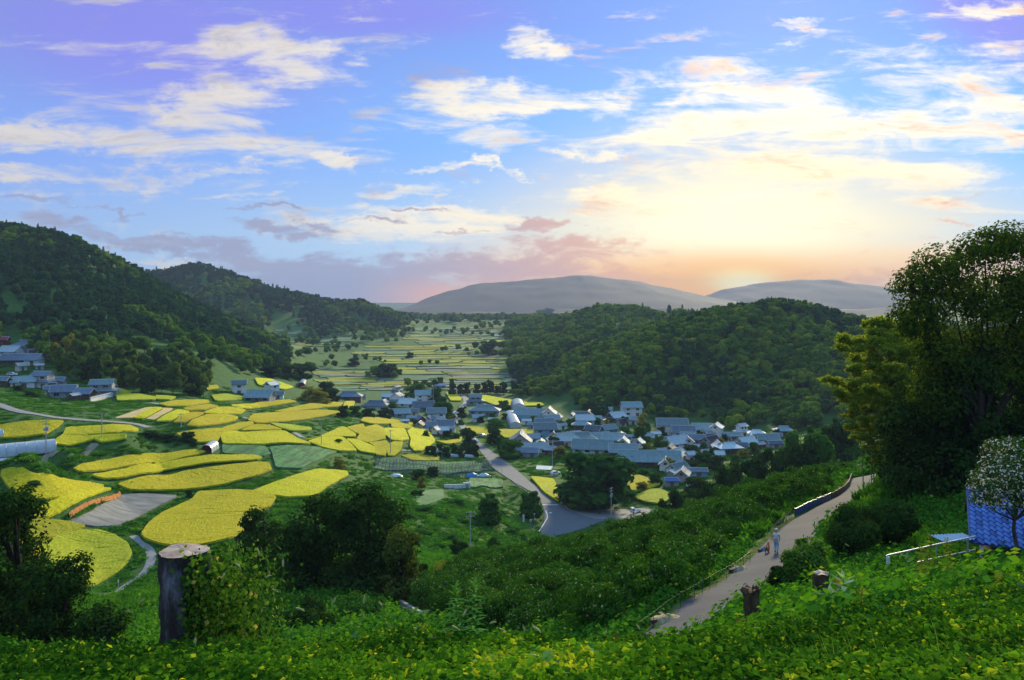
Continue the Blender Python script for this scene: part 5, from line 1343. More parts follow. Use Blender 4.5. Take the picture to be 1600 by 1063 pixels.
# dark wood between the village and the orchard
for i, (px, base, hp, wp, kd) in enumerate([(1145,765,60,56,'dark'),(1180,768,66,60,'dark'),(1215,762,72,60,'dark'),(1250,750,76,60,'dark'),(1285,742,74,56,'garden'),(1315,735,66,50,'dark'),(1160,775,46,50,'garden'),(1205,772,50,46,'yellow'),
      (1060,782,30,44,'dark'),(1085,786,36,46,'dark'),(1115,778,36,46,'dark'),(1040,795,26,34,'dark'),(1240,700,34,40,'garden'),(1270,694,40,40,'garden'),(1300,690,46,44,'dark'),(1330,700,60,50,'garden'),(1190,720,26,30,'dark'),(1228,722,34,34,'dark'),(1258,716,34,34,'garden')]):
    d0 = 200 if base > 735 else 255
    x = (px-CX)/F*d0; z = ZC-(base-YH)/F*d0
    zg = hz(x, d0); tree(kd, i, (x, d0, zg-.4), (hp*d0/F)+max(0, z-zg), wp*d0/F, "tree %s in the dark wood between the orchard and the village" % ["of rounded dark foliage", "with yellowing crown", "with lighter green crown"][{'dark': 0, 'yellow': 1, 'garden': 2}[kd]], {'dark': "dark trees between orchard and village", 'yellow': "yellowing trees between orchard and village", 'garden': "green trees between orchard and village"}[kd])

# ------------------------------------------------------------------ near trees, each modelled for itself
m_bark_d = simple("dark_bark", (.045, .035, .025), (.02, .016, .012), 5, .95, bump=.8, stretch=(1, 1, .25), bd=.05, spec=.1)
def big_tree(name, px, base_py, d, H_, W_, seed, label, leaf=.2, n=14000, mat=None, base=.2, lobes=None, tr=.3, clump=16, nl=13, cat='tree', shell=.6, lean=0.0, trunkmat=None):
    x = (px-CX)/F*d; z = hz(x, d)
    rr = random.Random(seed)
    lb = lobes or round_lobes(rr, H_, W_, nl, base)
    if lobes is None and base < .15:
        for k in range(6): aa = k*1.05+seed; lb.append((W_*.27*math.cos(aa), W_*.27*math.sin(aa), H_*.16, W_*.24, W_*.24, H_*.17))
    lb = [(a+lean*c_/H_, b_, c_, d_, e_, f_) for a, b_, c_, d_, e_, f_ in lb]
    root = empty(name, (x, d, z-.1), 0, label, cat)
    r = np.random.default_rng(seed); P, Nn, s = lobes_crown(lb, n, leaf, r, clump=clump, shell=shell)
    V_, Fc = leaf_quads(P, Nn, s, .7, r); tint = np.clip(r.normal(.45, .22, len(Fc)), 0, 1)
    link_mesh("crown", np_mesh("crown", V_, Fc, mat or L_dark, tint), root)
    m = MB(); rq = random.Random(seed+1)
    m.tube([(0, 0, -1.5), (rq.uniform(-.2, .2), 0, H_*.15), (lean*.3+rq.uniform(-.3, .3), rq.uniform(-.3, .3), H_*.4), (lean*.7, 0, H_*.75)], [tr*1.3, tr, tr*.75, tr*.25], 9)
    for l_ in lb:
        z0 = H_*rq.uniform(.15, .5); st = Vector((lean*z0/H_*.6, 0, z0)); en = Vector(l_[:3]); mid = st.lerp(en, .5)+Vector((rq.uniform(-.3, .3), rq.uniform(-.3, .3), -.2))
        m.tube([st, mid, en], [tr*.45, tr*.28, tr*.08], 6, False)
        for q in range(3):
            e2 = en+Vector((rq.uniform(-1, 1)*l_[3], rq.uniform(-1, 1)*l_[4], rq.uniform(-.2, 1)*l_[5]))*.8
            m.tube([mid.lerp(en, .5), e2], [tr*.12, tr*.03], 4, False)
    m.build("trunk", trunkmat or m_bark_d, root, True)
    return root
L_near = leafmat("glossy_dark_leaves", (.009, .030, .007), (.038, .085, .013), .2, rough=.6, objvar=.1)
big_tree("broadleaf_tree", 578, 925, 80, 12.6, 11.0, 31, "biggest dark broadleaf tree in front of the rice fields, left of the green hollow", .36, 17000, L_near, .06)
big_tree("broadleaf_tree", 492, 925, 82, 11.5, 8.5, 32, "dark broadleaf tree, middle one of the three in front of the rice fields", .36, 11000, L_near, .06)
big_tree("broadleaf_tree", 412, 905, 92, 10.5, 6.5, 33, "thin-crowned dark tree, left one of the three in front of the rice fields", .34, 6500, L_near, .1, nl=9)
big_tree("broadleaf_tree", 625, 915, 76, 8.6, 4.6, 37, "vine-hung smaller tree leaning against the biggest dark tree's right side", .3, 5500, leafmat("vine_hung_leaves", (.035, .06, .012), (.12, .16, .025), .3, objvar=.1), .02, nl=8)
big_tree("broadleaf_tree", 22, 1010, 46, 11.0, 5.6, 34, "tall dark tree at the left edge of the view", .22, 12000, L_near, .04)
big_tree("broadleaf_tree", 92, 1010, 43, 6.6, 4.6, 35, "lower round dark tree beside the tall one at the left edge", .2, 9000, L_near, .02)
big_tree("bush", 165, 1010, 40, 3.0, 3.2, 36, "low dark bush right of the two dark trees at the left edge", .16, 4000, L_near, .0, nl=6, cat='bush')
m_bark_d = simple("dark_bark", (.045, .035, .025), (.02, .016, .012), 5, .95, bump=.8, stretch=(1, 1, .25), bd=.05, spec=.1)
L_gold = leafmat("backlit_oak_leaves", (.015, .045, .007), (.10, .16, .014), .4, rough=.6, objvar=.1)
lbs = [(-4.8,0,14.6,2.0,2,1.6),(-5.4,0,12.4,1.6,1.8,1.4),(-2.8,0,16.2,2.3,2.2,1.6),(0.2,0,17.4,2.2,2.2,1.3),(2.6,1,17.9,2.3,2.4,1.5),(-1,1,14.4,2.8,2.6,1.9),(2.6,0,14.8,3.0,2.6,2.1),(-3.6,1,11.6,2.0,2.2,1.6),(5.5,0,17.2,2.6,2.6,2.0),(5.8,0,13.4,2.8,2.6,2.2),(-3.6,-.6,9.9,1.7,1.8,1.3),(0.4,1,11.0,2.0,2.2,1.3),(3.4,1,10.9,2.1,2,1.4),(8.4,0,15.6,2.6,2.6,2.4),(-4.2,0,13.2,1.9,2,1.7),(-2.0,1,9.2,2.2,2.2,1.8),(1.4,1,8.6,2.4,2.2,1.8),(4.6,1,8.4,2.6,2.4,2.0),(0.8,-.4,12.8,2.4,2.2,1.6),(4.2,0,12.6,2.4,2.2,1.8),(7.6,0,11.4,2.8,2.6,2.4),(-3.4,1,7.2,2.0,2.2,1.8)]
lbs = [(a, b_, c_*1.07, d_*1.05, e_, f_*1.08) for a, b_, c_, d_, e_, f_ in lbs]
big_tree("broadleaf_tree", 1535, 716, 60, 18.6, 13, 41, "tall spreading tree with sky showing through its crown at the right edge", .27, 44000, L_gold, lobes=lbs, tr=.30, clump=26, shell=.75, trunkmat=m_bark_d)
big_tree("broadleaf_tree", 1478, 745, 63, 14.0, 10.5, 42, "dark tree filling the shade under the tall spreading tree, left one", .3, 17000, L_dark, .0)
big_tree("broadleaf_tree", 1545, 745, 64, 13.2, 9, 43, "dark tree filling the shade under the tall spreading tree, middle one", .3, 15000, L_dark, .0)
big_tree("broadleaf_tree", 1625, 760, 62, 12.5, 9, 44, "dark tree filling the shade under the tall spreading tree, right one cut by the edge", .3, 8000, L_dark, .0)
big_tree("broadleaf_tree", 1425, 740, 76, 14.0, 9.5, 45, "dark leafy tree behind the feathery bamboo, beside the lane's far end", .3, 13000, L_dark, .0)
# bamboo: arching culms with feathery plumes
m_culm = simple("bamboo_culm", (.22, .26, .06), (.12, .16, .04), 3, .5, bump=0)
def bamboo_proto(seed, Hh, arch):
    r = random.Random(seed); nr = np.random.default_rng(seed); m = MB()
    cur = [Vector((arch*(k/12)**2.3*1.0, 0, Hh*math.sin(min(1.0, k/12*.86+.0)*math.pi*.5/.86*.92)/math.sin(math.pi*.46))) for k in range(13)]
    m.tube(cur, [.055*(1-k/15) for k in range(13)], 6)
    C_, S_ = [], []
    for k in range(5, 13):
        for j in range(3):
            a = r.uniform(0, 6.28); ll = (1.5 if k < 11 else .9)*r.uniform(.6, 1.1)*(1-.3*(k-5)/8)
            e = cur[k]+Vector((math.cos(a)*ll, math.sin(a)*ll, r.uniform(-.1, .35))); mid = cur[k].lerp(e, .55)+Vector((0, 0, .18))
            m.tube([cur[k], mid, e], [.016, .011, .004], 4, False)
            for q in (.35, .6, .8, 1.0):
                pt = cur[k].lerp(mid, q/.55) if q < .55 else mid.lerp(e, (q-.55)/.45); C_.append(pt); S_.append(.36)
    C_.append(cur[-1]); S_.append(.4)
    C = np.array([tuple(c_) for c_ in C_]); S = np.array(S_); n = 5200
    k = nr.integers(0, len(C), n); P = C[k]+nr.normal(size=(n, 3))*S[k][:, None]*np.array([.46, .46, .40])
    D = unit(nr.normal(size=(n, 3))*np.array([1, 1, .5])+np.array([.3, 0, -.55])); Nn = unit(np.cross(D, nr.normal(size=(n, 3))))
    V_, Fc = leaf_quads(P, Nn, .26*(.7+.6*nr.random(n)), .38, nr)
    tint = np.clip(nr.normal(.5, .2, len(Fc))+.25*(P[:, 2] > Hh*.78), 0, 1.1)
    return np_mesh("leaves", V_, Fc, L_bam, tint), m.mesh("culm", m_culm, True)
BP = [bamboo_proto(50+i, 12, 2.2+.8*i) for i in range(4)]
rb = random.Random(8)
for i, (px, top, d, az, base) in enumerate([(1378,520,78,178,748),(1392,505,80,165,750),(1368,560,76,185,746),(1352,590,74,182,745),(1348,640,72,190,746),(1372,600,71,170,748),(1392,570,72,200,750),(1410,530,75,160,750),(1425,520,77,120,750),(1442,510,79,60,750),(1402,610,68,190,752),(1384,650,67,185,752),(1428,580,69,200,754),(1455,545,73,40,752),(1364,680,70,195,748),(1408,660,65,210,756),(1440,625,66,170,756),(1470,560,75,80,752),(1395,545,84,150,748),(1500,540,76,100,750),(1335,610,71,178,746),(1348,575,73,186,746),(1362,530,76,180,747),(1388,600,69,196,752),(1400,505,79,172,749)]):
    px += (42 if az > 150 and top < 585 else (14 if az > 150 else 0))
    x = (px-CX)/F*d; z = hz(x, d); top_z = ZC-(top-YH)/F*d; Hh = max(4.0, top_z-z)
    root = empty("bamboo", (x, d, z-.15), R(az+rb.uniform(-12, 12)), "arching feathery bamboo %s" % ("reaching out over the lane's far end" if px < 1380 else ("rising in the middle of the grove" if px < 1430 else "in the shaded side of the grove under the tall tree")), "bamboo", "bamboo reaching over the lane" if px < 1380 else ("bamboo in the middle of the grove" if px < 1430 else "bamboo in the shade"))
    root.scale = (Hh/12*1.15, Hh/12*1.15, Hh/12)
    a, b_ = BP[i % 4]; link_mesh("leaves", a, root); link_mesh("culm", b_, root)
# pale-leaved tree over the tiled shed
L_pale = leafmat("pale_edged_leaves", (.02, .06, .012), (.07, .14, .03), .25, third=(.72, .66, .58), objvar=.0)
x, d = (1592-CX)/F*33, 33; z = hz(x, d)
root = empty("flowering_tree", (x, d, z-.1), 0, "dark round tree flecked with pale blossom, leaning over the blue-tiled shed", "tree")
lb = [(-.4,0,4.3,1.3,1.2,1.0),(-1.2,0,3.9,.9,.9,.8),(.5,.2,4.9,1.3,1.2,.9),(1.5,0,4.4,1.4,1.2,1.1),(-.2,.4,5.2,1.0,1.0,.6),(.6,-.2,3.6,1.4,1.1,.8),(-1.5,0,3.4,.6,.7,.5),(-.7,-.3,3.3,.9,.8,.6),(2.2,0,5.2,1.2,1.1,.9)]
r = np.random.default_rng(91); P, Nn, s = lobes_crown(lb, 12000, .115, r, clump=20, shell=.55); V_, Fc = leaf_quads(P, Nn, s, .6, r)
edge = np.zeros(len(P)); 
for l_ in lb: edge = np.maximum(edge, 0)
tint = np.clip(r.normal(.4, .18, len(Fc)), 0, .68); fl = (r.random(len(Fc)) < .26) & (P[:, 0] < .1+.6*r.normal(size=len(P))); tint[fl] = 1.0
link_mesh("crown", np_mesh("crown", V_, Fc, L_pale, tint), root)
m = MB(); m.tube([(.12, 0, -.6), (.02, 0, .8), (-.22, 0, 2.0), (-.1, 0, 3.4), (.3, 0, 4.6)], [.10, .085, .07, .05, .02], 8)
for l_ in lb: m.tube([(-.15, 0, 2.4), (l_[0]*.6, l_[1], l_[2]*.8), l_[:3]], [.04, .03, .01], 5, False)
m.build("trunk", m_bark, root, True)

# ------------------------------------------------------------------ the orchard on the slope
opoly = world_poly([(655,945),(705,895),(760,868),(850,862),(930,848),(1000,833),(1100,805),(1200,768),(1300,742),(1322,752),(1240,800),(1215,826),(1180,862),(1120,895),(1040,938),(985,975),(960,1000),(860,1010),(740,1005),(690,985)], 0, 20)
ox = [p[0] for p in opoly]; oy = [p[1] for p in opoly]; pts = []
ro = random.Random(12); step = 3.35
gx_ = min(ox)
cnt = 0
while gx_ < max(ox):
    gy_ = min(oy)
    while gy_ < max(oy):
        x, y = gx_+ro.uniform(-.8, .8), gy_+ro.uniform(-.8, .8)+(cnt % 2)*step/2
        if inside(opoly, np.array([x]), np.array([y]))[0] and ro.random() > .04: pts.append((x, y))
        gy_ += step
    gx_ += step*.92; cnt += 1
hrw = [(p.x, p.y) for p in HR]
def droad(x, y): return min(math.hypot(x-a, y-b_) for a, b_ in hrw)
pts = [p for p in pts if droad(*p) > 3.9]
pts.sort(key=lambda p: p[1]); print("orchard", len(pts))
for (x, y) in pts[:285]:
    s = ro.uniform(.72, 1.15)
    tree('orchard', ro.randint(0, 4), (x, y, hz(x, y)-.1), 3.1*s, 4.5*s, "low spreading fruit tree in the orchard between the lane and the valley", "orchard trees", 'fruit tree')
# ------------------------------------------------------------------ utility poles
m_pole = simple("grey_concrete_pole", (.42, .42, .40), (.30, .30, .29), 3, .8, bump=.1)
m_dkmetal = simple("dark_metal", (.09, .10, .11), (.05, .055, .06), 5, .5, .5, 0)
m_lmetal = simple("galvanised_metal", (.46, .48, .48), (.33, .35, .36), 4, .45, .5, .05)
def upole(px, base, top, label, arms=2, rz=.3, trans=False, rad=.16):
    p = at(px, base, 0, 60); h = (base-top)*p.y/F; root = empty("utility_pole", p, rz, label, "utility pole", "utility poles of the valley")
    m = MB(); m.tube([(0, 0, -.5), (0, 0, h)], [rad, rad*.65], 8); m.build("pole", m_pole, root)
    for k in range(arms):
        m = MB(); z = h-.35-k*.8; m.box((0, 0, z), (1.8, .1, .12))
        co = m.build("crossarm", m_dkmetal, root); mi = MB()
        for u in (-.8, -.3, .3, .8): mi.tube([(u, 0, z+.05), (u, 0, z+.28)], [.06, .05], 6)
        mi.build("insulators", WALL['white'], co)
    if trans:
        m = MB(); m.tube([(.35, 0, h-2.9), (.35, 0, h-1.9)], [.28, .28], 10); m.tube([(-.35, 0, h-2.9), (-.35, 0, h-2.1)], [.22, .22], 10); m.build("transformer", m_lmetal, root)
    return root
upole(955,817,762,"tall utility pole with round fittings standing in front of the car park",2,.9,True)
upole(735,864,799,"pale utility pole rising from the vine-covered green hollow",2,.3)
upole(502,699,659,"utility pole at the left wing of the golden patchwork",1,.6)
upole(610,712,672,"utility pole in the centre of the golden patchwork",1,.2)
upole(72,711,656,"utility pole with transformer in front of the long milky greenhouse",2,.4,True)
upole(159,688,646,"thin utility pole at the forked yellow rice field",1,.5)
upole(283,669,646,"short utility pole below the slanting rice plots",1,.8)
upole(77,549,524,"utility pole behind the upper left hamlet",1,.2)
upole(677,634,604,"utility pole behind the left house cluster",1,.5)
upole(815,696,666,"utility pole in the yellow field in the middle of the village",1,.5)
upole(863,732,688,"utility pole left of the large round tree's crown",2,.6)
upole(480,628,601,"thin utility pole beside the brown-green trees",1,.1)
# short posts and signs by the junction and paths
def post_sign(px, base, top, label, name, cat, plate=None, mat=None, mirror=False):
    p = at(px, base, 0, 60); h = (base-top)*p.y/F; root = empty(name, p, .2, label, cat)
    m = MB(); m.tube([(0, 0, -.3), (0, 0, h)], [.06, .06], 7); m.build("post", mat or m_lmetal, root)
    if plate:
        m = MB(); m.box((0, -.06, h-plate[1]/2), (plate[0], .05, plate[1])); m.build("plate", WALL['white'] if mat is None else mat, root)
    if mirror:
        m = MB(); m.tube([(0, -.05, h), (0, -.16, h)], [.42, .38], 16); m.build("mirror", m_lmetal, root)
post_sign(818,821,804,"blue-white upright banner post in the grass left of the junction","banner_post","sign",(.55, 2.2))
post_sign(835,818,802,"thin post at the edge of the junction below the dense rounded tree","marker_post","post",(.3,.5))
post_sign(829,833,814,"grey road mirror on a post beside the junction","traffic_mirror","mirror",None,None,True)
post_sign(185,927,906,"short pale post standing beside the bend of the footpath","marker_post","post",(.16,.5))
post_sign(784,747,733,"small figure-like post on the left edge of the main road","marker_post","post",(.35,.8))
# ------------------------------------------------------------------ guard rail and retaining wall by the bridge
def fence_line(px_pts, name, cat, label, h, gap, mat, rails=(1.0,), rad=.035, dmin=18, railmat=None, post=.045, board=None, offs=0.0):
    W2 = [at(x, y, 0, dmin) for x, y in px_pts]; root = empty(name, W2[0], 0, label, cat); o = W2[0]
    P = [W2[0]]
    for a, b_ in zip(W2, W2[1:]):
        n = max(1, round((b_-a).xy.length/gap))
        for i in range(1, n+1):
            q = a.lerp(b_, i/n); P.append(Vector((q.x, q.y, hz(q.x, q.y))))
    pm = MB()
    for p in P: q = p-o; pm.tube([q-Vector((0, 0, .3)), q+Vector((0, 0, h))], [post, post], 6)
    pm.build("posts", mat, root)
    rm = MB()
    for rz in rails: rm.tube([p-o+Vector((0, 0, h*rz)) for p in P], [rad]*len(P), 6)
    if rails: rm.build("rails", railmat or mat, root)
    if board:
        for a, b_ in zip(P, P[1:]):
            a1, b1 = a-o, b_-o; bm_ = MB(); t_ = Vector((b1.y-a1.y, a1.x-b1.x, 0)).normalized()*.03
            z0, z1 = .05, h*board[0]; w = random.Random(int(a.x*97)).uniform(-.08, .08)
            bm_.add([a1+t_+Vector((0,0,z0)), b1+t_+Vector((0,0,z0)), b1+t_+Vector((0,0,z1+w)), a1+t_+Vector((0,0,z1)), a1-t_+Vector((0,0,z0)), b1-t_+Vector((0,0,z0)), b1-t_+Vector((0,0,z1+w)), a1-t_+Vector((0,0,z1))], [(0,1,2,3),(5,4,7,6),(3,2,6,7),(1,0,4,5),(0,3,7,4),(2,1,5,6)])
            bm_.build("panel", board[1], root)
    return root
fence_line([(847,763),(858,771),(868,778),(878,787)], "guard_rail", "railing", "white guard railing on the bridge side of the main road", 1.05, 1.6, WALL['white'], (.98, .55, .2), .05, 60)
m = MB(); a = at(799, 752, 0, 60); b_ = at(838, 782, 0, 60); rt = empty("retaining_wall", a, 0, "blue-grey retaining wall carrying the left side of the main road", "wall"); dd_ = b_-a
m.add([(0, 0, -4), dd_+Vector((0, 0, -4)), dd_+Vector((0, 0, .3)), (0, 0, .3), (.5, .5, -4), dd_+Vector((.5, .5, -4)), dd_+Vector((.5, .5, .3)), (.5, .5, .3)], [(0, 1, 2, 3), (5, 4, 7, 6), (3, 2, 6, 7), (4, 0, 3, 7), (1, 5, 6, 2), (1, 0, 4, 5)]); m.build("wall", simple("blue_grey_concrete", (.16, .21, .27), (.10, .13, .18), 1.5, .85), rt)
fence_line([(797,752),(812,764),(826,774),(838,784)], "guard_rail", "railing", "low dark guard rail along the left edge of the main road", .8, 2.0, m_dkmetal, (.95,), .06, 60)
# low white concrete wall and culvert
a = at(694, 763, 0, 60); b_ = at(735, 764, 0, 60); ang = math.atan2(b_.y-a.y, b_.x-a.x); l_ = (b_-a).xy.length
rt = empty("concrete_wall", a, ang, "low white concrete wall beside the stream, with a small dark gate opening", "wall"); m = MB(); m.box((l_*.4, 0, .4), (l_*.8, .4, 1.4)); m.box((l_*.96, 0, .7), (.6, .8, 2.0)); m.box((l_*.83, 0, 1.45), (l_*.2, .7, .25)); m.build("wall", WALL['white'], rt)
m = MB(); m.box((l_*.87, -.3, .3), (l_*.1, .2, 1.6)); m.build("gate", WALL['blue'], rt)
# netted trellises over the vegetable beds
m_net = simple("blue_grey_netting", (.07, .11, .22), (.04, .07, .15), 2, .8, bump=0)
for i, (pa, pb, lab) in enumerate([((588,722),(764,727),"netted trellis over the vegetable bed, rearmost row"),((586,727),(768,733),"netted trellis over the vegetable bed, second row from the back"),((585,733),(770,739),"netted trellis over the vegetable bed, row nearest the viewer")]):
    a, b_ = at(*pa, 0, 60), at(*pb, 0, 60); l_ = (b_-a).xy.length; ang = math.atan2(b_.y-a.y, b_.x-a.x); rt = empty("trellis", a, ang, lab, "trellis", "trellises over the vegetable beds")
    n = int(l_/1.5); pm, rm, nm = MB(), MB(), MB()
    hzl = lambda q: hz(a.x+(b_.x-a.x)*q, a.y+(b_.y-a.y)*q)-a.z
    for k in range(n+1): q = k/n; pm.tube([(l_*q, 0, hzl(q)-.2), (l_*q, 0, hzl(q)+2.1)], [.07, .07], 4)
    for hh in (2.1, 1.4, .8): rm.tube([(l_*k/n, 0, hzl(k/n)+hh) for k in range(n+1)], [.055]*(n+1), 4)
    for k in range(n):
        for j in range(5):
            q0 = (k+j/5)/n; nm.tube([(l_*q0, 0, hzl(q0)+.1), (l_*(q0+.2/n), 0, hzl(q0)+2.1)], [.012, .012], 3, False); nm.tube([(l_*q0, 0, hzl(q0)+2.1), (l_*(q0+.2/n), 0, hzl(q0)+.1)], [.012, .012], 3, False)
    pm.build("posts", m_net, rt); rm.build("rails", m_net, rt); nm.build("netting", m_net, rt)
# orange drying rack of cut rice along the bare field
m_straw = simple("dry_orange_straw", (.52, .22, .06), (.34, .12, .03), 3, .9, coord='Object', bump=.8, stretch=(2, 2, .4))
a, b_ = at(107, 811, 0, 60), at(187, 776, 0, 60); l_ = (b_-a).xy.length; ang = math.atan2(b_.y-a.y, b_.x-a.x)
rt = empty("drying_rack", a, ang, "long orange-brown rack of drying rice straw along the bare field", "drying rack"); m = MB(); rq = random.Random(4); n = 60
for k in range(n):
    x = l_*(k+.5)/n; zz = hz(a.x+(b_.x-a.x)*(k+.5)/n, a.y+(b_.y-a.y)*(k+.5)/n)-a.z
    hh = 1.25*rq.uniform(.9, 1.08)
    for s in (-1, 1): m.add([(x-l_/n*.55, s*.05, zz+hh), (x+l_/n*.55, s*.05, zz+hh), (x+l_/n*.6, s*(.38+rq.uniform(-.05,.05)), zz+.2), (x-l_/n*.6, s*(.38+rq.uniform(-.05,.05)), zz+.2)], [(0, 1, 2, 3) if s < 0 else (3, 2, 1, 0)])
m.build("straw", m_straw, rt)
pm = MB()
for k in range(0, 13): 
    q = k/12; zz = hz(a.x+(b_.x-a.x)*q, a.y+(b_.y-a.y)*q)-a.z
    pm.tube([(l_*q, -.5, zz-.1), (l_*q, 0, zz+1.3)], [.04, .03], 4); pm.tube([(l_*q, .5, zz-.1), (l_*q, 0, zz+1.3)], [.04, .03], 4)
pm.build("poles", m_wood, rt)
# heaps under blue sheeting in the garden plots
def heap(px, py, w, h, mat, label, name="covered_heap", cat="heap", seed=1, dmin=60):
    p = at(px, py, 0, dmin); W_ = w*p.y/F; H_ = h*p.y/F; r = random.Random(seed); rt = empty(name, p, 0, label, cat); m = MB(); nu, nv = 16, 7; V_ = []
    for j in range(nv):
        for i in range(nu):
            a = 6.283*i/nu; q = j/(nv-1); rad = (1-q**2.2)*(1+.18*r.uniform(-1, 1)); V_.append((W_/2*rad*math.cos(a), W_*.35*rad*math.sin(a), H_*q**.8*(1+.1*r.uniform(-1, 1))-.1))
    Fc = [(j*nu+i, j*nu+(i+1) % nu, (j+1)*nu+(i+1) % nu, (j+1)*nu+i) for j in range(nv-1) for i in range(nu)]
    m.add(V_, Fc); m.build("cover", mat, rt, True); 
    b2 = MB()
    for k in range(4): a = k*1.6+.3; b2.box((W_*.42*math.cos(a), W_*.3*math.sin(a), .1), (.3, .2, .2), a)
    b2.build("weights", m_bark, rt); return rt
m_tarp = simple("blue_tarpaulin", (.05, .22, .42), (.03, .14, .30), 3, .4, bump=.6, bd=.2)
m_tarp2 = simple("pale_tarpaulin", (.42, .55, .55), (.28, .42, .44), 3, .45, bump=.6, bd=.2)
heap(738,746,20,8,m_tarp,"heap covered by a bright blue-teal sheet beside the garden plots",seed=3)
heap(756,745,20,6,m_tarp2,"heap covered by a pale sheet right of the blue-covered heap",seed=4)
heap(616,744,26,4,m_tarp2,"low pale-covered heap behind the big dark tree",seed=5)
heap(637,874,16,10,m_tarp,"blue-covered heap in the shade under the vine-hung tree",seed=6,dmin=15)
# ------------------------------------------------------------------ vehicles
m_tyre = simple("tyre_rubber", (.03, .03, .03), (.02, .02, .02), 8, .8, bump=0)
def car(px, py, rz, label, colr, name="parked_car", kind='car', dmin=60, group=None):
    p = at(px, py, 0, dmin); p.z += .28; rt = empty(name, p, rz, label, 'truck' if kind == 'truck' else 'car', group)
    pm_ = simple("car_paint_"+colr, {'white': (.78, .78, .78), 'silver': (.5, .52, .54), 'dark': (.06, .07, .09)}[colr], None, 1, .3, 0, 0)
    L_, W_, H_ = (3.4, 1.48, 1.75) if kind == 'truck' else (3.9, 1.6, 1.5)
    m = MB(); prof = [(-L_/2, .35), (L_/2, .35), (L_/2, .8), (L_/2-.15, .95), (L_*.22, 1.0), (L_*.06, H_), (-L_*.36, H_), (-L_/2+.05, 1.0)] if kind == 'car' else [(-L_/2, .45), (L_/2, .4), (L_/2, .95), (L_/2-.25, H_), (L_*.18, H_+.03), (L_*.12, .62), (-L_/2, .62)]
    n = len(prof); V_ = [(x, -W_/2, z) for x, z in prof]+[(x, W_/2, z) for x, z in prof]
    m.add(V_, [tuple(range(n)), tuple(range(2*n-1, n-1, -1))]+[((i+1) % n, i, n+i, n+(i+1) % n) for i in range(n)]); bd = m.build("body", pm_, rt)
    g = MB()
    if kind == 'car':
        for s in (-1, 1): g.add([(L_*.17, s*(W_/2+.006), 1.0), (L_*.05, s*(W_/2+.006), H_-.1), (-L_*.34, s*(W_/2+.006), H_-.1), (-L_*.42, s*(W_/2+.006), 1.0)], [(0, 1, 2, 3)])
        g.add([(L_*.215, -W_*.42, 1.02), (L_*.215, W_*.42, 1.02), (L_*.075, W_*.42, H_-.06), (L_*.075, -W_*.42, H_-.06)], [(0, 1, 2, 3)])
    else:
        g.add([(L_/2-.02, -W_*.42, 1.0), (L_/2-.02, W_*.42, 1.0), (L_/2-.22, W_*.42, H_-.1), (L_/2-.22, -W_*.42, H_-.1)], [(0, 1, 2, 3)])
        for s in (-1, 1): g.add([(L_/2-.3, s*(W_/2+.006), 1.0), (L_/2-.4, s*(W_/2+.006), H_-.15), (L_*.24, s*(W_/2+.006), H_-.15), (L_*.24, s*(W_/2+.006), 1.0)], [(0, 1, 2, 3)])
    g.build("windows", m_glass, rt)
    if kind == 'truck':
        b3 = MB(); b3.box((-L_*.2, W_/2-.03, .85), (L_*.58, .05, .42)); b3.box((-L_*.2, -W_/2+.03, .85), (L_*.58, .05, .42)); b3.box((-L_/2+.03, 0, .85), (.05, W_, .42)); b3.build("cargo_bed", pm_, rt)
    for x in (-L_*.32, L_*.32):
        for s in (-1, 1): m = MB(); m.tube([(x, s*(W_/2-.15), .3), (x, s*(W_/2+.02), .3)], [.3, .3], 14); m.build("wheel", m_tyre, rt)
    return rt
car(993,803,R(200),"small white pickup truck parked alone on the pale car park","white","pickup_truck",'truck')
car(744,692,R(-70),"white car where the main road enters the village","white")
car(754,683,R(-20),"silver car beside the road under the pointed dark tree","silver")
car(711,648,R(60),"small white car on the village road by the round dark tree","white")
car(19,588,R(10),"white car parked between the upper left hamlet and the cream farmhouse","white")
car(868,743,R(30),"white car beside the open shelter left of the large round tree","white")
# open shelter with pale roof next to it
p = at(850, 741, 0, 60); rt = empty("open_shelter", p, R(-8), "open-sided shelter with sagging pale roof above the roadside yellow field", "shelter"); m = MB(); m.add([(-3, -2, 2.2), (3, -2, 2.1), (3.2, 2, 2.7), (-3.1, 2, 2.8), (-3, -2, 2.3), (3, -2, 2.2), (3.2, 2, 2.8), (-3.1, 2, 2.9)], [(3,2,1,0),(4,5,6,7),(0,1,5,4),(1,2,6,5),(2,3,7,6),(3,0,4,7)]); m.build("roof", ROOF['pale'], rt)
m = MB()
for x in (-2.8, 2.8):
    for y in (-1.8, 1.8): m.tube([(x, y, -.4), (x, y, 2.3)], [.07, .07], 5)
m.build("posts", m_wood, rt)

# ------------------------------------------------------------------ fences along the hillside lane
m_sheet = simple("blue_sheet_panels", (.06, .16, .36), (.035, .10, .24), 4, .5, bump=.3)
m_sheet2 = simple("rusty_sheet_panels", (.26, .15, .08), (.12, .08, .05), 4, .8, bump=.3)
fence_line([(1242,808),(1256,801),(1270,794),(1284,788),(1298,782)], "sheet_fence", "fence", "low fence of blue sheets along the lane's left edge", .75, 1.6, m_dkmetal, (), .03, 20, board=(.92, m_sheet))
fence_line([(1299,781),(1310,775),(1320,768),(1327,760),(1331,748)], "sheet_fence", "fence", "low rusty brown fence at the upper bend of the lane", .7, 1.7, m_sheet2, (), .03, 20, board=(.95, m_sheet2))
fence_line([(1000,998),(1040,966),(1085,938),(1120,915),(1150,898),(1172,880)], "wire_fence", "fence", "thin wire fence between the lane and the orchard", .75, 1.6, m_dkmetal, (.95,), .004, 18, post=.013)
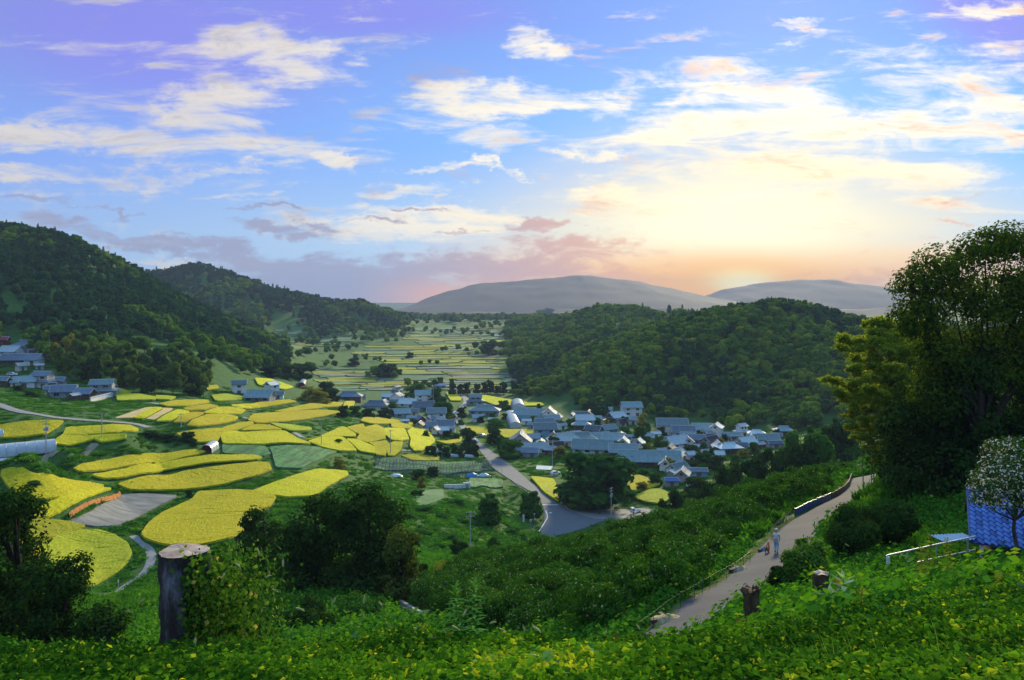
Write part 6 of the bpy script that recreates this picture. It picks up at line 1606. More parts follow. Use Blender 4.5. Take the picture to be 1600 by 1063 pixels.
fence_line([(1205,842),(1222,824),(1236,812)], "wire_fence", "fence", "short dry-stick fence along the lane above the walker", .9, .7, m_wood, (.8,), .012, 20, post=.02)
# concrete curb wall curving below the mound
m = MB(); cw = [at(x, y, 0, 15) for x, y in [(648,896),(630,900),(616,906),(610,918),(613,932),(625,944),(640,953),(661,965)]]; o0 = cw[0]
cw = [Vector((*p, 0)) for p in chaikin([(v.x, v.y) for v in cw], 2, False)]
rt = empty("curb_wall", o0, 0, "curved low concrete kerb wall round the dark vegetable patch", "kerb wall"); V_ = []
for i, p in enumerate(cw):
    tdir = (cw[min(i+1, len(cw)-1)]-cw[max(0, i-1)]).normalized(); nn_ = Vector((-tdir.y, tdir.x, 0))
    for s, z in ((-.16, -.5), (-.16, .4), (.16, .4), (.16, -.5)): q = p+nn_*s; V_.append((q.x-o0.x, q.y-o0.y, hz(p.x, p.y)+z-o0.z))
n = len(cw); m.add(V_, [(i*4+k, i*4+(k+1) % 4, (i+1)*4+(k+1) % 4, (i+1)*4+k) for i in range(n-1) for k in range(4)]+[(0, 1, 2, 3), tuple((n-1)*4+k for k in (3, 2, 1, 0))]); m.build("wall", m_conc, rt)
# beige heap of dry cuttings by the lane, grey rock heap
heap(1045,972,62,15,simple("dry_grass_cuttings", (.42, .34, .18), (.22, .18, .09), 9, .95, bump=.9, bd=.1),"long mound of dry beige cuttings along the lane's left edge","cuttings_heap","heap",8,20)
heap(1158,893,40,11,simple("dry_grass_cuttings2", (.34, .30, .20), (.18, .17, .12), 9, .95, bump=.9, bd=.1),"smaller mound of dry cuttings behind the wire fence","cuttings_heap","heap",9,20)
heap(1195,862,18,10,m_tarp,"bright blue plastic bin cover lying beside the lane next to the walker","blue_cover","cover",10,20)

# ------------------------------------------------------------------ tiled shed at the right
d = 38.0; xs = (1517-CX)/F*d; zt = ZC-(762-YH)/F*d; zb = ZC-(848-YH)/F*d
rt = empty("tiled_shed", (xs, d, zb), R(-27), "small shed with a glossy bright blue tiled roof at the right edge", "shed")
m_tile, t, b = new_mat("glossy_blue_tiles"); oi = mnoise(t, .9, 5, .7); ti = t.nodes.new('ShaderNodeAttribute'); ti.attribute_name = 'tint'
cc = mmix(t, .6, mramp(t, oi, [(.3, (.02, .055, .20)), (.55, (.045, .12, .36)), (.75, (.08, .17, .42))]), mramp(t, ti.outputs['Fac'], [(0.05, (.008, .02, .09)), (.25, (.04, .12, .38)), (.9, (.10, .22, .55))]))
t.links.new(cc, b.inputs['Base Color']); b.inputs['Roughness'].default_value = .28
Wd, run = 6.0, 3.3
rs = (ZC-(764-YH)/F*(d+run*.97))-zb      # slope rises away from the viewer
rows, cols = 12, 22; V_, Fc = [], []; sub = 7
for j in range(rows):
    y0, z0 = run*j/rows, rs*j/rows; y1, z1 = run*(j+1.12)/rows, rs*(j+1.12)/rows
    base_i = len(V_); nx = cols*sub+1
    for q, (yy_, zz_) in enumerate(((y0, z0-.05), (y0, z0+.05), (y1, z1+.012))):
        for i in range(nx):
            u = (i % sub)/sub; wv = .042*math.sin(u*2*math.pi)+.016*math.sin(u*4*math.pi)
            sc_ = .0 if q == 0 else 1
            V_.append((Wd*i/(nx-1), yy_-(.02*math.cos(u*6.283) if q < 2 else 0), zz_+wv*sc_))
    for q in range(2):
        for i in range(nx-1): Fc.append((base_i+q*nx+i, base_i+q*nx+i+1, base_i+(q+1)*nx+i+1, base_i+(q+1)*nx+i))
m = MB(); m.add(V_, Fc); ro = m.build("roof", m_tile, rt, False)
tr_ = np.random.default_rng(3); tl_ = tr_.random((rows, cols)); tint = np.concatenate([np.concatenate([np.full(cols*sub, 0.0), np.repeat(tl_[j], sub)]) for j in range(rows)])
at_ = ro.data.attributes.new('tint', 'FLOAT', 'FACE'); at_.data.foreach_set('value', tint.astype(np.float32))
m = MB(); m.add([(0, 0, -.06), (Wd, 0, -.06), (Wd, run, rs-.06), (0, run, rs-.06), (0, run*2, -.06), (Wd, run*2, -.06)], [(0, 1, 2, 3), (3, 2, 5, 4)]); m.build("roof_deck", m_wood, rt)
m = MB(); m.add([(0, run, rs+.05), (Wd, run, rs+.05), (Wd, run*2, 0), (0, run*2, 0)], [(0, 1, 2, 3)]); m.build("rear_roof", m_tile, rt)
m = MB(); m.tube([(-.05, run, rs+.08), (Wd, run, rs+.08)], [.1, .1], 8); m.tube([(-.02, -.02, .02), (-.02, run, rs+.04)], [.05, .05], 6); m.build("ridge_cap", m_tile, ro)
m = MB(); wall_block(m, Wd-.9, run*2-.8, -3.0, -.35, 0); 
for v in range(len(m.v)): m.v[v] = (m.v[v][0]+Wd/2+.1, m.v[v][1]+run, m.v[v][2])
m.build("wall", WALL['brown'], rt)
m = MB(); m.box((.45, .15, -1.3), (.16, .16, 2.5)); m.box((3.0, .15, -1.3), (.16, .16, 2.5)); m.build("post", WALL['white'], rt)
# railing in front of the shed
rp = [Vector(((x-CX)/F*dd2, dd2, ZC-(y-YH)/F*dd2)) for x, y, dd2 in [(1386,868,36.5),(1418,861,36.8),(1463,851,37.2),(1512,841,37.6),(1524,838,37.8)]]
rt = empty("handrail", rp[0]-Vector((0, 0, 1.0)), 0, "pale metal handrail running up to the tiled shed", "railing"); o0 = rp[0]-Vector((0, 0, 1.0))
m = MB(); m.tube([p-o0 for p in rp], [.035]*5, 8); m.tube([p-o0-Vector((0, 0, .62)) for p in rp], [.03]*5, 8); m.build("rails", m_lmetal, rt)
for p in rp[:4]: m = MB(); m.tube([p-o0-Vector((0, 0, 1.3)), p-o0], [.04, .04], 8); m.build("post", m_lmetal, rt)
m = MB(); q = rp[0]-o0; m.tube([q+Vector((.02, -.05, -.75)), q+Vector((.02, -.05, -.05))], [.09, .08], 8); m.build("wrapping", WALL['white'], rt)
p = rp[2]+Vector((.5, .5, .0)); rt = empty("sheet_cover", p, R(10), "pale blue corrugated sheet lying behind the handrail", "sheet"); m = MB(); V_ = [(i*.09, j*.9, .03*math.cos(i*math.pi)+.03*j) for j in range(2) for i in range(22)]
m.add(V_+[(x, y, z-.02) for x, y, z in V_], [(i, i+1, 22+i+1, 22+i) for i in range(21)]+[(44+22+i, 44+22+i+1, 44+i+1, 44+i) for i in range(21)]); m.build("sheet", simple("pale_blue_sheet", (.28, .45, .55), (.2, .35, .45), 3, .4), rt)
# ------------------------------------------------------------------ the walker and the dog
def skin_obj(name, joints, edges, radii, mat, parent, levels=2, root=0):
    me = bpy.data.meshes.new(name); me.from_pydata([Vector(j) for j in joints], edges, []); o = link_mesh(name, me, parent, mat)
    md = o.modifiers.new("skin", 'SKIN'); md.use_smooth_shade = True
    for v, r_ in zip(me.skin_vertices[0].data, radii): v.radius = (r_, r_) if isinstance(r_, (int, float)) else r_
    me.skin_vertices[0].data[root].use_root = True
    s = o.modifiers.new("sub", 'SUBSURF'); s.levels = levels; s.render_levels = levels
    return o
wp_ = at(1213, 864, 0.1, 18); gz = wp_.z+.1
hd = math.atan2(-(wp_.x-at(1240, 832, 0, 18).x), -(wp_.y-at(1240, 832, 0, 18).y))
adir = at(1243, 835, 0, 18)-wp_; rz = math.atan2(adir.y, adir.x)-math.pi/2
per = empty("person", (wp_.x, wp_.y, gz), rz, "walker in white cap, white shirt and pale blue trousers on the lane", "person")
print('walker distance', wp_.y); per.scale = (.86,)*3
m_skin = simple("skin", (.50, .30, .20), (.44, .26, .17), 6, .6, bump=0); m_shirt = simple("white_shirt", (.62, .66, .66), (.5, .55, .56), 7, .85); m_trou = simple("pale_blue_trousers", (.28, .45, .55), (.20, .36, .46), 7, .85); m_shoe = simple("dark_boots", (.04, .045, .06), None, 8, .7)
J = [(0,0,.93),(0,0,1.10),(0,.01,1.28),(0,.02,1.42),(0,.03,1.50),(0,.05,1.58),(0,.05,1.68),
     (-.17,.0,1.38),(-.23,-.04,1.12),(-.22,.03,.88),(.17,.0,1.38),(.24,.05,1.12),(.21,.16,.92),
     (-.09,0,.90),(-.10,.12,.50),(-.09,.02,.10),(.09,0,.90),(.10,.02,.48),(.10,-.20,.14),(-.09,.15,.05),(.10,-.10,.05)]
E = [(0,1),(1,2),(2,3),(3,4),(4,5),(5,6),(3,7),(7,8),(8,9),(3,10),(10,11),(11,12),(0,13),(13,14),(14,15),(0,16),(16,17),(17,18),(15,19),(18,20)]
Rd = [.125,.12,.135,.10,.055,.085,.085,.065,.045,.035,.065,.045,.035,.095,.07,.045,.095,.07,.045,.04,.04]
body = skin_obj("body", J, E, Rd, m_skin, per)
hands = []
for sx, (hx, hy, hz_) in ((-1, (-.22,.03,.88)), (1, (.21,.16,.92))):
    vs = [(hx, hy, hz_), (hx, hy+.015, hz_-.07)]; es = [(0, 1)]; rs_ = [.028, .03]
    for k, ln in enumerate((.065, .075, .07, .055)):
        b0 = len(vs); off = (k-1.5)*.018; vs += [(hx, hy+.015+off, hz_-.10), (hx-sx*.008, hy+.02+off, hz_-.10-ln*.6), (hx-sx*.02, hy+.02+off, hz_-.10-ln)]; es += [(1, b0), (b0, b0+1), (b0+1, b0+2)]; rs_ += [.011, .010, .008]
    b0 = len(vs); vs += [(hx-sx*.02, hy+.05, hz_-.05), (hx-sx*.03, hy+.07, hz_-.09)]; es += [(0, b0), (b0, b0+1)]; rs_ += [.012, .009]
    skin_obj("hand", vs, es, rs_, m_skin, per, 1)
skin_obj("shirt", [(0,0,.98),(0,0,1.12),(0,.01,1.28),(0,.02,1.41),(-.17,0,1.385),(-.22,-.03,1.20),(.17,0,1.385),(.225,.03,1.20)], [(0,1),(1,2),(2,3),(3,4),(4,5),(3,6),(6,7)], [.155,.15,.16,.12,.085,.07,.085,.07], m_shirt, per)
skin_obj("trousers", [(0,0,1.0),(0,0,.92),(-.09,0,.86),(-.10,.12,.50),(-.09,.03,.14),(.09,0,.86),(.10,.02,.48),(.10,-.18,.18)], [(0,1),(1,2),(2,3),(3,4),(1,5),(5,6),(6,7)], [.14,.14,.11,.088,.07,.11,.088,.07], m_trou, per)
for x, y, z in ((-.09,.03,.04),(.10,-.17,.07)): skin_obj("boot", [(x,y-.04,z+.10),(x,y-.03,z),(x,y+.13,z-.01)], [(0,1),(1,2)], [.06,.055,.042], m_shoe, per)
skin_obj("hair", [(0,.0,1.60),(0,-.0,1.68)], [(0,1)], [.085,.082], simple("dark_hair", (.03, .025, .02), None, 9, .8), per)
m = MB(); nn = 14
for ring, (rr_, zz_) in enumerate(((.112, 1.665), (.11, 1.71), (.085, 1.765), (.03, 1.79))): m.v += [(rr_*math.cos(6.283*k/nn), .05+rr_*math.sin(6.283*k/nn), zz_) for k in range(nn)]
m.f += [(r_*nn+k, r_*nn+(k+1) % nn, (r_+1)*nn+(k+1) % nn, (r_+1)*nn+k) for r_ in range(3) for k in range(nn)]+[tuple(3*nn+k for k in range(nn))]
m.add([(-.08, .14, 1.67), (.08, .14, 1.67), (.06, .25, 1.655), (-.06, .25, 1.655)], [(0, 1, 2, 3)]); m.build("cap", WALL['white'], per, True)
# dog walking at the left
dp = at(1199, 864, 0.1, 18); dg = empty("dog", (dp.x, dp.y, dp.z+.08), rz, "small reddish-brown and white dog trotting at the walker's left side", "dog")
m_dog = simple("reddish_brown_fur", (.42, .14, .06), (.30, .10, .04), 12, .9); m_dogw = simple("white_fur", (.7, .66, .6), None, 12, .9)
J = [(0,-.22,.36),(0,0,.37),(0,.20,.38),(0,.30,.48),(0,.36,.56),(0,.46,.54), (0,-.30,.44),(0,-.34,.56),(0,-.28,.60),
     (-.08,-.22,.30),(-.08,-.17,.20),(-.08,-.26,.13),(-.08,-.24,.02),(.08,-.22,.30),(.08,-.15,.20),(.08,-.24,.13),(.08,-.22,.02),
     (-.07,.20,.28),(-.07,.20,.14),(-.07,.24,.02),(.07,.20,.28),(.07,.16,.14),(.07,.13,.02),(-.05,.33,.63),(.05,.33,.63)]
E = [(0,1),(1,2),(2,3),(3,4),(4,5),(0,6),(6,7),(7,8),(0,9),(9,10),(10,11),(11,12),(0,13),(13,14),(14,15),(15,16),(2,17),(17,18),(18,19),(2,20),(20,21),(21,22),(4,23),(4,24)]
Rd = [.095,.10,.115,.075,.075,.035,.035,.035,.02,.07,.045,.028,.026,.07,.045,.028,.026,.05,.03,.026,.05,.03,.026,.018,.018]
skin_obj("body", J, E, Rd, m_dog, dg)
skin_obj("saddle_patch", [(0,-.27,.40),(0,-.20,.385)], [(0,1)], [.07,.085], m_dogw, dg, 1); skin_obj("collar", [(0,.25,.43),(0,.265,.445)], [(0,1)], [.09,.09], simple("red_collar", (.5, .03, .03), None, 5, .6), dg, 1)
m = MB(); a = Vector((dp.x, dp.y, dp.z+.08))
mr_ = Matrix.Rotation(rz, 3, 'Z'); h1 = mr_@Vector((-.205, .035, .76))+per.location; h2 = mr_@Vector((0, .26, .50))+dg.location; mid = (h1+h2)/2-Vector((0, 0, .12))
m.tube([h1-h1, mid-h1, h2-h1], [.006]*3, 4); ls = m.build("leash", simple("red_leash", (.45, .03, .03), None, 5, .6)); ls.location = h1; tag(ls, "thin red leash running from the walker's hand down to the dog", "leash")

# ------------------------------------------------------------------ stumps
m_stump, t, b = new_mat("weathered_shaded_bark"); n1 = mnoise(t, 5, 8, .75, stretch=(1, 1, .35)); n2 = mnoise(t, 2.2, 5, .7, stretch=(1, 1, .6))
cc = mramp(t, n1, [(.3, (.016, .011, .010)), (.48, (.06, .04, .034)), (.60, (.16, .15, .165)), (.78, (.30, .32, .37))]); cc = mmix(t, mramp(t, n2, [(.40, (0, 0, 0)), (.50, (.94, .94, .94))]), cc, (.028, .017, .013))  # dark patches are shading put into the bark colour
t.links.new(cc, b.inputs['Base Color']); b.inputs['Roughness'].default_value = .9; mbump(t, b, n1, 1.0, .04)
m_stump_d = simple('charred_stump_bark', (.13, .08, .045), (.03, .02, .013), 7, .95, bump=1, stretch=(1, 1, .3), bd=.05)
m_cut = simple("pale_cut_wood", (.44, .35, .28), (.22, .15, .11), 9, .8, bump=.5, bd=.02)
def stump(px, d, r0, top_py, label, seed, lean=(0, 0), jag=0.03, cut=True, flare=.9, prong=None):
    x = (px-CX)/F*d; z = hz(x, d); H_ = ZC-(top_py-YH)/F*d-z; root = empty("tree_stump", (x, d, z), 0, label, "tree stump"); rr = np.random.default_rng(seed)
    nu, nv = 40, 34; V_ = []
    ph = rr.random(8)*6.28
    for j in range(nv):
        q = j/(nv-1); zz = -.3+(H_+.3)*q
        rad = r0*(1+.25*(1-q)**3*flare)
        for i in range(nu):
            a = 6.283*i/nu
            k = 1+.08*math.sin(3*a+ph[0]+q*2)+.055*math.sin(5*a+ph[1]-q*3)+(.012 if cut else .035)*math.sin(11*a+ph[2]+4*math.sin(q*5))+.03*math.sin(9*q*3+a*2+ph[3])+.020*rr.normal()
            V_.append((lean[0]*q+rad*k*math.cos(a), lean[1]*q+rad*k*math.sin(a), zz+(jag*math.sin(4*a+ph[4]) if j == nv-1 else 0)))
    m = MB(); m.add(V_, [(j*nu+i, j*nu+(i+1) % nu, (j+1)*nu+(i+1) % nu, (j+1)*nu+i) for j in range(nv-1) for i in range(nu)])
    if not cut: m.add([V_[(nv-1)*nu+i] for i in range(nu)], [tuple(range(nu))])
    if prong:
        for pr in prong: m.tube(*pr, 7)
    m.build("trunk", m_stump if seed == 5 else m_stump_d, root, True)
    if cut:
        m = MB(); top = [V_[(nv-1)*nu+i] for i in range(nu)]; c_ = Vector((lean[0], lean[1], H_+.012)); vv = [tuple(c_)]
        for q in (.5, .97): vv += [tuple(c_+(Vector(tp)-c_)*q+Vector((0, 0, .002*rr.normal()))) for tp in top]
        m.add(vv, [(0, 1+i, 1+(i+1) % nu) for i in range(nu)]+[(1+i, 1+nu+i, 1+nu+(i+1) % nu, 1+(i+1) % nu) for i in range(nu)]); m.build("cut_top", m_cut, root)
    return root, (x, d, z, H_)
st1, S1 = stump(295, 8.0, .24, 860, "thick sawn tree stump with pale top and blue-grey bark in the left foreground", 5, (-.05, 0), .007, prong=[([(.10,.02,1.0),(.15,.02,1.17)],[.07,.03]),([(.02,-.12,.9),(.0,-.14,1.10)],[.06,.03])])
st2, S2 = stump(1180, 21, .20, 920, "dark gnarled stump with a forked broken top in front of the lane", 6, (-.10, 0), .05, False, prong=[([(-.08,0,1.0),(-.26,0,1.18),(-.36,.02,1.24)],[.13,.11,.07]),([(-.05,0,1.0),(.03,0,1.25),(.05,0,1.33)],[.13,.08,.04]),([(-.12,0,1.05),(-.16,0,1.24)],[.10,.05]),([(-.2,-.05,1.0),(-.30,-.1,1.32)],[.05,.015]),([(-.0,-.05,1.0),(.12,-.08,1.28)],[.05,.015]),([(-.1,.0,1.05),(-.08,-.1,1.38)],[.05,.015])])
stump(1283, 25, .24, 895, "short rounded stump half hidden in leaves beside the dark bushes", 7, (0, 0), .03)
# ------------------------------------------------------------------ foreground growth
L_fg = leafmat("foreground_leaves", (.014, .062, .007), (.12, .29, .013), .42, rough=.5, third=(.46, .48, .02), objvar=0, spec=.25)
L_fg2 = leafmat("blue_green_leaves", (.03, .11, .04), (.10, .26, .10), .35, rough=.5, third=(.3, .45, .28), objvar=0, spec=.2)
L_dry = leafmat("dry_leaves", (.12, .07, .02), (.32, .20, .05), .3, objvar=0)
L_red = leafmat("reddish_leaves", (.14, .03, .02), (.34, .10, .05), .3, objvar=0)
L_orange = leafmat("orange_leaves", (.22, .12, .02), (.50, .26, .03), .35, objvar=0)
m_stem = simple("green_stems", (.12, .22, .04), (.07, .13, .03), 5, .6, bump=0)
rf2 = np.random.default_rng(404)
def canopy(x, y): return .10+.20*(vnoise(x, y, .9, 41)+.5)+.16*(vnoise(x, y, 2.3, 42)+.5)+.10*(vnoise(x, y, .33, 43)+.5)
def fg_points(n, d0, d1, seed):
    r = np.random.default_rng(seed); d = np.sqrt(r.uniform(d0*d0, d1*d1, n)); px = r.uniform(-330, 2050, n)
    return (px-CX)/F*d, d, px
LV, LF, LT = {}, {}, {}
def fgleaves(n, d0, d1, size, seed, cond=None):
    x, y, px = fg_points(n, d0, d1, seed); r = np.random.default_rng(seed+1)
    if cond is not None: k = cond(px, y, r); x, y, px = x[k], y[k], px[k]
    n = len(x); top = canopy(x, y); q = r.random(n)**.45; z = HZ(x, y)+top*q
    P = np.stack([x, y, z], 1); Nn = unit(np.stack([r.normal(size=n)*.5, r.normal(size=n)*.5-.35, .9+.3*r.random(n)], 1)); a = r.random(n)*6.283
    D = np.stack([np.cos(a), np.sin(a), -.25+.3*r.normal(size=n)], 1); D = unit(D-Nn*np.sum(D*Nn, 1, keepdims=True))
    s = size*(.5+.9*r.random(n)**1.5)
    V_, Fc = big_leaves(P, D, Nn, s, .72+.2*r.random((n, 1))*0)
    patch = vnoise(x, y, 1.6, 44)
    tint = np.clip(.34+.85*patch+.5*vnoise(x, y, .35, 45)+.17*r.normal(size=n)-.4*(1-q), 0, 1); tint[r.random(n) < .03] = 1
    return V_, Fc, np.concatenate([tint, tint]) if False else np.repeat(tint, 1), n, P
def add_stuff(name, parts, mat, label, cat):
    Vs, Fs, Ts, off = [], [], [], 0
    for V_, Fc, tint, n, P in parts:
        Vs.append(V_); Fs.append(Fc+off); off += len(V_)
        Ts.append(np.repeat(tint, 2) if len(Fc) == 2*len(tint) else tint)
    # big_leaves interleaves its two quads per leaf
    V_ = np.concatenate(Vs); Fc = np.concatenate(Fs)
    o = link_mesh(name, np_mesh(name, V_, Fc, mat, np.concatenate(Ts)))
    return tag(o, label, cat, None, 'stuff')
def keepfar(px, y, r):      # beyond the crest of the bank the growth thins out over the lane
    return ~((px > 985) & (px < 1180) & (y > 17)) & ~((px < 560) & (y > 17))
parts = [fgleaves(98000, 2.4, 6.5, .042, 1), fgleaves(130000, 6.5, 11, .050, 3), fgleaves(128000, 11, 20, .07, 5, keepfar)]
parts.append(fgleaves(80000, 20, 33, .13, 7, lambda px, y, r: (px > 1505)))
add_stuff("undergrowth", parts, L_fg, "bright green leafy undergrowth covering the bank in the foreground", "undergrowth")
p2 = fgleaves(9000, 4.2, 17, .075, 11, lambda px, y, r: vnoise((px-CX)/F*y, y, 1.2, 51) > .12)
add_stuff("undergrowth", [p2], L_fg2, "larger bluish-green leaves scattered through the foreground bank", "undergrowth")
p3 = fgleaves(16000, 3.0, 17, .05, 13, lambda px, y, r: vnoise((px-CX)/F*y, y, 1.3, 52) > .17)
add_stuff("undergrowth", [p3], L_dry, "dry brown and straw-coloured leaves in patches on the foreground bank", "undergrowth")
# grass blades
def blades(n, d0, d1, hgt, seed, cond=None, wid=.006):
    x, y, px = fg_points(n, d0, d1, seed); r = np.random.default_rng(seed)
    if cond is not None: k = cond(px, y, r); x, y = x[k], y[k]
    n = len(x); z = HZ(x, y); a = r.random(n)*6.283; h = hgt*(.5+.8*r.random(n)); bend = h*(.5+.7*r.random(n)); c_, s_ = np.cos(a), np.sin(a); w = wid*(.7+.6*r.random(n))
    def pt(q, k): return np.stack([x+c_*bend*q*q-s_*w*k, y+s_*bend*q*q+c_*w*k, z+h*(q-.18*q*q*q)], 1)
    V_ = np.stack([pt(0, -1), pt(0, 1), pt(.5, .8), pt(.5, -.8), pt(1, .1), pt(1, -.1)], 1).reshape(-1, 3); k = np.arange(n)[:, None]*6
    Fc = np.concatenate([k+np.array([[0, 1, 2, 3]]), k+np.array([[3, 2, 4, 5]])], 1).reshape(-1, 4)
    return V_, Fc, np.clip(r.normal(.55, .22, n), 0, 1), n, None
add_stuff("grass", [blades(900, 2.4, 9, .26, 21, None, .003), blades(2600, 5, 16, .34, 23, lambda px, y, r: px < 620, .0035)], leafmat("grass_blades", (.05, .13, .015), (.22, .34, .04), .4, objvar=0), "long grass blades standing up through the foreground leaves", "grass")
# mid-distance undergrowth: instanced clumps
def clump_mesh(seed, n, kind):
    r = np.random.default_rng(seed)
    if kind == 'leaf':
        P = r.normal(size=(n, 3))*np.array([.33, .33, .2]); P[:, 2] = np.abs(P[:, 2])*1.25; Nn = unit(P*np.array([1, 1, 1.2])+np.array([0, 0, .25])+r.normal(size=(n, 3))*.3); V_, Fc = leaf_quads(P, Nn, .2*(.6+.8*r.random(n)), .8, r)
    else:
        x, y = r.normal(size=n)*.24, r.normal(size=n)*.24; a = r.random(n)*6.283; h = .30+.35*r.random(n); b_ = h*.5; w = .02; c_, s_ = np.cos(a), np.sin(a)
        V_ = np.stack([np.stack([x-s_*w, y+c_*w, h*0-.05], 1), np.stack([x+s_*w, y-c_*w, h*0-.05], 1), np.stack([x+c_*b_, y+s_*b_, h], 1), np.stack([x+c_*b_*.3-s_*w, y+s_*b_*.3+c_*w, h*.6], 1)], 1).reshape(-1, 3); Fc = np.arange(4*n).reshape(n, 4)
    return np_mesh("clump", V_, Fc, None, np.clip(r.normal(.5, .2, len(Fc)), 0, 1))
L_weed = leafmat("meadow_weeds", (.012, .065, .010), (.065, .22, .018), .35, third=(.20, .30, .03), objvar=.45)
cl = [clump_mesh(800+i, 110, 'leaf') for i in range(4)]+[clump_mesh(820+i, 130, 'grass') for i in range(3)]
for c_ in cl: c_.materials.append(L_weed)
n = 60000; r = np.random.default_rng(66); ld = r.uniform(math.log(11), math.log(420), n); d = np.exp(ld); px = r.uniform(-60, 1660, n); x = (px-CX)/F*d
ok = np.ones(n, bool)
for poly in MASKS: 
    xs_ = [p[0] for p in poly]; ys_ = [p[1] for p in poly]; bb = (x > min(xs_)-.6) & (x < max(xs_)+.6) & (d > min(ys_)-.6) & (d < max(ys_)+.6)
    if bb.any():
        idx = np.nonzero(bb & ok)[0]
        for ex, ey in ((0, 0), (.5, 0), (-.5, 0), (0, .5), (0, -.5)): ok[idx] &= ~inside(poly, x[idx]+ex*(1+d[idx]/200), d[idx]+ey*(1+d[idx]/200))
zz = HZ(x, d)
ok &= visible(x, d, zz+1.0)
x, d, zz = x[ok], d[ok], zz[ok]
s = (.42+.013*d)*r.uniform(.55, 1.25, len(x))*np.where(d > 230, .7, 1); hh = np.where(d < 110, r.uniform(.7, 1.4, len(x)), r.uniform(.3, .8, len(x)))
scatter("undergrowth", np.stack([x, d, zz-.05], 1), r.random(len(x))*6.283, np.stack([s, s, s*hh*np.clip(1.3-d/260, .35, 1)], 1), np.where(vnoise(x, d, 22, 61)+.2*r.normal(size=len(x))+(d < 60)*2 > 0, r.integers(0, 4, len(x)), r.integers(4, 7, len(x))), cl, label="rough grass, vines and weeds covering the slopes between the fields", cat="undergrowth")

# ------------------------------------------------------------------ bushes and plants of the near slope
def bush(px, base, d, wpx, hpx, seed, label, mat, leaf=.1, n=4500, name="bush", cat="bush", stems=True, nl=8):
    x = (px-CX)/F*d; z = hz(x, d); W_, H_ = wpx*d/F, hpx*d/F; rr = random.Random(seed); lb = round_lobes(rr, H_, W_, nl, .02)
    root = empty(name, (x, d, z), 0, label, cat); r = np.random.default_rng(seed); P, Nn, s_ = lobes_crown(lb, n, leaf, r, clump=14, shell=.6); V_, Fc = leaf_quads(P, Nn, s_, .6, r)
    link_mesh("foliage", np_mesh("foliage", V_, Fc, mat, np.clip(r.normal(.45, .2, len(Fc)), 0, 1)), root)
    m = MB()
    for l_ in lb: m.tube([(0, 0, -.2), (l_[0]*.5, l_[1]*.5, l_[2]*.5), l_[:3]], [.03, .02, .008], 5, False)
    m.build("stems", m_bark, root); return root
bush(1262,925,33,92,88,1,"round bushy shrub with wispy top at the right edge of the lane",leafmat("shrub_leaves",(.03,.09,.012),(.12,.24,.03),.35,third=(.3,.36,.1),objvar=0),.13,7000)
bush(1232,948,29,70,62,2,"lower dark shrub in front of the round wispy shrub",L_near,.12,5500)
bush(1330,890,42,120,90,3,"wide leafy shrub behind the round wispy shrub",L_dark,.16,7000)
bush(1390,880,44,110,80,4,"dark bushes left of the handrail",L_dark,.16,7000)
bush(1312,912,27,44,32,5,"small orange-leaved shrub above the short rounded stump",L_orange,.08,2200)
bush(1160,992,20,72,40,6,"low red-leaved shrub round the foot of the gnarled stump",L_red,.075,2400)
bush(1225,965,23,40,34,7,"small yellow-green sprout right of the gnarled stump",leafmat("sprout",(.10,.16,.02),(.30,.34,.04),.4,objvar=0),.08,1300)
bush(700,912,90,70,26,8,"yellowish low shrub right of the curved kerb wall",L_yel,.2,3000)
bush(660,905,92,26,34,9,"dark conical shrub at the head of the curved kerb wall",L_near,.2,2000)
bush(770,858,150,24,42,10,"ivy-covered stub of a tree in the green hollow, right of the pale pole",L_mid,.3,2500,"ivy_covered_stub","tree")
bush(716,868,140,28,36,11,"leaning vine-wrapped stub left of the pale pole",L_near,.3,2200,"ivy_covered_stub","tree")
bush(560,940,60,90,50,12,"rounded shrub in the shade below the big dark tree",L_mid,.2,4500)
bush(480,960,55,110,46,13,"wide low shrub below the three dark trees",L_near,.2,4500)
bush(600,1005,38,90,50,14,"dark shrub behind the foreground bank, left of the leafy tall weeds",L_near,.15,5500)
bush(355,985,40,90,80,15,"shrub behind the vine-covered side of the sawn stump",L_near,.15,5000)
bush(292,1035,7.3,95,62,31,"leafy clump of weeds at the foot of the thick sawn stump",leafmat("stump_foot_weeds",(.015,.06,.01),(.09,.24,.02),.4,third=(.3,.36,.03),objvar=0),.045,3200,"weed_clump","plant")
bush(385,1040,7.6,120,70,32,"leafy clump of weeds under the climbing vine",leafmat("stump_foot_weeds",(.015,.06,.01),(.09,.24,.02)),.045,3600,"weed_clump","plant")
# tall weed plants with whorled leaves
def weed(px, d, top_py, label, seed, leafl=.13, mat=None, nleaf=90, spread=1.0):
    x = (px-CX)/F*d; z = hz(x, d); H_ = ZC-(top_py-YH)/F*d-z; root = empty("tall_weed", (x, d, z), 0, label, "plant"); r = np.random.default_rng(seed)
    m = MB(); m.tube([(0, 0, -.1), (.02, 0, H_*.5), (0, 0, H_)], [.012, .009, .004], 6); m.build("stem", m_stem, root)
    q = np.linspace(.12, 1, nleaf); a = np.arange(nleaf)*2.399; up = np.where(q > .9, 1.1, .15); D = unit(np.stack([np.cos(a), np.sin(a), up+.15*r.normal(size=nleaf)], 1)); P = np.stack([q*0, q*0, q*H_], 1)
    W3 = np.stack([-np.sin(a), np.cos(a), 0*a], 1); Nn = unit(np.cross(D, W3)*-1); Nn[Nn[:, 2] < 0] *= -1
    V_, Fc = big_leaves(P, D, Nn, leafl*(1.15-.55*q)*(.8+.4*r.random(nleaf))*spread, .30)
    link_mesh("leaves", np_mesh("leaves", V_, Fc, mat or L_fg2, np.repeat(np.clip(r.normal(.5, .2, nleaf), 0, 1), 2)), root); return root
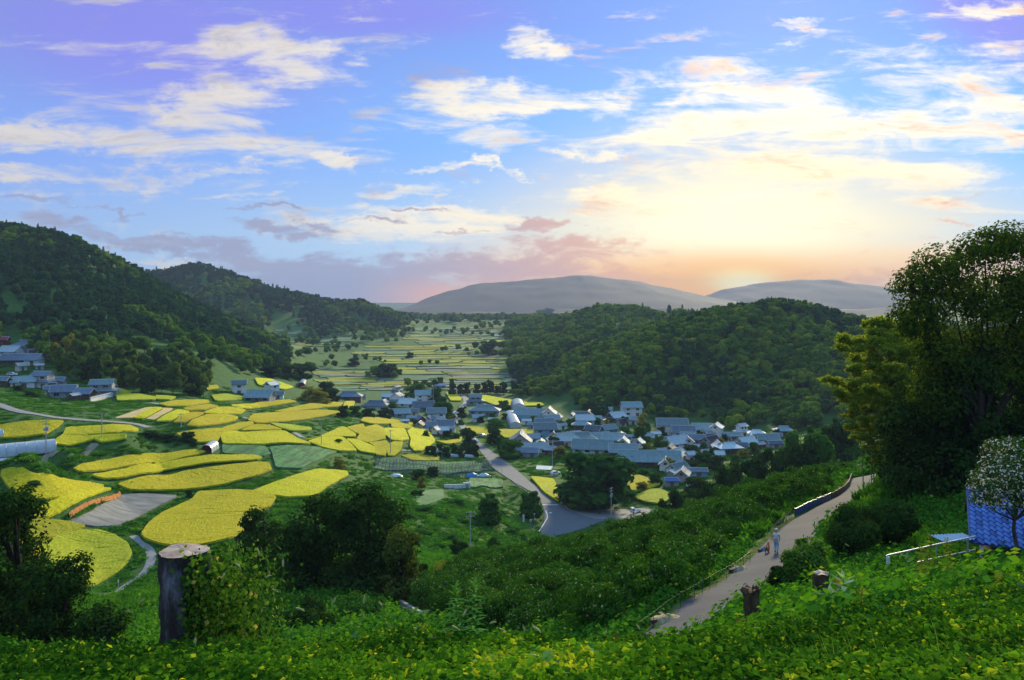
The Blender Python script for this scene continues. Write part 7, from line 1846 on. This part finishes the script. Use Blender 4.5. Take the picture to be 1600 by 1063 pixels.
L_tw = leafmat("tall_weed_leaves", (.05, .17, .03), (.14, .36, .07), .4, objvar=0)
weed(712, 8.6, 918, "left one of two tall weeds with whorled leaves rising from the bank", 1, .17, L_tw)
weed(741, 8.8, 912, "right one of two tall weeds with whorled leaves rising from the bank", 2, .17, L_tw)
weed(1318, 15, 905, "pale broad-leaved plant on the bank below the short rounded stump", 3, .36, leafmat("pale_broad_leaves", (.10, .22, .10), (.34, .48, .34), .35, objvar=0), 34, 1.3)
weed(1296, 15.5, 925, "second pale broad-leaved plant, slightly left and lower", 4, .34, leafmat("pale_broad_leaves", (.1, .2, .1), (.3, .4, .3)), 26, 1.2)
for i, (px, d, tp) in enumerate([(1452, 30, 836), (1480, 31, 842), (1440, 29, 856)]): weed(px, d, tp, ["tall yellowish weed in front of the handrail, left of the corrugated sheet", "tall yellowish weed in front of the corrugated sheet", "short yellowish weed at the left foot of the handrail"][i], 20+i, .30, L_yel, 60)
for i, (px, d, tp) in enumerate([(455, 7.5, 985), (500, 8.5, 975), (660, 7.8, 985), (800, 8, 992), (880, 7.5, 1000), (960, 7.8, 1004), (1090, 8, 1015), (1240, 10, 975), (1345, 11, 925), (1500, 14, 870), (1420, 12, 905), (60, 8, 1010), (160, 8.5, 1000), (1150, 6, 1030), (1560, 10, 905), (560, 6.5, 1005)]):
    o = weed(px, d, tp, "leafy weed standing a little above the foreground growth", 60+i, .085+.03*(i % 3), (L_tw, L_fg, L_yel)[i % 3], 46); o['group'] = "leafy weeds in the foreground"
# foxtail grasses
m_fox = simple("foxtail_bristles", (.46, .44, .16), (.30, .32, .10), 20, .8)
FX = [(442,886,7.4,0,.9),(415,903,7.6,40,.7),(375,887,7.0,-30,.8),(425,921,7.8,80,.6),(462,950,7.2,80,.8),(518,946,7.0,20,.9),(568,944,7.3,5,1.0),(597,947,7.4,-25,.7),(303,1012,5.6,5,.9),(219,942,7.8,30,.7),(205,958,7.5,-40,.6),(346,905,7.2,20,.8),(568,968,7.0,0,.6),(617,984,6.5,-40,.8),(648,990,6.4,10,.7),(723,964,7.6,20,1.0),(765,975,7.6,50,.8),(706,978,7.4,60,.9),(845,990,7.2,-35,1.3),(820,988,7.2,-10,.8),(780,982,7.8,70,.7),(945,992,7.4,15,.6),(1000,985,7.0,-20,.8),(668,1000,6,50,.8),(1405,872,15,30,.9),(1320,850,17,60,.8),(1358,870,16,-20,.9),(405,868,8.2,-10,.9)]
for i, (px, py, d, tilt, s_) in enumerate(FX):
    x = (px-CX)/F*d; zt_ = ZC-(py-YH)/F*d; zg = hz(x, d)
    root = empty("foxtail_grass", (x, d, zg), 0, "foxtail grass with a drooping bristly yellow-green seed head on the foreground bank", "grass plant", "foxtail grasses on the bank")
    tx = math.sin(R(tilt)); hl = .075*s_*(1.5 if d > 12 else 1)
    top = Vector((0, 0, zt_-zg)); st = MB(); st.tube([(-tx*.10-.03, 0, -.02), (-tx*.10, 0, (zt_-zg)*.55), (-tx*.03, 0, (zt_-zg)*.93), top], [.003, .0025, .002, .002], 4); so = st.build("stem", m_stem, root)
    dv = Vector((tx, .1, math.cos(R(tilt))*(1 if tilt < 60 else -1)*.8)).normalized(); hm = MB(); pts = [top+dv*hl*q+Vector((tx*.02*q*q, 0, -.025*q*q*abs(tx))) for q in (0, .15, .4, .65, .88, 1)]
    hm.tube(pts, [.004, .009*s_, .0115*s_, .0105*s_, .007*s_, .002], 8); rr = random.Random(i)
    for k in range(90):
        q = rr.random(); pt = top+dv*hl*q; nv_ = Vector((rr.uniform(-1, 1), rr.uniform(-1, 1), rr.uniform(-1, 1))).normalized(); e = pt+nv_*.017*s_+dv*.012; w = dv.cross(nv_).normalized()*.0009
        hm.add([pt-w, pt+w, e], [(0, 1, 2)])
    hm.build("seed_head", m_fox, root)
# vine on the sawn stump
rv = np.random.default_rng(55); n = 5500
a = rv.uniform(-1.9, 1.15, n); q = rv.random(n)**.8; x0, d0, z0, H0_ = S1
rad = .20+.16*rv.random(n)**2+.22*np.clip(np.cos(a), 0, 1)*rv.random(n)
P = np.stack([x0+rad*np.cos(a)+.60*rv.random(n)**2.2*(np.cos(a) > 0), d0+rad*np.sin(a), z0+H0_*(1.0-.95*q)+.06*rv.normal(size=n)], 1)
k = ~((P[:, 0] < x0+.03-.10*(P[:, 2]-z0-H0_ > -.12)*(rv.random(len(P)) < .4)) & (P[:, 2] > z0+.50)); P = P[k]; a = a[k]
Nn = unit(np.stack([np.cos(a)+.3, np.sin(a)-.4, .5+0*a], 1)+rv.normal(size=P.shape)*.3); D = unit(np.cross(Nn, rv.normal(size=P.shape))+np.array([0, 0, -.4]))
V_, Fc = big_leaves(P, D, Nn, .052*(.5+.8*rv.random(len(P))), .8)
vr = empty("climbing_vine", (x0, d0, z0), 0, "leafy vine with yellowing leaves climbing the right side of the sawn stump", "vine")
link_mesh("leaves", np_mesh("leaves", V_-np.array([x0, d0, z0]), Fc, leafmat("vine_leaves", (.015, .06, .010), (.12, .25, .025), .4, third=(.42, .34, .08), objvar=0), np.repeat(np.clip(rv.normal(.4, .25, len(P)), 0, 1), 2)), vr)
m = MB()
for k in range(16):
    a_ = rv.uniform(-1.6, .9); m.tube([(.21*math.cos(a_)+.05*rv.normal(), .21*math.sin(a_)-.05, -.1), (.24*math.cos(a_+.2)+.04, .24*math.sin(a_+.2), H0_*.5), (.24*math.cos(a_)+.1*rv.random(), .24*math.sin(a_), H0_*rv.uniform(.7, 1.08))], [.007, .005, .003], 5, False)
m.build("stems", m_stem, vr)
# ------------------------------------------------------------------ haze: one box of thin air
bm = bmesh.new(); bmesh.ops.create_cube(bm, size=1.0)
me = bpy.data.meshes.new("haze"); bm.to_mesh(me); bm.free()
hzo = bpy.data.objects.new("haze", me); col.objects.link(hzo)
hzo.scale = (14000, 9400, 312); hzo.location = (0, 4200, 146); hzo['kind'] = 'stuff'
m = bpy.data.materials.new("thin_air"); m.use_nodes = True; t = m.node_tree; t.nodes.clear()
pv = t.nodes.new('ShaderNodeVolumePrincipled'); pv.inputs['Color'].default_value = (.25, .33, .50, 1); pv.inputs['Density'].default_value = HAZE_DENSITY
pv.inputs['Anisotropy'].default_value = 0.1
om = t.nodes.new('ShaderNodeOutputMaterial'); t.links.new(pv.outputs[0], om.inputs['Volume']); me.materials.append(m)
